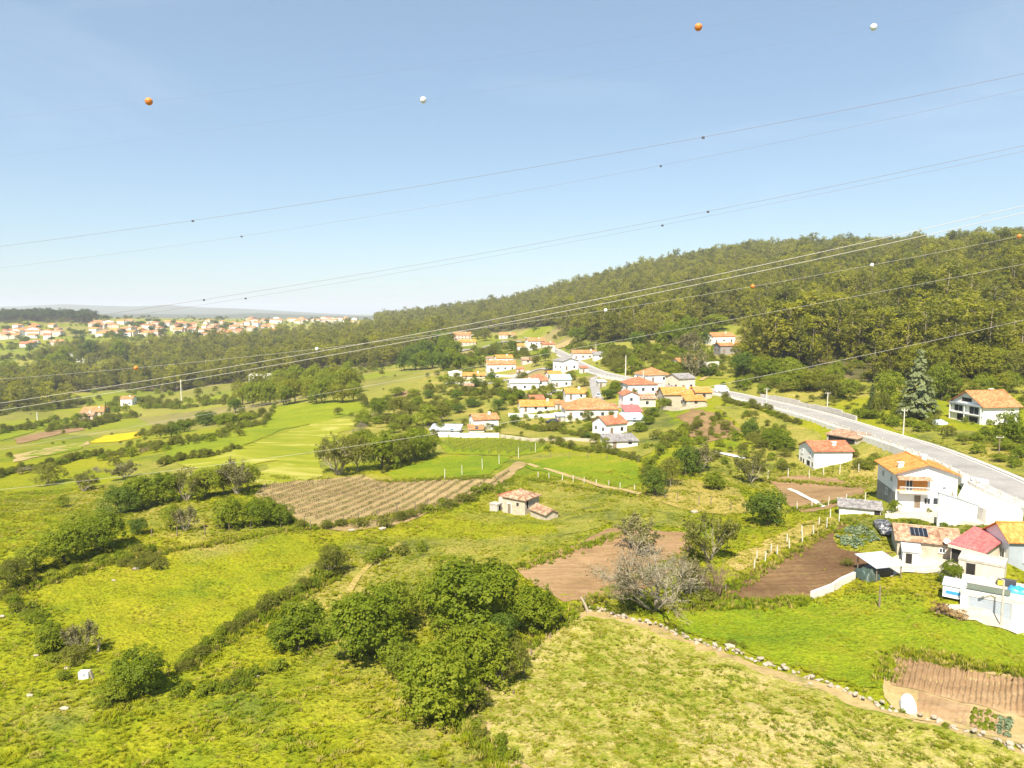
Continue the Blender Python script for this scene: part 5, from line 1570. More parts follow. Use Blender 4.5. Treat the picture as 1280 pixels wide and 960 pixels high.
# --- the village: measured from the photo (x centre, base y, width px, depth m, wall px, rise px, roof, turn deg, wall, roof)
def auto_ops(w, d, h):
    o = []
    n = max(1, int(w / 3.2))
    for i in range(n):
        u = (i + .5) * w / n - w / 2
        if h > 4.6: o.append(('f', u, h * .58, .9, 1.1, 'win'))
        o.append(('f', u, 0.9 if (i or n == 1) else 0.1, .95, 1.1 if (i or n == 1) else 1.9, 'win' if (i or n == 1) else 'door'))
    for fc in 'lr':
        for u in (-d / 4, d / 4):
            o.append((fc, u, h * .55 if h > 4.6 else 1.0, .85, 1.0, 'win'))
    return o
VIL = [
 ('gabled_house','white gabled house at the end of the long white wall',608,538,30,8,13,6,'gx',14,M_WHITE,M_TILE),
 ('tiled_lean_to','orange tiled lean-to against the white gabled house',596,541,18,4,4,3,'sf',8,M_OFFW,M_TILE),
 ('car_shed','grey sheet roofed shed behind the long white wall',556,544,34,6,6,3,'sf',-4,M_OFFW,M_BSHEET),
 ('long_house','long orange roofed house behind the hedge wall',676,515,48,8,7,7,'gx',6,M_WHITE,M_TILEO),
 ('pink_house','small pink house behind the long orange roof',672,505,16,7,6,4,'gx',10,M_PINK,M_TILER),
 ('farmhouse','large farmhouse with broad orange hip roof and white front',740,523,62,11,11,13,'hip',3,M_OFFW,M_TILE),
 ('cottage','small white cottage with orange roof above the farmhouse',720,500,24,7,8,6,'gx',4,M_WHITE,M_TILEO),
 ('gable_cottage','white cottage with orange gable roof near the grey sheds',771,543,30,7,13,9,'gx',28,M_WHITE,M_TILER),
 ('grey_roofed_shed','white shed with flat grey roof in the gardens',778,560,38,6,8,4,'sf',8,M_OFFW,M_SLATE),
 ('narrow_house','narrow white gabled house between brown and red roofs',789,512,19,7,17,5,'gy',4,M_WHITE,M_TILER),
 ('red_roofed_house','white house with faded red roof facing the bank',792,523,19,6,8,5,'sf',4,M_WHITE,M_REDSH),
 ('sheet_roofed_shed','blue grey sheet roofed shed under the red roof',793,531,24,5,6,5,'sf',6,M_OFFW,M_BSHEET),
 ('hipped_house','white house with red hip roof standing by the road bend',804,492,36,10,11,9,'hip',8,M_WHITE,M_TILER),
 ('brown_roofed_house','house with brown roof and dark porch below the hipped house',809,509,20,7,10,5,'gx',5,M_CREAM,M_TILEB),
 ('roadside_house','white house with wide orange roof above the road',823,478,30,10,9,9,'hip',20,M_WHITE,M_TILE),
 ('grey_roofed_house','cream house with grey roof beside the road',859,488,23,8,14,6,'gx',24,M_CREAM,M_SLATE),
 ('stone_barn','long stone barn with orange roof above the cut bank',853,508,44,8,14,9,'gx',4,M_STONEW,M_TILEO),
 ('barn_lean_to','low orange lean-to in front of the stone barn',870,508,23,4,7,4,'sf',4,M_STONEW,M_TILEO),
 ('barn_wing','orange roofed wing joining the stone barn to the road',880,500,19,7,9,6,'gx',4,M_STONEW,M_TILEO),
 ('upper_house','white house with orange roof high at the wood edge',905,429,29,9,8,5,'gx',12,M_WHITE,M_TILE),
 ('stone_house','grey stone house with orange roof below the upper white house',914,442,26,8,9,4,'gx',5,M_GREYST,M_TILE),
 ('forest_cottage','white cottage with orange roof at the foot of the gum trees',945,417,14,8,6,4,'gx',20,M_WHITE,M_TILE),
 ('old_farm','low farm with orange roofs behind the scrub',862,458,26,8,5,5,'gx',10,M_CREAM,M_TILE),
 ('ruin','roofless white ruin beside the scrub',890,461,18,7,7,1,'flat',12,M_OFFW,M_OFFW),
 ('terrace_house','long white house with orange roof under the wood',733,449,32,8,7,4,'gx',4,M_OFFW,M_TILE),
 ('white_store','grey roofed white store at the end of the long house',750,449,13,6,5,3,'sf',4,M_WHITE,M_SLATE),
 ('corner_house','white house at the junction of the two roads',713,463,22,8,11,4,'gy',30,M_WHITE,M_SLATE),
 ('teal_roofed_house','white house with pale teal sheet roof near the junction',702,484,23,8,9,6,'gx',8,M_WHITE,M_TEAL),
 ('orange_roofed_house','house with orange roof right behind the teal one',695,475,16,7,6,5,'gx',14,M_WHITE,M_TILEO),
 ('pink_roofed_house','white house with broad pinkish roof above the garden',676,483,28,9,7,8,'hip',10,M_WHITE,M_TILER),
 ('white_hall','long white hall with light roof among village gardens',656,488,34,8,9,4,'gx',6,M_WHITE,M_OFFW),
 ('village_house','white house with orange roof and long white front',627,464,34,8,8,5,'gx',8,M_WHITE,M_TILE),
 ('village_house','white house stepped above its long neighbour',631,454,20,8,6,4,'gx',12,M_WHITE,M_TILEO),
 ('village_house','small dark fronted house with brown roof by the slope road',660,455,13,7,5,3,'gx',6,M_PINK,M_TILEB),
 ('village_house','low house with orange roof on the garden side',592,474,26,8,4,4,'gx',4,M_CREAM,M_TILEO),
 ('village_house','square white house at the end of the green belt',569,475,15,8,8,3,'hip',4,M_WHITE,M_OFFW),
 ('village_house','tall white house with orange roof where the road tops out',671,436,20,9,9,4,'gx',12,M_WHITE,M_TILE),
 ('village_house','white house with low roof beside the road summit',654,438,13,8,5,3,'gx',4,M_WHITE,M_TILEO),
 ('village_house','pale house right of the road summit',686,437,15,8,6,3,'gx',8,M_CREAM,M_TILER),
 ('village_house','white house with red roof on the far spur',568,416,16,9,6,4,'gx',10,M_WHITE,M_TILER),
 ('village_house','pink white house below the far spur',578,425,20,9,6,5,'gx',6,M_PINK,M_TILE),
 ('village_house','orange roofed house at the foot of the far spur',585,432,18,9,4,4,'gx',4,M_CREAM,M_TILEO),
 ('village_house','pale long house by the far field edge',634,423,18,9,4,3,'gx',4,M_OFFW,M_TILE),
 ('valley_house','small white house with orange roof above the yellow plot',158,507,13,7,8,3,'gx',4,M_WHITE,M_TILE),
 ('valley_farm','low farm with long orange roof in the left valley',116,520,26,9,5,6,'gx',8,M_STONEW,M_TILE),
 ('valley_barn','brown roofed barn in front of the valley farm',107,525,16,8,5,4,'gx',14,M_PINK,M_TILEB),
 ('warehouse','long white flat warehouse in the left distance',98,447,32,14,5,1,'flat',2,M_WHITE,M_GSHEET),
 ('warehouse','second white warehouse with taller front',145,444,27,14,7,1,'flat',2,M_WHITE,M_GSHEET),
 ('warehouse','small white warehouse below the long one',107,454,20,14,5,1,'flat',2,M_WHITE,M_GSHEET),
 ('farm_buildings','group farmhouse with orange roof at the left meadow edge',12,424,20,10,5,4,'gx',4,M_CREAM,M_TILE),
 ('farm_house','white house with orange roof left of the far wood',40,420,16,10,5,4,'gx',4,M_WHITE,M_TILE),
 ('farm_house','brown roofed house below the left far wood',33,434,15,10,4,4,'gx',8,M_OFFW,M_TILER),
 ('packing_shed','pale low shed in the clearing of the valley wood',335,474,44,14,4,2,'gx',4,M_WHITE,M_OFFW),
]
for nm, lb, px, py, wpx, d, hpx, rpx, rf, rot, wm, rm in VIL:
    p = G(px, py)
    s = p.y / F
    w = wpx * s * 1.1
    h = hpx * s * 1.08
    rise = max(.3, rpx * s * (1.0 if rf in ('sf',) else .85)) if rf != 'flat' else .4
    if rf in ('gx', 'hip'): rise = min(rise, d * .28)
    a = math.radians(rot)
    w = w / (math.cos(a) + .35 * math.sin(abs(a)))
    house(nm, lb, 'house' if 'house' in nm or 'cottage' in nm else 'farm building', p.x - math.sin(a) * d / 2, p.y + math.cos(a) * d / 2, a, w, d, h, rise, rf, wm, rm, auto_ops(w, d, h), [(w * .2, -d * .12, .7)] if rf == 'gx' and w > 7 else [], .35, False, p.z)

# --- distant town across the valley
TR = random.Random(5)
spots = []
for i in range(112): spots.append((TR.uniform(118, 345), TR.triangular(402.5, 424, 408)))
for i in range(24): spots.append((TR.uniform(-8, 75), TR.uniform(409, 432)))
for i in range(38): spots.append((TR.uniform(310, 445), TR.uniform(399.5, 405)))
for px, py in spots:
    p = G(px, py)
    w, d, h = TR.uniform(9, 18), TR.uniform(8, 11), TR.choice((4, 6, 6.5, 8))
    house('town_house', 'pale house with orange roof in the distant town', 'house', p.x, p.y, TR.uniform(-.5, .5), w, d, h, TR.uniform(1.6, 2.6), TR.choice(('gx', 'gx', 'hip', 'gy')), TR.choice((M_WHITE, M_WHITE, M_OFFW, M_CREAM, M_PINK)), TR.choice((M_TILE, M_TILEO, M_TILER, M_TILE)), auto_ops(w, d, h)[:4], (), .4, False, p.z, group='houses of the distant town')

# ------------------------------------------------------------------ the retaining wall and parapet of the road
def road_wall(i0, i1, label):
    pts = ROADP[i0:i1]
    t = thing('retaining_wall', label, 'wall', pts[0])
    def off(i, o):
        tt = pts[min(i + 1, len(pts) - 1)] - pts[max(i - 1, 0)]
        return pts[i] + Vector((-tt.y, tt.x, 0)).normalized() * o - pts[0]
    wall = MB()
    for i in range(len(pts) - 1):
        a, b, c, d = off(i, 4.72), off(i + 1, 4.72), off(i, 5.2), off(i + 1, 5.2)
        za, zb = min(Z(pts[0].x + c.x + (c.x - a.x) * 4, pts[0].y + c.y + (c.y - a.y) * 4), pts[i].z - .3) - pts[0].z - .8, min(Z(pts[0].x + d.x + (d.x - b.x) * 4, pts[0].y + d.y + (d.y - b.y) * 4), pts[i].z - .3) - pts[0].z - .8
        vs = [Vector((a.x, a.y, za)), Vector((b.x, b.y, zb)), Vector((d.x, d.y, zb)), Vector((c.x, c.y, za)), Vector((a.x, a.y, a.z + .2)), Vector((b.x, b.y, b.z + .2)), Vector((d.x, d.y, d.z + .2)), Vector((c.x, c.y, c.z + .2))]
        wall.add(vs, [(0, 1, 5, 4), (2, 3, 7, 6), (4, 5, 6, 7), (3, 0, 4, 7), (1, 2, 6, 5)])
    wall.build('wall_face', M_OFFW, t)
    rail = MB()
    for i in range(len(pts) - 1):
        a, b = off(i, 4.95), off(i + 1, 4.95)
        for zz in (.95, .6):
            rail.tube([a + Vector((0, 0, zz)), b + Vector((0, 0, zz))], .05, .05, 4, False)
    rail.build('rail', M_CONC, t)
    for i in range(len(pts)):
        a = off(i, 4.95)
        MB().box(a.x - .11, a.x + .11, a.y - .11, a.y + .11, a.z + .15, a.z + 1.05).build('pillar', M_POST, t)
    return t
road_wall(10, 84, 'white retaining wall with pillared railing along the village road')
# white wall and panel on the hill side of the road
seg = [i for i, p in enumerate(ROADP) if 176 < p.y < 222]
t = thing('bank_wall', 'white plastered wall holding the bank above the road', 'wall', ROADP[seg[0]])
for i in seg[::2][:-1]:
    def rp(k):
        tt = ROADP[k + 1] - ROADP[k - 1]
        return ROADP[k] - Vector((-tt.y, tt.x, 0)).normalized() * 5.0
    a, b = rp(i), rp(i + 2)
    v = b - a
    M = Matrix.Translation(a - ROADP[seg[0]]) @ Matrix.Rotation(math.atan2(v.y, v.x), 4, 'Z')
    MB().box(0, v.length, -.2, .2, -1.2, 1.5 + .25 * math.sin(i), M).build('wall_section', M_CONC, t)
p = G(902, 491)
t = thing('white_van', 'white box van parked on the roadside by the stone barn', 'van', (p.x, p.y, p.z), math.radians(8))
MB().box(-2.2, 1.2, -.9, .9, .55, 2.5).build('body', M_CARW, t)
MB().add([(1.2, -.85, .5), (2.2, -.85, .5), (2.2, .85, .5), (1.2, .85, .5), (1.2, -.85, 2.0), (1.7, -.8, 1.9), (1.7, .8, 1.9), (1.2, .85, 2.0), (2.2, -.85, 1.1), (2.2, .85, 1.1)], [(0, 1, 8, 5, 4), (3, 7, 6, 9, 2), (1, 2, 9, 8), (8, 9, 6, 5), (5, 6, 7, 4), (0, 3, 2, 1)]).build('cab', M_CARW, t)
MB().box(1.25, 1.65, -.87, -.84, 1.25, 1.75).build('side_window', M_GLASS, t)
for a in (-1.4, 1.5):
    for s in (-1, 1): MB().tube([(a, s * .7, .35), (a, s * .92, .35)], .35, .35, 12).build('wheel', M_TYRE, t)
for px, py, rz, m, lb in ((748, 528, .2, M_CARP, 'dark car parked before the large farmhouse'), (620, 473, .8, M_CARW, 'white car parked beside the long white village house'), (690, 529, .1, M_CARP, 'dark van-like car parked on the village plot'), (748, 496, 1.4, M_GSHEET, 'silver car on the lane below the road')):
    p = G(px, py)
    car('parked_car', lb, p.x, p.y, p.z, rz, m, M_GLASS)

# lane down into the village
def lane(name, label, pts, w, mat, lift=0.1):
    P = [G(*q) for q in pts]
    P = catmull([(p.x, p.y, p.z) for p in P], 4)
    L = []
    R2 = []
    for i, p in enumerate(P):
        tt = P[min(i + 1, len(P) - 1)] - P[max(i - 1, 0)]
        n = Vector((-tt.y, tt.x, 0)).normalized() * w / 2
        L.append(p + n); R2.append(p - n)
    poly = [(p.x, p.y) for p in L] + [(p.x, p.y) for p in R2[::-1]]
    me, arr = patch_mesh(name, poly, mat, lift + P[0].y * .0006, 2.5, .08)
    BARE.append(arr)
    return tag(obj(name, me), label, kind='structure')
lane('lane', 'pale lane dropping from the road into the village', [(741, 472), (744, 488), (750, 503), (770, 512)], 3.2, M_ASPH)
lane('lane', 'lane between the village gardens', [(700, 463), (672, 462), (640, 474), (610, 480), (575, 482)], 3.2, M_ASPH)
lane('lane', 'lane climbing to the far spur', [(655, 428), (630, 428), (600, 436), (575, 440)], 4.0, M_ASPH, .3)
lane('plastic_strip', 'white plastic mulch strip on the bank garden', [(893, 566), (910, 569), (930, 574)], 1.5, M_FLEECE, .12)
lane('footpath', 'worn footpath along the hedge to the vineyard', [(436, 742), (448, 720), (470, 700), (500, 680)], .7, M_DRYG, .06)
lane('footpath', 'grassy footpath beside the post fence', [(660, 580), (700, 592), (760, 610), (800, 618)], 1.4, M_DIRT, .06)
lane('footpath', 'dusty path above the house on the bank', [(876, 476), (888, 468), (898, 460)], 2.0, M_DIRT, .1)

# ------------------------------------------------------------------ overhead lines
def line_pts(y0, y1, y2, Y0, Y1):
    a, c = y0, (y2 - 2 * y1 + y0) / 2
    b = y1 - y0 - c
    out = []
    for px in np.linspace(-160, 1440, 60):
        t = px / 640
        Yv = 1 / ((1 / Y0) + (1 / Y1 - 1 / Y0) * t / 2)
        out.append(AT(px, a + b * t + c * t * t, Yv))
    return out
def line_at(px, y0, y1, y2, Y0, Y1):
    c = (y2 - 2 * y1 + y0) / 2
    b = y1 - y0 - c
    t = px / 640
    return AT(px, y0 + b * t + c * t * t, 1 / ((1 / Y0) + (1 / Y1 - 1 / Y0) * t / 2))
WIRES = {
 'A': (308, 213.5, 92, 120, 80, .02, 'thin reddish overhead wire crossing high over the valley', [241, 879]),
 'B': (335, 241, 111, 150, 100, .013, 'faint overhead wire below the reddish one', [302, 826]),
 'C': (412, 310, 182, 130, 90, .019, 'upper wire of the sky-crossing pair', [255, 885]),
 'C2': (419, 316, 189, 140, 97, .015, 'lower wire of the sky-crossing pair', [307, 828]),
 'D': (504, 395, 257, 120, 95, .038, 'thick pale upper conductor crossing in front of the wooded hill', []),
 'D2': (513, 402, 266, 120, 95, .038, 'thick pale lower conductor crossing in front of the wooded hill', []),
 'F': (474, 405, 294, 125, 115, .02, 'thin wire carrying small orange and white marker balls', []),
 'G': (562, 450, 330, 130, 110, .02, 'thin wire passing just over the village roofs', []),
 'H': (612, 527, 400, 105, 95, .02, 'lowest wire crossing the meadows and the roadside trees', []),
 'W1': (148, 68, -32, 60, 60, .003, 'hair-thin wire carrying the two large orange balls', []),
 'W2': (196.4, 108.3, 0, 60, 60, .003, 'hair-thin wire carrying the two large white balls', []),
}
for k, (y0, y1, y2, Y0, Y1, r, lb, clamps) in WIRES.items():
    t = thing('power_line', lb, 'power line', line_at(640, y0, y1, y2, Y0, Y1))
    o = MB().tube(line_pts(y0, y1, y2, Y0, Y1), r, r, 5, False).build('conductor', M_WIRED if k[0] in 'ABCW' else M_WIRE, t)
    o.location = -Vector(t.location)
    for px in clamps:
        p = line_at(px, y0, y1, y2, Y0, Y1) - Vector(t.location)
        MB().box(p.x - .16, p.x + .16, p.y - .08, p.y + .08, p.z - .22, p.z + .05).build('damper', M_DARKMET, t)
def ball(p, r, mat, lb, grp=None):
    t = thing('marker_ball', lb, 'marker ball', p, 0, grp)
    bm = bmesh.new()
    bmesh.ops.create_uvsphere(bm, u_segments=20, v_segments=12, radius=r)
    me = bpy.data.meshes.new('shell'); bm.to_mesh(me); bm.free()
    me.materials.append(mat)
    me.polygons.foreach_set('use_smooth', [True] * len(me.polygons))
    obj('shell', me, t)
    MB().tube([(-r * 1.02, 0, 0), (r * 1.02, 0, 0)], r * .12, r * .12, 8).build('clamp', M_DARKMET, t)
    sm = MB()
    sm.tube([(math.cos(a) * r * 1.005, math.sin(a) * r * 1.005, 0) for a in [6.2832 * i / 24 for i in range(25)]], r * .03, r * .03, 4, False)
    sm.build('seam', M_DARKMET, t)
for k, px, m, r, lb in (('W1', 186, M_ORANGE, .30, 'large orange marker ball low on its wire'), ('W1', 873, M_ORANGE, .30, 'large orange marker ball near the high end of its wire'),
                    ('W2', 529, M_BALLW, .26, 'large white marker ball low on its wire'), ('W2', 1092, M_BALLW, .27, 'large white marker ball near the high end of its wire'),
                    ('F', 170, M_ORANGE, .36, 'small orange marker ball over the valley wood'), ('F', 396, M_BALLW, .3, 'small white marker ball over the valley wood'), ('F', 757, M_BALLW, .3, 'small white marker ball before the lower hillside'),
                    ('F', 941, M_ORANGE, .32, 'small orange marker ball before the middle hillside'), ('F', 1090, M_BALLW, .3, 'small white marker ball before the upper hillside'), ('F', 1274, M_ORANGE, .34, 'small orange marker ball near the hill crest')):
    q = WIRES[k]
    ball(line_at(px, *q[:5]), r, m, lb)

# ------------------------------------------------------------------ poles and lamps
def pole(px, py, hpx, label, cross=True, mat=None, lamp=False, name='utility_pole'):
    p = G(px, py)
    h = hpx * p.y / F
    t = thing(name, label, 'lamp post' if lamp else 'pole', p)
    r = max(.1, p.y * .0007)
    MB().tube([(0, 0, -.5), (0, 0, h * .5), (0, 0, h)], r * 1.2, r * .8, 8).build('shaft', mat or M_POST, t)
    if cross:
        MB().box(-.7, .7, -.05, .05, h * .93, h * .95).build('crossarm', M_CONC, t)
        for s in (-.6, 0, .6): MB().tube([(s, 0, h * .95), (s, 0, h * .95 + .2)], .05, .04, 6).build('insulator', M_FRAME, t)
    if lamp:
        MB().tube([(0, 0, h), (-.3, .2, h + .15), (-1.0, .3, h + .18)], .05, .04, 6).build('arm', mat or M_CONC, t)
        MB().box(-1.35, -.85, .2, .4, h + .1, h + .22).build('lamp_head', M_GSHEET, t)
    return t
pole(1129, 545, 35, 'concrete pole beside the road near the big white house')
pole(1248, 576, 32, 'brown pole on the bank above the road', mat=M_WOODP)
pole(1034, 512, 22, 'stout concrete pole at the foot of the hillside wood')
pole(804, 487, 24, 'white pole by the hipped house at the road bend', cross=False)
pole(227, 502, 28, 'tall pale pole beside the valley wood')
pole(47, 527, 12, 'short white pole among the far plots', cross=False)
pole(958, 503, 18, 'thin pole standing by the bank wall')
pole(782, 470, 26, 'thin pole on the slope above the road', cross=False)
pole(745, 438, 10, 'pole at the wood edge above the long house')
pole(1191, 640, 36, 'dark lamp post at the corner of the white forecourt', cross=False, mat=M_GREYW, lamp=True, name='street_lamp')
pole(1251, 783, 62, 'grey concrete street lamp standing before the garage', cross=False, mat=M_CONC, lamp=True, name='street_lamp')
pole(1099, 760, 30, 'thin grey garden pole in the crop rows', cross=False, mat=M_WOODP)

# ------------------------------------------------------------------ fences of single posts
def post_fence(label, pts, hpx, mat=None, wire=True, lean=.06, thick=.09):
    P = [G(*q) for q in pts]
    t = thing('post_fence', label, 'fence', P[0])
    tops = []
    for p in P:
        h = hpx * p.y / F * random.uniform(.85, 1.1)
        q = p - P[0]
        dx, dy = random.uniform(-lean, lean) * h, random.uniform(-lean, lean) * h
        MB().tube([q + Vector((0, 0, -.3)), q + Vector((dx, dy, h))], thick, thick * .8, 5).build('post', mat or M_POST, t)
        tops.append(q + Vector((dx, dy, h)))
    if wire:
        m = MB()
        for f in (.95, .55):
            m.tube([(P[i] - P[0]) * (1 - f) + tp * f for i, tp in enumerate(tops)], .007, .007, 3, False)
        m.build('strand', M_DARKMET, t)
    return t
def between(a, b, n, j=1.0):
    return [(a[0] + (b[0] - a[0]) * i / (n - 1) + random.uniform(-j, j), a[1] + (b[1] - a[1]) * i / (n - 1) + random.uniform(-j, j) * .4) for i in range(n)]
post_fence('row of white concrete posts along the dark tilled plot', between((942, 711), (1048, 652), 8), 14)
post_fence('second row of leaning white posts by the straw bank', between((948, 700), (1040, 646), 6, 3), 12)
post_fence('posts around the brown fallow plot', between((975, 640), (1080, 628), 6, 3), 12)
post_fence('short white posts along the green plot below the village', between((672, 596), (792, 612), 9, 2), 8)
post_fence('posts along the upper edge of the green plot', between((690, 571), (800, 578), 6, 3), 8, M_WOODP)
post_fence('old wooden posts beside the bare tree', between((735, 757), (905, 742), 5, 5), 13, M_WOODP)
post_fence('wooden posts in the hedge above the left pasture', between((190, 672), (380, 658), 7, 5), 13, M_WOODP, False)
post_fence('grey posts along the vineyard foot', between((385, 664), (560, 632), 9, 4), 14, M_WOODP)
post_fence('tall vine posts by the clover plot', between((556, 600), (668, 566), 6, 3), 13)
post_fence('pale posts near the white two-storey house', between((940, 600), (1075, 592), 7, 5), 12)
post_fence('stub posts in the left pasture corner', [(122, 815), (117, 848)], 12, M_ROCKD, False, .2, .16)
post_fence('leaning posts by the pasture gap', between((640, 868), (698, 774), 5, 5), 9, M_WOODP, False)
post_fence('thin posts among the scrub above the dark round tree', between((830, 625), (935, 640), 6, 6), 13, M_WOODP)
p = G(737, 766)
t = thing('leaning_stone_post', 'pale leaning stone post beside the ploughed field corner', 'post', p)
MB().tube([(0, 0, -.4), (-.5, .1, .9), (-.95, .2, 1.7)], .16, .12, 7).build('shaft', M_ROCK, t)
p = G(1010, 624)
lane('plank_path', 'pale strip of boards across the fallow plot', [(986, 612), (1005, 621), (1030, 635)], .9, M_POST, .12)

# ------------------------------------------------------------------ vineyard rows
def vine_rows(label, poly_px, a, b, spacing, step, hgt, leafm, dens_, post_every, group):
    poly = np.array([(p.x, p.y) for p in (G(*q) for q in poly_px)])
    A, B = G(*a), G(*b)
    d = Vector((B.x - A.x, B.y - A.y)).normalized()
    n = Vector((-d.y, d.x))
    off = poly @ np.array([n.x, n.y]); al = poly @ np.array([d.x, d.y])
    r = np.random.default_rng(int(off[0] * 10) % 1000)
    o = off.min() + spacing * .6
    cnt = 0
    while o < off.max() - spacing * .4:
        s = np.arange(al.min(), al.max(), step)
        x, y = n.x * o + d.x * s, n.y * o + d.y * s
        k = inside(poly, x, y)
        if k.sum() > 4:
            x, y, s2 = x[k], y[k], s[k]
            z = zt(x, y) + .06
            base = Vector((x[0], y[0], z[0]))
            t = thing('vine_row', label, 'vine row', base, 0, group)
            m = MB()
            for i in range(len(x)):
                q = Vector((x[i], y[i], z[i])) - base
                e = q + Vector((r.normal(0, .05), r.normal(0, .05), hgt * r.uniform(.5, .8)))
                m.tube([q - Vector((0, 0, .1)), e], .045, .03, 4, False)
                for sg in (-1, 1):
                    m.tube([e, e + Vector((d.x * sg * step * .5, d.y * sg * step * .5, r.uniform(.0, .25)))], .028, .012, 3, False)
            m.build('vines', M_BARK, t)
            K_ = int(len(x) * dens_)
            if K_:
                j = r.integers(0, len(x), K_)
                c = np.stack([x[j] + d.x * r.uniform(-.5, .5, K_) * step, y[j] + d.y * r.uniform(-.5, .5, K_) * step, z[j] + hgt * r.uniform(.45, 1.05, K_)], 1) - np.array(base) + r.normal(0, .09, (K_, 3))
                v, f = leaf_cards(r, c, unit(r.normal(size=(K_, 3)) + np.array([0, 0, .6])), .2 * r.uniform(.6, 1.3, K_))
                obj('leaves', mesh_np('leaves', v, f, leafm, np.repeat(r.uniform(0, 1, K_), 4)), t)
            for i in range(0, len(x), post_every):
                q = Vector((x[i], y[i], z[i])) - base
                MB().box(q.x - .035, q.x + .035, q.y - .035, q.y + .035, q.z - .2, q.z + hgt * 1.25).build('post', M_WOODP, t)
            cnt += 1
        o += spacing
    return cnt
vine_rows('row of young vines in the bare brown vineyard', [(322, 619), (334, 606), (400, 601), (452, 596), (482, 604), (560, 601), (608, 600), (640, 582), (634, 598), (606, 616), (575, 628), (540, 638), (490, 655), (440, 660), (402, 655), (374, 645), (352, 635)], (367, 639), (446, 613), 2.3, .6, .55, L_OLIVE, 11, 14, 'vine rows of the bare vineyard')
vine_rows('row of green vines on the terrace below the white wall', [(548, 553), (600, 551), (640, 551), (686, 557), (668, 565), (640, 569), (564, 566)], (565, 567), (600, 551), 2.4, 1.0, 1.2, L_LIGHT, 26, 9, 'green vine rows of the terrace')

# ------------------------------------------------------------------ stones
def stone_mesh(seed, mat):
    r = np.random.default_rng(seed)
    bm = bmesh.new()
    bmesh.ops.create_icosphere(bm, subdivisions=1, radius=.5)
    for v in bm.verts:
        v.co = Vector((v.co.x * r.uniform(.75, 1.15), v.co.y * r.uniform(.7, 1.1), max(-.3, v.co.z * r.uniform(.6, .95))))
    me = bpy.data.meshes.new('stone'); bm.to_mesh(me); bm.free()
    me.materials.append(mat)
    return me
STONES = [stone_mesh(i, M_ROCK if i % 3 else M_ROCKD) for i in range(9)]
wp = catmull([tuple(G(*q)) for q in ((738, 764), (770, 770), (830, 786), (900, 812), (960, 832), (1010, 848), (1100, 884), (1160, 900), (1215, 918), (1290, 946))], .34)
t = thing('dry_stone_wall', 'tumbled dry stone wall between the stubble field and the bright meadow', 'stone wall', wp[0])
SR = random.Random(3)
cnt = 0
for i, p in enumerate(wp):
    for lay in range(2):
        if SR.random() < (.12, .6)[lay] or cnt > 290: continue
        x, y = p.x + SR.uniform(-.35, .35), p.y + SR.uniform(-.3, .3)
        o = obj('stone', SR.choice(STONES), t)
        s = SR.uniform(.26, .58)
        o.scale = (s * SR.uniform(.8, 1.5), s, s * SR.uniform(.7, 1.1))
        o.rotation_euler = (SR.uniform(-.4, .4), SR.uniform(-.4, .4), SR.uniform(0, 6.28))
        o.location = Vector((x, y, Z(x, y) + .12 + lay * .24)) - wp[0]
        cnt += 1
def boulder(px, py, wpx, label, cat='stone', flat=.5):
    p = G(px, py)
    s = wpx * p.y / F
    o = tag(obj('boulder', SR.choice(STONES[1:3] + STONES[4:6])), label, cat)
    o.location = p + Vector((0, 0, s * .1))
    o.scale = (s, s * .7, s * flat)
    o.rotation_euler = (0, 0, SR.uniform(-.5, .5))
    return o
for px, py, w, lb in ((45, 820, 9, 'pale stone slab lying nearest the small bush in the left pasture'), (84, 836, 10, 'pale stone slab beside the white box'), (37, 870, 10, 'pale stone slab lying out in the open pasture'),
                     (81, 887, 15, 'long pale stone slab in the pasture'), (183, 867, 9, 'pale stone below the round roadside bush'), (196, 833, 12, 'pale broken stones at the hedge end'), (3, 771, 9, 'pale stone near the overgrown ditch'),
                     (142, 726, 7, 'pale stone by the gorse patch'), (170, 712, 12, 'pale rubble at the edge of the gorse patch'), (475, 706, 6, 'pale stone standing at the path bend'), (912, 809, 16, 'grey slab lying in the bright meadow'), (770, 771, 9, 'pale corner stone of the dry wall'), (1013, 855, 9, 'white stone fallen from the dry wall'),
                     (935, 548, 9, 'white boulder among bushes on the bank'), (322, 846, 7, 'small pale stone on the low hedge'), (440, 664, 12, 'white slab at the vineyard foot'), (478, 662, 12, 'grey white heap of stones at the vineyard foot'), (868, 641, 12, 'pale rubble beside the straw grass')):
    boulder(px, py, w, lb)
p = G(106, 847)
t = thing('white_box', 'white rectangular box standing in the left pasture', 'box', p, .1)
MB().box(-.42, .42, -.25, .25, -.1, .62).build('body', M_WHITE, t)
MB().box(-.05, .22, -.256, -.25, .2, .5).build('panel', M_GREYW, t)

# ------------------------------------------------------------------ kitchen garden
p = G(1135, 886)
t = thing('cloche', 'white fleece tunnel cloche in the kitchen garden', 'cloche', (p.x, p.y, p.z + .1), math.radians(-22))
n, m = 11, 9
uu, vv = np.meshgrid(np.linspace(0, math.pi, n), np.linspace(-1, 1, m))
prof = np.clip(1 - np.abs(vv) ** 6, .25, 1)
X, Y_, Z_ = np.cos(uu) * .58 * prof, vv * .95, np.sin(uu) * .95 * prof + .02 * wob(uu * 4, vv * 4, 1.1, 3)
i = np.arange(n * m).reshape(m, n)
q = np.stack([i[:-1, :-1].ravel(), i[:-1, 1:].ravel(), i[1:, 1:].ravel(), i[1:, :-1].ravel()], 1)
obj('fleece', mesh_np('fleece', np.stack([X.ravel(), Y_.ravel(), Z_.ravel()], 1), q, M_FLEECE, smooth=True), t)
endf = [tuple(i[0, ::-1]), tuple(i[-1, :])]
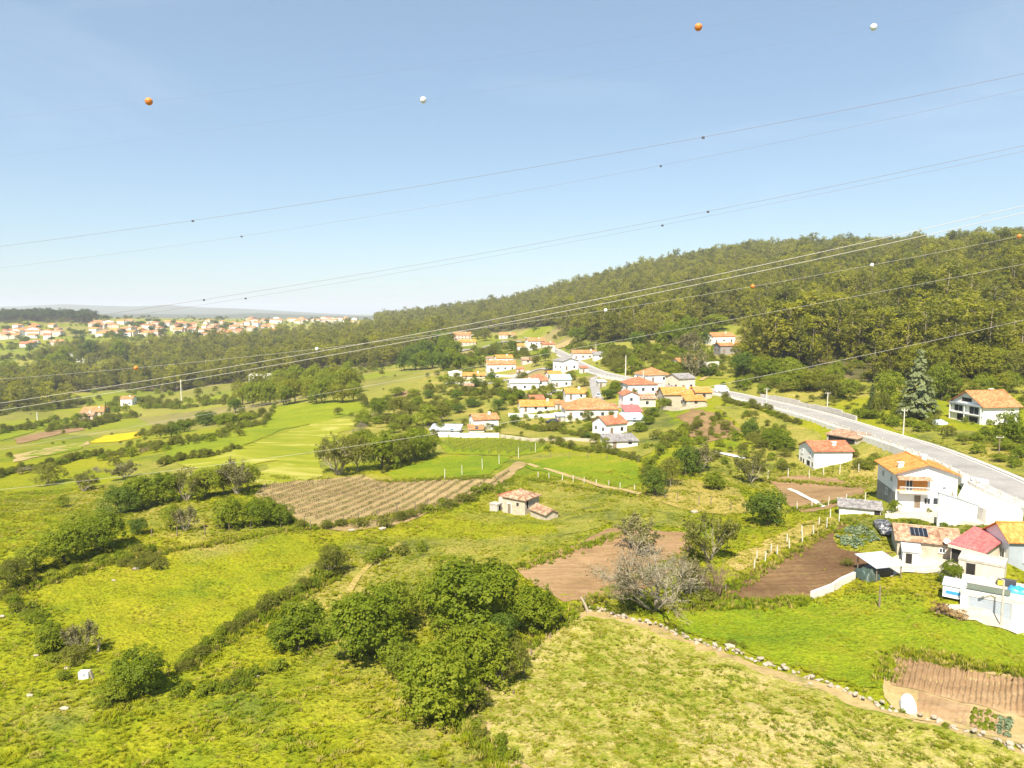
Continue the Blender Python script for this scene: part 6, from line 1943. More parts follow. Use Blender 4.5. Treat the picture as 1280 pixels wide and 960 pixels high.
mm = bpy.data.meshes.new('end_flap'); mm.from_pydata([tuple(v) for v in np.stack([X.ravel(), Y_.ravel(), Z_.ravel()], 1)], [], endf); mm.materials.append(M_FLEECE); mm.update()
obj('end_flap', mm, t)
def veg_mesh(seed, mat, k=26):
    r = np.random.default_rng(seed)
    d = unit(r.normal(size=(k, 3))); d[:, 2] = np.abs(d[:, 2])
    v, f = leaf_cards(r, d * np.array([.4, .4, .35]) * r.uniform(.4, 1, (k, 1)), unit(d + np.array([0, 0, .5])), .4 * r.uniform(.7, 1.2, k), .8)
    return mesh_np('plant', v, f, mat, np.repeat(r.uniform(0, 1, k), 4))
VEG = [veg_mesh(i, L_CABB) for i in range(3)] + [veg_mesh(9, L_BROAD), veg_mesh(10, L_LIGHT)]
def crop(name, label, poly_px, a, b, spacing, step, size, kinds, skip=.1):
    poly = np.array([(p.x, p.y) for p in (G(*q) for q in poly_px)])
    A, B = G(*a), G(*b)
    d = np.array([B.x - A.x, B.y - A.y]); d /= np.linalg.norm(d)
    n = np.array([-d[1], d[0]])
    o, l = poly @ n, poly @ d
    O, Ls = np.meshgrid(np.arange(o.min(), o.max(), spacing), np.arange(l.min(), l.max(), step))
    x, y = (n[0] * O + d[0] * Ls).ravel(), (n[1] * O + d[1] * Ls).ravel()
    k = inside(poly, x, y) & (RNG.uniform(size=len(x)) > skip)
    x, y = x[k] + RNG.normal(0, .04, k.sum()), y[k] + RNG.normal(0, .04, k.sum())
    m = len(x)
    s = size * RNG.uniform(.6, 1.3, m)
    return scatter(name, label, np.column_stack([x, y, zt(x, y) + .17]), np.column_stack([np.zeros(m), np.zeros(m), RNG.uniform(0, 6.28, m)]), np.column_stack([s, s, s]), RNG.integers(0, len(kinds), m), [[q] for q in kinds])
crop('lettuces', 'rows of lettuces in the green planted bed', [(1219, 889), (1250, 896), (1246, 920), (1214, 909)], (1219, 889), (1214, 909), .42, .34, .5, [VEG[4], VEG[3]])
crop('cabbages', 'grey green cabbages at the end of the planted bed', [(1252, 897), (1264, 900), (1260, 924), (1248, 920)], (1252, 897), (1248, 920), .5, .45, .6, VEG[:3])
crop('bed_weeds', 'thin green shoots in the ridged garden bed', [(1122, 824), (1142, 828), (1136, 862), (1114, 857)], (1122, 824), (1114, 857), .45, .5, .3, [VEG[3]], .6)
crop('cabbage_patch', 'grey green cabbage patch beside the wrapped car', [(1046, 668), (1068, 658), (1092, 664), (1098, 680), (1070, 686), (1046, 682)], (1046, 682), (1092, 664), .8, .7, .95, VEG[:4], .25)
crop('bean_rows', 'rows of low green crops below the rubble yard', [(1048, 742), (1072, 734), (1150, 742), (1158, 754), (1120, 760), (1060, 752)], (1060, 748), (1150, 752), .9, .35, .32, [VEG[3], VEG[4]], .3)

# ------------------------------------------------------------------ trees and bushes, one by one
TREES = [
 # the grove in the middle of the meadow: (kind, variant, foot x, foot y, width px, height px, label)
 ('broad', 0, 374, 812, 78, 70, 'round leafy tree standing free at the left end of the grove'),
 ('broad', 1, 452, 822, 112, 105, 'big leafy tree with domed crown next to the free-standing one'),
 ('light', 0, 492, 790, 72, 82, 'yellow green tree rising behind the domed crown'),
 ('broad', 2, 590, 790, 128, 108, 'broad leafy tree at the back of the grove'),
 ('broad', 3, 548, 895, 118, 112, 'tall leafy tree at the lower tip of the grove'),
 ('light', 1, 500, 850, 60, 60, 'yellow green bush tree filling the grove gap'),
 ('broad', 4, 606, 850, 96, 92, 'leafy tree leaning over the stubble field margin'),
 ('broad', 0, 664, 788, 80, 74, 'round leafy tree at the corner of the ploughed field'),
 ('light', 2, 556, 770, 84, 78, 'loose yellow green tree behind the grove'),
 ('dark', 0, 622, 812, 60, 62, 'dark green tree inside the grove'),
 ('light', 3, 570, 845, 70, 76, 'light green tree in the heart of the grove'),
 ('olive', 0, 645, 835, 46, 44, 'grey green bush under the grove edge'),
 ('olive', 1, 596, 888, 40, 40, 'grey green bush at the stubble corner'),
 ('bare', 2, 628, 852, 46, 46, 'brown twiggy bush at the grove foot'),
 # left pasture bushes
 ('broad', 2, 172, 868, 74, 66, 'round leafy bush on the low hedge of the left pasture'),
 ('light', 1, 140, 880, 50, 36, 'low light green bush under the round hedge bush'),
 ('broad', 3, 66, 814, 44, 44, 'small leafy tree at the pasture corner'),
 ('bare', 3, 102, 818, 40, 46, 'brown budding bush beside the small leafy tree'),
 ('olive', 2, 92, 830, 44, 28, 'grey green scrub below the budding bush'),
 # hedge on the left
 ('olive', 3, 14, 735, 54, 46, 'dull green bush at the left end of the field hedge'),
 ('light', 0, 44, 716, 52, 46, 'light green tree in the field hedge'),
 ('broad', 1, 82, 704, 62, 58, 'leafy tree with dark underside in the field hedge'),
 ('broad', 4, 122, 688, 62, 60, 'tallest leafy tree of the field hedge'),
 ('light', 2, 100, 672, 50, 40, 'light green tree behind the tallest hedge tree'),
 ('dark', 1, 150, 642, 52, 44, 'dark green tree where the hedges meet'),
 ('broad', 0, 178, 634, 52, 46, 'leafy tree in the upper hedge'),
 ('broad', 2, 204, 628, 48, 44, 'second leafy tree in the upper hedge'),
 ('bare', 2, 234, 626, 38, 42, 'brown budding tree in the upper hedge'),
 ('light', 1, 258, 622, 44, 46, 'light green tree in the upper hedge by the pale field'),
 ('olive', 1, 280, 618, 40, 44, 'olive tree in the upper hedge near the vineyard'),
 ('bare', 3, 296, 618, 40, 46, 'grey budding tree at the hedge end by the vineyard'),
 ('light', 3, 310, 612, 32, 40, 'slim light green tree at the vineyard corner'),
 ('broad', 3, 290, 660, 48, 46, 'round leafy tree below the vineyard corner'),
 ('broad', 1, 330, 656, 44, 40, 'round leafy bush at the foot of the vineyard'),
 ('broad', 4, 352, 656, 36, 34, 'smaller leafy bush beside the vineyard foot'),
 ('light', 0, 214, 664, 30, 44, 'slim leafy tree on the pasture fence'),
 ('bare', 3, 232, 664, 28, 34, 'grey twiggy bush on the pasture fence'),
 ('dark', 2, 172, 668, 26, 28, 'small dark bush on the pasture fence'),
 ('olive', 0, 60, 606, 44, 32, 'olive bush alone in the far left meadow'),
 ('bare', 2, 106, 614, 28, 26, 'small budding bush in the far left meadow'),
 ('light', 2, 78, 634, 18, 20, 'tiny light green tree in the far left meadow'),
 ('bare', 3, 157, 598, 34, 22, 'pinkish twiggy thicket in the far plots'),
 # tree clump above the vineyard
 ('bare', 2, 422, 594, 48, 52, 'brown budding tree at the left of the vineyard clump'),
 ('olive', 2, 448, 590, 50, 56, 'olive green tree in the vineyard clump'),
 ('broad', 2, 478, 586, 54, 54, 'leafy tree in the vineyard clump'),
 ('olive', 3, 500, 582, 46, 50, 'olive tree behind the vineyard clump'),
 ('broad', 0, 516, 576, 50, 48, 'leafy tree at the right of the vineyard clump'),
 ('light', 1, 536, 570, 30, 34, 'light green bush ending the vineyard clump'),
 ('light', 3, 452, 564, 40, 34, 'light green tree behind the olive tree of the clump'),
 ('olive', 0, 500, 528, 40, 38, 'purplish olive tree in the gardens above the clump'),
 ('broad', 1, 474, 520, 26, 26, 'bright green tree beside the purplish one'),
 ('light', 0, 508, 535, 24, 22, 'light bush beside the purplish tree'),
 ('light', 2, 535, 532, 40, 32, 'light green tree before the white gabled house'),
 ('olive', 1, 553, 528, 30, 26, 'olive bush before the white gabled house'),
 ('olive', 2, 423, 519, 14, 12, 'small dark bush alone in the lime field'),
 # middle ground by the village and right
 ('dark', 0, 818, 620, 38, 46, 'dark round tree at the end of the green plot'),
 ('olive', 1, 838, 608, 38, 44, 'olive tree behind the dark round tree'),
 ('dark', 1, 858, 594, 40, 46, 'dark leafy tree above the straw grass'),
 ('bare', 3, 876, 590, 34, 38, 'grey budding tree beside the straw grass'),
 ('dark', 2, 958, 657, 56, 60, 'dark round evergreen tree standing alone by the fallow plot'),
 ('broad', 3, 893, 611, 30, 24, 'low leafy bush in the straw grass'),
 ('bare', 2, 938, 604, 36, 38, 'grey budding bush above the dark round tree'),
 ('bare', 0, 818, 764, 150, 108, 'large bare grey tree with spreading drooping branches'),
 ('bare', 2, 888, 700, 60, 62, 'olive budding bush behind the bare trees'),
 ('bare', 1, 896, 748, 44, 50, 'small reddish bare tree at the tilled plot corner'),
 ('bare', 3, 860, 742, 50, 52, 'brown twiggy thicket between the bare trees'),
 ('dry', 0, 1176, 766, 30, 16, 'dead straw coloured bush on the rubble before the trailer'),
 ('dry', 1, 1198, 772, 30, 12, 'dead straw coloured bush before the garage corner'),
 ('shrub', 1, 1222, 671, 16, 16, 'spiky garden bush near the patio wall end'),
 ('dry', 0, 1112, 570, 20, 12, 'dead bush among the junk below the road'),
 ('bramble', 0, 790, 758, 54, 22, 'dark bramble clump under the large bare tree'),
 ('bramble', 1, 880, 752, 40, 18, 'bramble clump at the tilled plot corner'),
 ('bare', 3, 800, 690, 60, 48, 'pale bare thicket behind the large bare tree'),
 ('dark', 0, 938, 548, 22, 32, 'dark bush tree on the bank below the bracken'),
 ('broad', 4, 962, 556, 30, 26, 'leafy bush on the bank near the white house'),
 ('broad', 0, 982, 562, 30, 24, 'leafy bush beside the white two-storey house'),
 ('olive', 3, 950, 560, 24, 18, 'olive bush on the bank'),
 ('broad', 2, 1188, 730, 30, 34, 'rounded topiary bush with grey stems in the rubble yard'),
 ('shrub', 0, 1145, 660, 18, 12, 'clipped round bush below the patio wall'),
 ('shrub', 1, 1180, 664, 20, 12, 'clipped flat bush near the patio wall'),
 ('shrub', 2, 1230, 672, 22, 18, 'leafy bush by the grey fronted house'),
 ('shrub', 1, 1118, 641, 18, 18, 'leafy bush at the corner of the big white house'),
 ('shrub', 3, 1160, 641, 12, 8, 'small patio bush before the door'),
 ('shrub', 0, 1270, 640, 18, 12, 'leafy bush on the white terrace edge'),
 ('shrub', 2, 1218, 603, 16, 14, 'yellow green bush by the road parapet'),
 ('olive', 0, 1060, 708, 18, 12, 'grey green bush at the tilled plot side'),
 # around the hillside house
 ('broad', 1, 1080, 520, 54, 76, 'tall leafy tree beside the cedar at the wood edge'),
 ('olive', 3, 1100, 522, 28, 40, 'dull thin tree before the cedar'),
 ('light', 1, 1110, 512, 40, 60, 'light green tree between the leafy tree and the cedar'),
 ('light', 3, 1178, 500, 44, 56, 'light green tree behind the hillside house pool'),
 ('broad', 3, 1262, 556, 40, 50, 'leafy bush tree on the bank by the hillside house'),
 ('light', 0, 1240, 475, 46, 50, 'bright green tree behind the hillside house'),
 ('olive', 2, 1270, 480, 48, 50, 'olive tree behind the hillside house roof'),
 ('olive', 1, 1205, 562, 34, 28, 'dark bush on the verge above the road'),
 ('olive', 0, 1232, 574, 34, 28, 'second dark bush on the verge above the road'),
 ('olive', 3, 1258, 584, 34, 30, 'third dark bush on the verge above the road'),
 ('bramble', 1, 1282, 598, 40, 30, 'bramble on the verge at the road curve'),
 ('shrub', 1, 1150, 540, 26, 14, 'low bush between road and cedar'),
 ('shrub', 3, 1185, 545, 24, 14, 'low bush below the pool'),
 ('shrub', 1, 1120, 533, 22, 12, 'low bush at the roadside pole'),
 ('bramble', 2, 1060, 525, 26, 12, 'bramble at the foot of the wood'),
 ('broad', 4, 1008, 488, 30, 26, 'leafy bush at the wood foot above the bank wall'),
 ('broad', 2, 960, 478, 34, 34, 'leafy tree at the wood foot behind the white van'),
 ('dark', 1, 930, 472, 34, 40, 'dark tree at the wood corner above the barn'),
 ('light', 2, 985, 484, 36, 32, 'light tree at the wood foot'),
 ('olive', 2, 1036, 500, 36, 40, 'olive tree at the wood foot by the stout pole'),
 # trees behind the village
 ('dark', 2, 797, 440, 26, 34, 'dark blue green tree at the wood edge above the road'),
 ('broad', 0, 832, 438, 34, 40, 'bright broad tree at the wood edge'),
 ('broad', 3, 858, 432, 36, 42, 'tall bright broad tree beside its neighbour at the wood edge'),
 ('light', 0, 838, 418, 46, 34, 'wide bright green tree high at the wood edge'),
 ('light', 1, 893, 414, 34, 26, 'bright tree behind the upper white house'),
 ('bare', 3, 862, 446, 30, 34, 'grey budding tree before the bright ones'),
 ('dark', 0, 880, 434, 18, 26, 'dark tree beside the upper white house'),
 ('olive', 0, 764, 456, 24, 24, 'olive tree above the road bend'),
 ('broad', 1, 722, 428, 26, 22, 'bushy tree at the sandy track'),
 ('bare', 3, 868, 470, 34, 34, 'brown budding tree beside the grey roofed house'),
 ('dark', 2, 884, 470, 22, 16, 'dark shrub by the grey roofed house'),
 ('olive', 1, 928, 422, 16, 14, 'dark shrub between the forest cottage and the upper house'),
 # far trees of the valley farm
 ('light', 3, 141, 510, 15, 12, 'round bright tree beside the valley house'),
 ('fir', 0, 133, 524, 12, 22, 'dark cypress beside the valley farm'),
 ('olive', 2, 140, 528, 16, 14, 'olive tree below the valley farm'),
 ('dark', 1, 175, 504, 12, 11, 'small dark tree by the valley house'),
 ('olive', 3, 200, 548, 30, 22, 'olive tree above the yellow plot corner'),
 ('dark', 0, 214, 546, 26, 20, 'dark leafy tree by the yellow plot'),
 ('broad', 2, 230, 540, 24, 18, 'leafy tree in the far hedge'),
 ('dark', 2, 258, 532, 30, 24, 'dark round tree in the far hedge'),
 ('broad', 4, 286, 534, 34, 22, 'wide leafy bush in the far hedge'),
 ('light', 1, 308, 530, 24, 18, 'light bush ending the far hedge'),
 ('dark', 1, 295, 516, 20, 22, 'dark tree behind the far hedge'),
]
for kd, v, px, py, w, h, lb in TREES:
    plant_px(kd, v, px, py, w, h, lb, 'bush' if 'bush' in lb or 'shrub' in lb or 'bramble' in lb or 'thicket' in lb else 'tree')
plant_px('cedar', 0, 1146, 522, 78, 84, 'tall blue green cedar with layered boughs beside the hillside house', 'tree')
plant_px('fir', 0, 1089, 520, 26, 40, 'small dark conifer before the leafy tree', 'tree')

def belt(kinds, label, group, pts, wpx, hpx, cat='tree', jx=4, jy=2):
    for px, py in pts:
        plant_px(random.choice(kinds), random.randint(0, 5), px + random.uniform(-jx, jx), py + random.uniform(-jy, jy), wpx * random.uniform(.8, 1.25), hpx * random.uniform(.8, 1.2), label, cat, group)
def lerp_pts(a, b, n):
    return [(a[0] + (b[0] - a[0]) * i / max(1, n - 1), a[1] + (b[1] - a[1]) * i / max(1, n - 1)) for i in range(n)]
belt(['light', 'acacia'], 'bright yellow green tree of the belt along the valley wood', 'bright belt along the valley wood', lerp_pts((306, 508), (440, 502), 13) + lerp_pts((320, 500), (440, 492), 11) + lerp_pts((330, 492), (436, 482), 9), 26, 34)
belt(['broad', 'dark', 'broad'], 'rounded deep green tree of the grove behind the gardens', 'deep green grove behind the gardens', lerp_pts((508, 462), (575, 462), 7) + lerp_pts((515, 452), (572, 450), 6) + lerp_pts((524, 442), (560, 440), 4), 24, 30)
belt(['acacia'], 'yellow green acacia in the thicket above the hillside house', 'acacia thicket above the hillside house', lerp_pts((1150, 478), (1290, 474), 9) + lerp_pts((1140, 462), (1290, 452), 10) + lerp_pts((1160, 446), (1290, 430), 8), 40, 52, jx=8, jy=4)
belt(['acacia', 'light'], 'yellow green tree along the foot of the hillside wood', 'trees along the foot of the hillside wood', lerp_pts((925, 462), (1060, 500), 12) + lerp_pts((1180, 498), (1290, 492), 6), 30, 34, jx=6, jy=4)
belt(['olive', 'broad', 'dark'], 'tree among the lower left valley wood', 'trees of the lower left valley wood', lerp_pts((-5, 492), (90, 482), 11) + lerp_pts((0, 478), (110, 468), 9) + lerp_pts((60, 460), (150, 452), 8), 24, 26, jx=6, jy=5)
belt(['dark', 'pine'], 'dark tree standing among the distant town houses', 'trees of the distant town', [(random.uniform(120, 335), random.uniform(404, 424)) for i in range(46)] + [(random.uniform(0, 110), random.uniform(412, 440)) for i in range(24)], 10, 9, jx=0, jy=0)
belt(['broad', 'olive', 'light', 'dark'], 'small garden tree among the village houses', 'garden trees among the village houses', [(580, 482), (597, 484), (612, 478), (622, 486), (648, 498), (640, 508), (655, 478), (690, 494), (700, 500), (712, 520), (732, 528), (745, 532), (752, 540), (740, 540), (758, 560), (748, 556), (800, 540), (812, 532), (815, 520), (830, 512), (840, 480), (836, 474), (845, 462), (870, 462), (760, 498), (768, 492), (726, 482), (716, 474), (690, 462), (678, 452), (668, 460), (650, 444), (640, 440), (616, 442), (604, 446), (600, 458), (586, 460), (610, 428), (596, 422), (560, 482), (548, 490), (532, 498), (520, 512), (560, 512), (575, 516), (590, 508), (570, 500), (620, 512), (630, 500), (642, 532), (690, 540), (736, 550), (765, 475), (780, 478), (752, 462), (742, 455), (690, 445), (706, 440), (765, 445), (780, 452)], 17, 16, jx=4, jy=2)
belt(['olive', 'bramble', 'shrub', 'light'], 'scrubby bush on the slope between road and wood', 'scrub on the slope between road and wood', [(random.uniform(745, 905), random.uniform(440, 470)) for i in range(40)] + [(random.uniform(900, 1000), random.uniform(475, 492)) for i in range(14)] + [(random.uniform(1040, 1175), random.uniform(520, 545)) for i in range(22)] + [(random.uniform(1190, 1285), random.uniform(545, 590)) for i in range(26)] + [(random.uniform(1140, 1285), random.uniform(500, 515)) for i in range(6)], 20, 13, 'bush', 0, 0)
belt(['shrub', 'bramble', 'olive'], 'bush in the rough ground below the road wall', 'bushes below the road wall', [(random.uniform(800, 985), random.uniform(535, 590)) for i in range(34)] + [(random.uniform(1062, 1120), random.uniform(548, 590)) for i in range(16)], 18, 12, 'bush', 0, 0)
belt(['bramble', 'shrub', 'olive'], 'low bush of the hedge line across the left pasture', 'hedge line across the left pasture', lerp_pts((226, 836), (300, 782), 11) + lerp_pts((300, 782), (350, 752), 7) + lerp_pts((352, 752), (420, 722), 8) + lerp_pts((400, 726), (420, 698), 4), 24, 17, 'bush', 4, 2)
plant_px('olive', 1, 412, 722, 38, 50, 'loose olive bush rising from the pasture hedge line', 'bush')
plant_px('olive', 2, 425, 716, 34, 34, 'darker olive bush beside the loose one on the hedge line', 'bush')
belt(['bramble', 'olive'], 'gorse shrub of the patch in the upper pasture', 'gorse patch in the upper pasture', [(random.uniform(150, 212), random.uniform(690, 714)) for i in range(16)], 20, 13, 'bush', 0, 0)
belt(['shrub', 'bramble', 'light'], 'low bush in the ditch below the left hedge', 'bushes in the left ditch', lerp_pts((8, 745), (60, 790), 8) + lerp_pts((40, 760), (80, 850), 6) + lerp_pts((20, 735), (150, 700), 6), 22, 14, 'bush', 6, 4)
belt(['shrub', 'bramble', 'olive'], 'low bush along the vineyard foot', 'bushes along the vineyard foot', lerp_pts((380, 664), (480, 660), 5) + lerp_pts((485, 656), (620, 614), 13), 20, 13, 'bush', 5, 4)
belt(['shrub', 'bramble'], 'bramble on the edge of the lower meadow', 'brambles of the lower meadow', lerp_pts((250, 868), (340, 840), 6) + lerp_pts((215, 868), (300, 858), 5) + lerp_pts((460, 700), (520, 690), 4) + lerp_pts((590, 905), (650, 955), 5), 26, 14, 'bush', 8, 4)
belt(['bramble', 'shrub'], 'small bush beside the dry stone wall', 'bushes beside the dry stone wall', [(930, 810), (918, 806), (1250, 935), (1130, 892), (1182, 912), (745, 762), (760, 765)], 14, 9, 'bush', 3, 1)
belt(['olive', 'bramble', 'shrub', 'bare'], 'bush in the far hedges of the left plots', 'bushes of the far left hedges', lerp_pts((0, 596), (50, 588), 5) + lerp_pts((60, 582), (100, 575), 4) + lerp_pts((130, 574), (205, 562), 8) + lerp_pts((70, 534), (105, 526), 4) + lerp_pts((225, 556), (300, 545), 5) + lerp_pts((120, 590), (190, 560), 4), 17, 10, 'bush', 4, 2)
belt(['olive', 'light', 'shrub', 'bare'], 'bush between the far gardens and the clump', 'bushes between the far gardens', [(random.uniform(440, 560), random.uniform(490, 545)) for i in range(26)], 18, 14, 'bush', 0, 0)

# ------------------------------------------------------------------ far hills beyond the plain
def hills(name, label, pts, Y, depth, mat, seed):
    r = np.random.default_rng(seed)
    px = np.linspace(pts[0][0], pts[-1][0], 160)
    py = np.interp(px, [p[0] for p in pts], [p[1] for p in pts])
    rows = 14
    V = []
    for j in range(rows):
        t = j / (rows - 1)
        f = math.sin(t * math.pi / 2) if t < .7 else math.sin(.7 * math.pi / 2) + (t - .7) * .36
        for i in range(len(px)):
            top = AT(px[i], py[i], Y)
            y = Y - depth * (1 - t)
            x = top.x / Y * y
            z0 = Z(x, min(y, 14000)) - 5
            jit = 0.06 * (top.z - z0) * float(wob(np.array([x]), np.array([y]), 600, seed)[0]) * math.sin(t * math.pi)
            V.append((x, y, z0 + (top.z - z0) * min(1, f / .999) + jit))
    n = len(px)
    i = np.arange(rows * n).reshape(rows, n)
    q = np.stack([i[:-1, :-1].ravel(), i[:-1, 1:].ravel(), i[1:, 1:].ravel(), i[1:, :-1].ravel()], 1)
    return tag(obj(name, mesh_np(name, np.array(V), q, mat, smooth=True)), label, kind='structure')
M_HILL = soil_mat('far_heath', (0.07, 0.085, 0.03), (0.10, 0.11, 0.045), (0.15, 0.14, 0.07), 0.3, 300, 5.0)
hills('hills', 'long blue hazy mountain range on the horizon', [(-500, 388), (-200, 384), (20, 383), (80, 380), (120, 382), (170, 383), (210, 381), (250, 384), (310, 386), (360, 389), (430, 393), (520, 395), (700, 396)], 9000, 2500, M_HILL, 1)
hills('hills', 'nearer low hazy ridge behind the town', [(-300, 394), (60, 393), (150, 392), (280, 393), (320, 391), (370, 393), (430, 395), (560, 394), (700, 394)], 5200, 1200, M_HILL, 2)

# ------------------------------------------------------------------ grass, uncountable
def tuft(seed, mat, blades=16, h=1.0, spread=.35):
    r = np.random.default_rng(seed)
    a = r.uniform(0, 6.28, blades)
    rad = r.uniform(0, spread, blades)
    b = np.stack([np.cos(a) * rad, np.sin(a) * rad, np.zeros(blades) - .05], 1)
    lean = np.stack([np.cos(a) * r.uniform(.1, .6, blades), np.sin(a) * r.uniform(.1, .6, blades), np.ones(blades) * r.uniform(.6, 1.0, blades)], 1) * h
    side = np.stack([-np.sin(a), np.cos(a), np.zeros(blades)], 1) * .07
    v = np.stack([b - side, b + side, b + lean * .6 + side * .7, b + lean + 0 * side, b + lean * .6 - side * .7], 1).reshape(-1, 3)
    i = np.arange(blades * 5).reshape(blades, 5)
    return mesh_np('tuft', v, i, mat)
GR = np.random.default_rng(9)
def grass_area(n, y0, y1, umax=.80):
    # uniform over the ground, thinned with distance
    y = np.sqrt(GR.uniform(y0 ** 2, y1 ** 2, n))
    x = GR.uniform(-umax, umax, n) * y
    return x, y
def not_bare(x, y):
    k = np.ones(len(x), bool)
    for poly in BARE:
        lo, hi = poly.min(0), poly.max(0)
        b = (x > lo[0]) & (x < hi[0]) & (y > lo[1]) & (y < hi[1])
        if b.any():
            ix = np.nonzero(b)[0]
            k[ix[inside(poly, x[ix], y[ix])]] = False
    return k
stub = np.array([(p.x, p.y) for p in (G(*q) for q in ((738, 774), (704, 786), (648, 838), (584, 884), (640, 932), (700, 995), (1420, 995), (1290, 962), (1200, 926), (1098, 897), (1004, 866), (896, 828), (816, 797), (768, 780)))])
marg = np.array([(p.x, p.y) for p in (G(*q) for q in ((733, 757), (696, 770), (636, 824), (556, 880), (612, 940), (650, 995), (1420, 995), (1300, 946), (1215, 908), (1108, 878), (1012, 842), (902, 806), (822, 776), (768, 760)))])
near_road = lambda x, y: (x > 71) & (y > 60) & (x < 89)
x, y = grass_area(110000, 40, 150)
k = not_bare(x, y) & ~near_road(x, y) & ~inside(marg, x, y)
clump = wob(x, y, 5, 21) + wob(x, y, 1.8, 22)
k &= (GR.uniform(-2.4, 1.4, len(x)) < clump)
x, y = x[k], y[k]
n = len(x)
s = GR.uniform(.10, .26, n) * (1 + .35 * np.clip(wob(x, y, 7, 23), -1, 1.5))
short = np.ones(n)
for pp, f_ in ((((40, 735), (120, 700), (380, 668), (425, 690), (350, 745), (225, 830), (110, 800)), .45), (((795, 765), (1010, 838), (1105, 868), (1118, 818), (1300, 850), (1300, 790), (1165, 772), (1010, 750), (860, 752)), .6), (((640, 700), (760, 655), (690, 640), (560, 640), (500, 690)), .6)):
    wpol = np.array([(p.x, p.y) for p in (G(*q) for q in pp)])
    short[inside(wpol, x, y)] = f_
s = s * short
scatter('meadow_grass', 'uneven spring grass of the meadows', np.column_stack([x, y, zt(x, y) + .04]), np.column_stack([GR.normal(0, .12, n), GR.normal(0, .12, n), GR.uniform(0, 6.28, n)]),
        np.column_stack([s * 2.2, s * 2.2, s]), GR.choice([0, 0, 1, 1, 2, 3], n), [[tuft(1, M_BLADE)], [tuft(2, M_BLADE)], [tuft(3, M_BLADEB)], [tuft(4, M_BLADED, 12)]])
# short regrowth on the stubble
x, y = grass_area(120000, 42, 80)
k = inside(stub, x, y)
k &= (wob(x, y, 2.4, 31) + .7 * wob(x, y, .8, 32) > GR.uniform(-.6, 1.0, len(x)))
x, y = x[k], y[k]
n = len(x)
s = GR.uniform(.09, .2, n)
scatter('stubble_regrowth', 'short tufts sprouting over the stubble field', np.column_stack([x, y, zt(x, y) + .1]), np.column_stack([GR.normal(0, .1, n), GR.normal(0, .1, n), GR.uniform(0, 6.28, n)]),
        np.column_stack([s * 1.6, s * 1.6, s]), GR.choice([0, 1, 2], n), [[tuft(5, M_BLADE)], [tuft(6, M_BLADEB)], [tuft(7, M_BLADED)]])
# tall weeds where nobody mows: field margins
edge = []
for a, b in (((733, 757), (556, 880)), ((556, 880), (650, 990)), ((645, 712), (800, 660)), ((868, 690), (735, 755)), ((893, 748), (1060, 650)), ((322, 622), (380, 660)), ((380, 662), (560, 636)), ((560, 636), (640, 600)), ((800, 765), (1015, 752)), ((1104, 850), (1120, 818)), ((1120, 817), (1290, 846)), ((226, 836), (420, 722)), ((8, 745), (150, 700)), ((150, 700), (380, 660)), ((660, 600), (800, 622)), ((480, 602), (612, 598)), ((960, 600), (1080, 610)), ((985, 640), (1078, 622))):
    for t_ in np.linspace(0, 1, int(math.hypot(b[0] - a[0], b[1] - a[1]) / 2.2)):
        p = G(a[0] + (b[0] - a[0]) * t_, a[1] + (b[1] - a[1]) * t_)
        for q in range(5):
            edge.append((p.x + random.gauss(0, .55), p.y + random.gauss(0, .7)))
edge = np.array(edge)
n = len(edge)
s = GR.uniform(.3, .75, n)
scatter('field_weeds', 'tall weeds and dry stalks along the field margins', np.column_stack([edge, zt(edge[:, 0], edge[:, 1]) + .03]), np.column_stack([GR.normal(0, .15, n), GR.normal(0, .15, n), GR.uniform(0, 6.28, n)]),
        np.column_stack([s, s, s]), GR.choice([0, 1, 1, 2, 3], n), [[tuft(11, M_BLADE, 14)], [tuft(12, M_BLADEB, 14)], [tuft(13, M_BLADED, 14)], [K['bramble'][0][2]]])

# scrub scattered through the far plots, gardens and slopes
def far_scrub(n, y0, y1, smin, smax, thr, seed):
    y = np.exp(GR.uniform(math.log(y0), math.log(y1), n)); x = GR.uniform(-.78, .78, n) * y
    k = not_bare(x, y) & (wob(x, y, 38 * (y0 / 200), seed) + .6 * wob(x, y, 14 * (y0 / 200), seed + 1) > thr)
    for poly in FIELDS:
        k &= ~inside(poly, x, y)
    for nm in ('hill',): k &= ~inside(wpoly(WOODS[nm]), x, y)
    k &= ((_rx[:, None] - x) ** 2 + (_ry[:, None] - y) ** 2).min(0) > 55
    x, y = x[k], y[k]
    return x, y, GR.uniform(smin, smax, len(x))
xs, ys, ss = zip(far_scrub(2600, 175, 420, 1.2, 2.6, 1.0, 51), far_scrub(3600, 420, 1500, 3, 7, .3, 61), far_scrub(2600, 1000, 2600, 5, 11, .1, 71))
hx_, hy_ = [], []
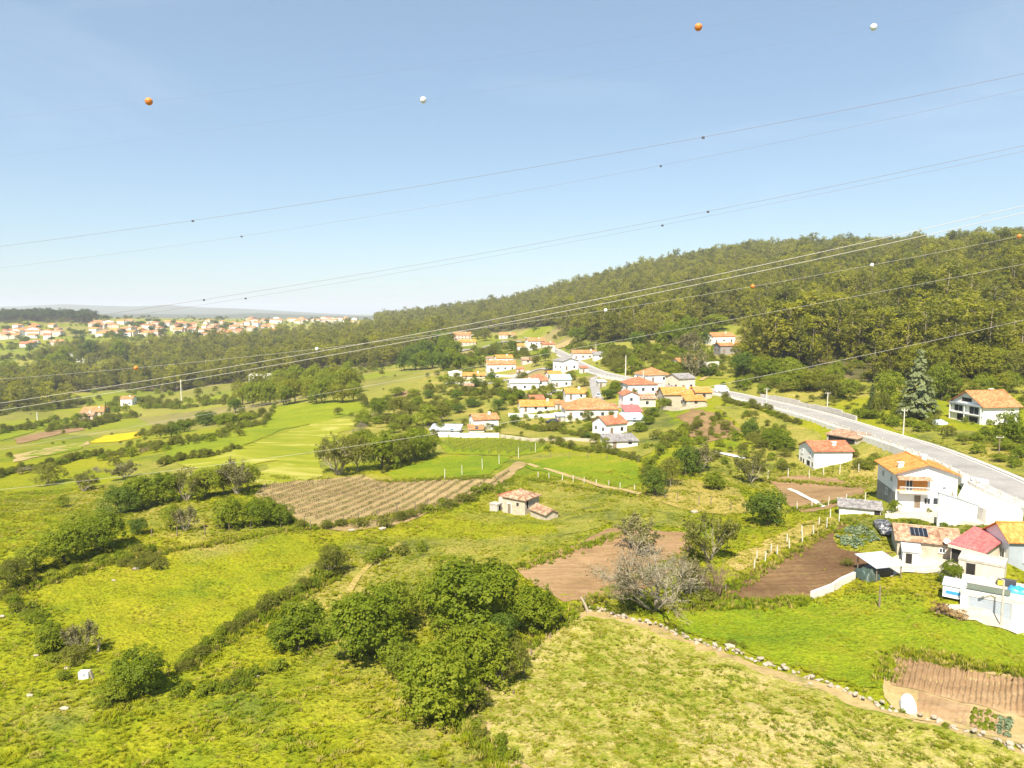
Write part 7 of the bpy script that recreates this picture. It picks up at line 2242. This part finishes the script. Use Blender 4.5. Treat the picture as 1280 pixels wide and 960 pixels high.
for a, b in (((-10, 598), (112, 572)), ((112, 572), (206, 556)), ((60, 541), (172, 522)), ((-10, 546), (70, 527)), ((205, 560), (330, 530)), ((170, 545), (330, 520)), ((330, 534), (345, 508)), ((440, 520), (545, 548)), ((455, 508), (560, 515)), ((-10, 520), (110, 505)), ((180, 512), (300, 505)), ((545, 552), (480, 590)), ((690, 556), (800, 575)), ((640, 532), (740, 548)), ((300, 562), (200, 582)), ((800, 600), (840, 545)), ((560, 492), (690, 500)), ((590, 440), (650, 448)), ((745, 468), (900, 470)), ((700, 440), (760, 436)), ((905, 500), (1000, 530)), ((-10, 452), (60, 446)), ((0, 436), (70, 430)), ((150, 452), (230, 446))):
    for t_ in np.linspace(0, 1, int(math.hypot(b[0] - a[0], b[1] - a[1]) / 1.5)):
        if random.random() < .8:
            p = G(a[0] + (b[0] - a[0]) * t_ + random.gauss(0, .8), a[1] + (b[1] - a[1]) * t_ + random.gauss(0, .6) + 1.6 * math.sin(t_ * 9 + a[0]))
            hx_.append(p.x); hy_.append(p.y)
for pl_, cnt_ in ((((745, 464), (905, 474), (1000, 497), (1100, 524), (1160, 542), (1290, 590), (1290, 500), (1180, 492), (1060, 487), (930, 455), (860, 440), (760, 440)), 620), (((560, 482), (700, 482), (832, 514), (842, 560), (700, 556), (560, 542)), 170), (((800, 560), (900, 505), (1000, 535), (990, 590), (900, 600)), 120), (((440, 530), (520, 485), (590, 445), (600, 470), (540, 540)), 110)):
    wq = np.array([(p.x, p.y) for p in (G(*q) for q in pl_)])
    lo, hi = wq.min(0), wq.max(0)
    qx, qy = GR.uniform(lo[0], hi[0], cnt_ * 3), GR.uniform(lo[1], hi[1], cnt_ * 3)
    kq = inside(wq, qx, qy) & (wob(qx, qy, 16, 83) > -.5)
    hx_ += list(qx[kq][:cnt_]); hy_ += list(qy[kq][:cnt_])
x = np.concatenate(list(xs) + [np.array(hx_)]); y = np.concatenate(list(ys) + [np.array(hy_)])
s = np.concatenate(list(ss) + [np.clip(np.array(hy_) / 110, .9, 5) * GR.uniform(.6, 1.5, len(hx_))])
kk = not_bare(x, y) & (((_rx[:, None] - x) ** 2 + (_ry[:, None] - y) ** 2).min(0) > 50)
x, y, s = x[kk], y[kk], s[kk]
n = len(x)
scatter('hedgerow_scrub', 'scrub and hedgerows scattered over the far plots', np.column_stack([x, y, zt(x, y) - .1]), np.column_stack([np.zeros(n), np.zeros(n), GR.uniform(0, 6.28, n)]),
        np.column_stack([s, s, s * 1.15]), GR.integers(0, 12, n), [[c] for _, t, c in K['shrub'] + K['bramble'] + K['olive']])

# ------------------------------------------------------------------ the air
mh = bpy.data.materials.new('haze_air')
mh.use_nodes = True
nt = mh.node_tree
nt.nodes.clear()
ho = nt.nodes.new('ShaderNodeOutputMaterial')
hv = nt.nodes.new('ShaderNodeVolumePrincipled')
hv.inputs['Color'].default_value = (0.86, 0.91, 1.0, 1)
hv.inputs['Density'].default_value = 0.00012
hv.inputs['Anisotropy'].default_value = 0.0
nt.links.new(hv.outputs[0], ho.inputs['Volume'])
zlo, zhi = float(AZ.min()) - 3, 190.0
MB().box(-24000, 24000, -200, 15300, zlo, zhi).build('haze', mh)
tag(bpy.data.objects['haze'], 'pale spring haze lying over the valley', kind='stuff')
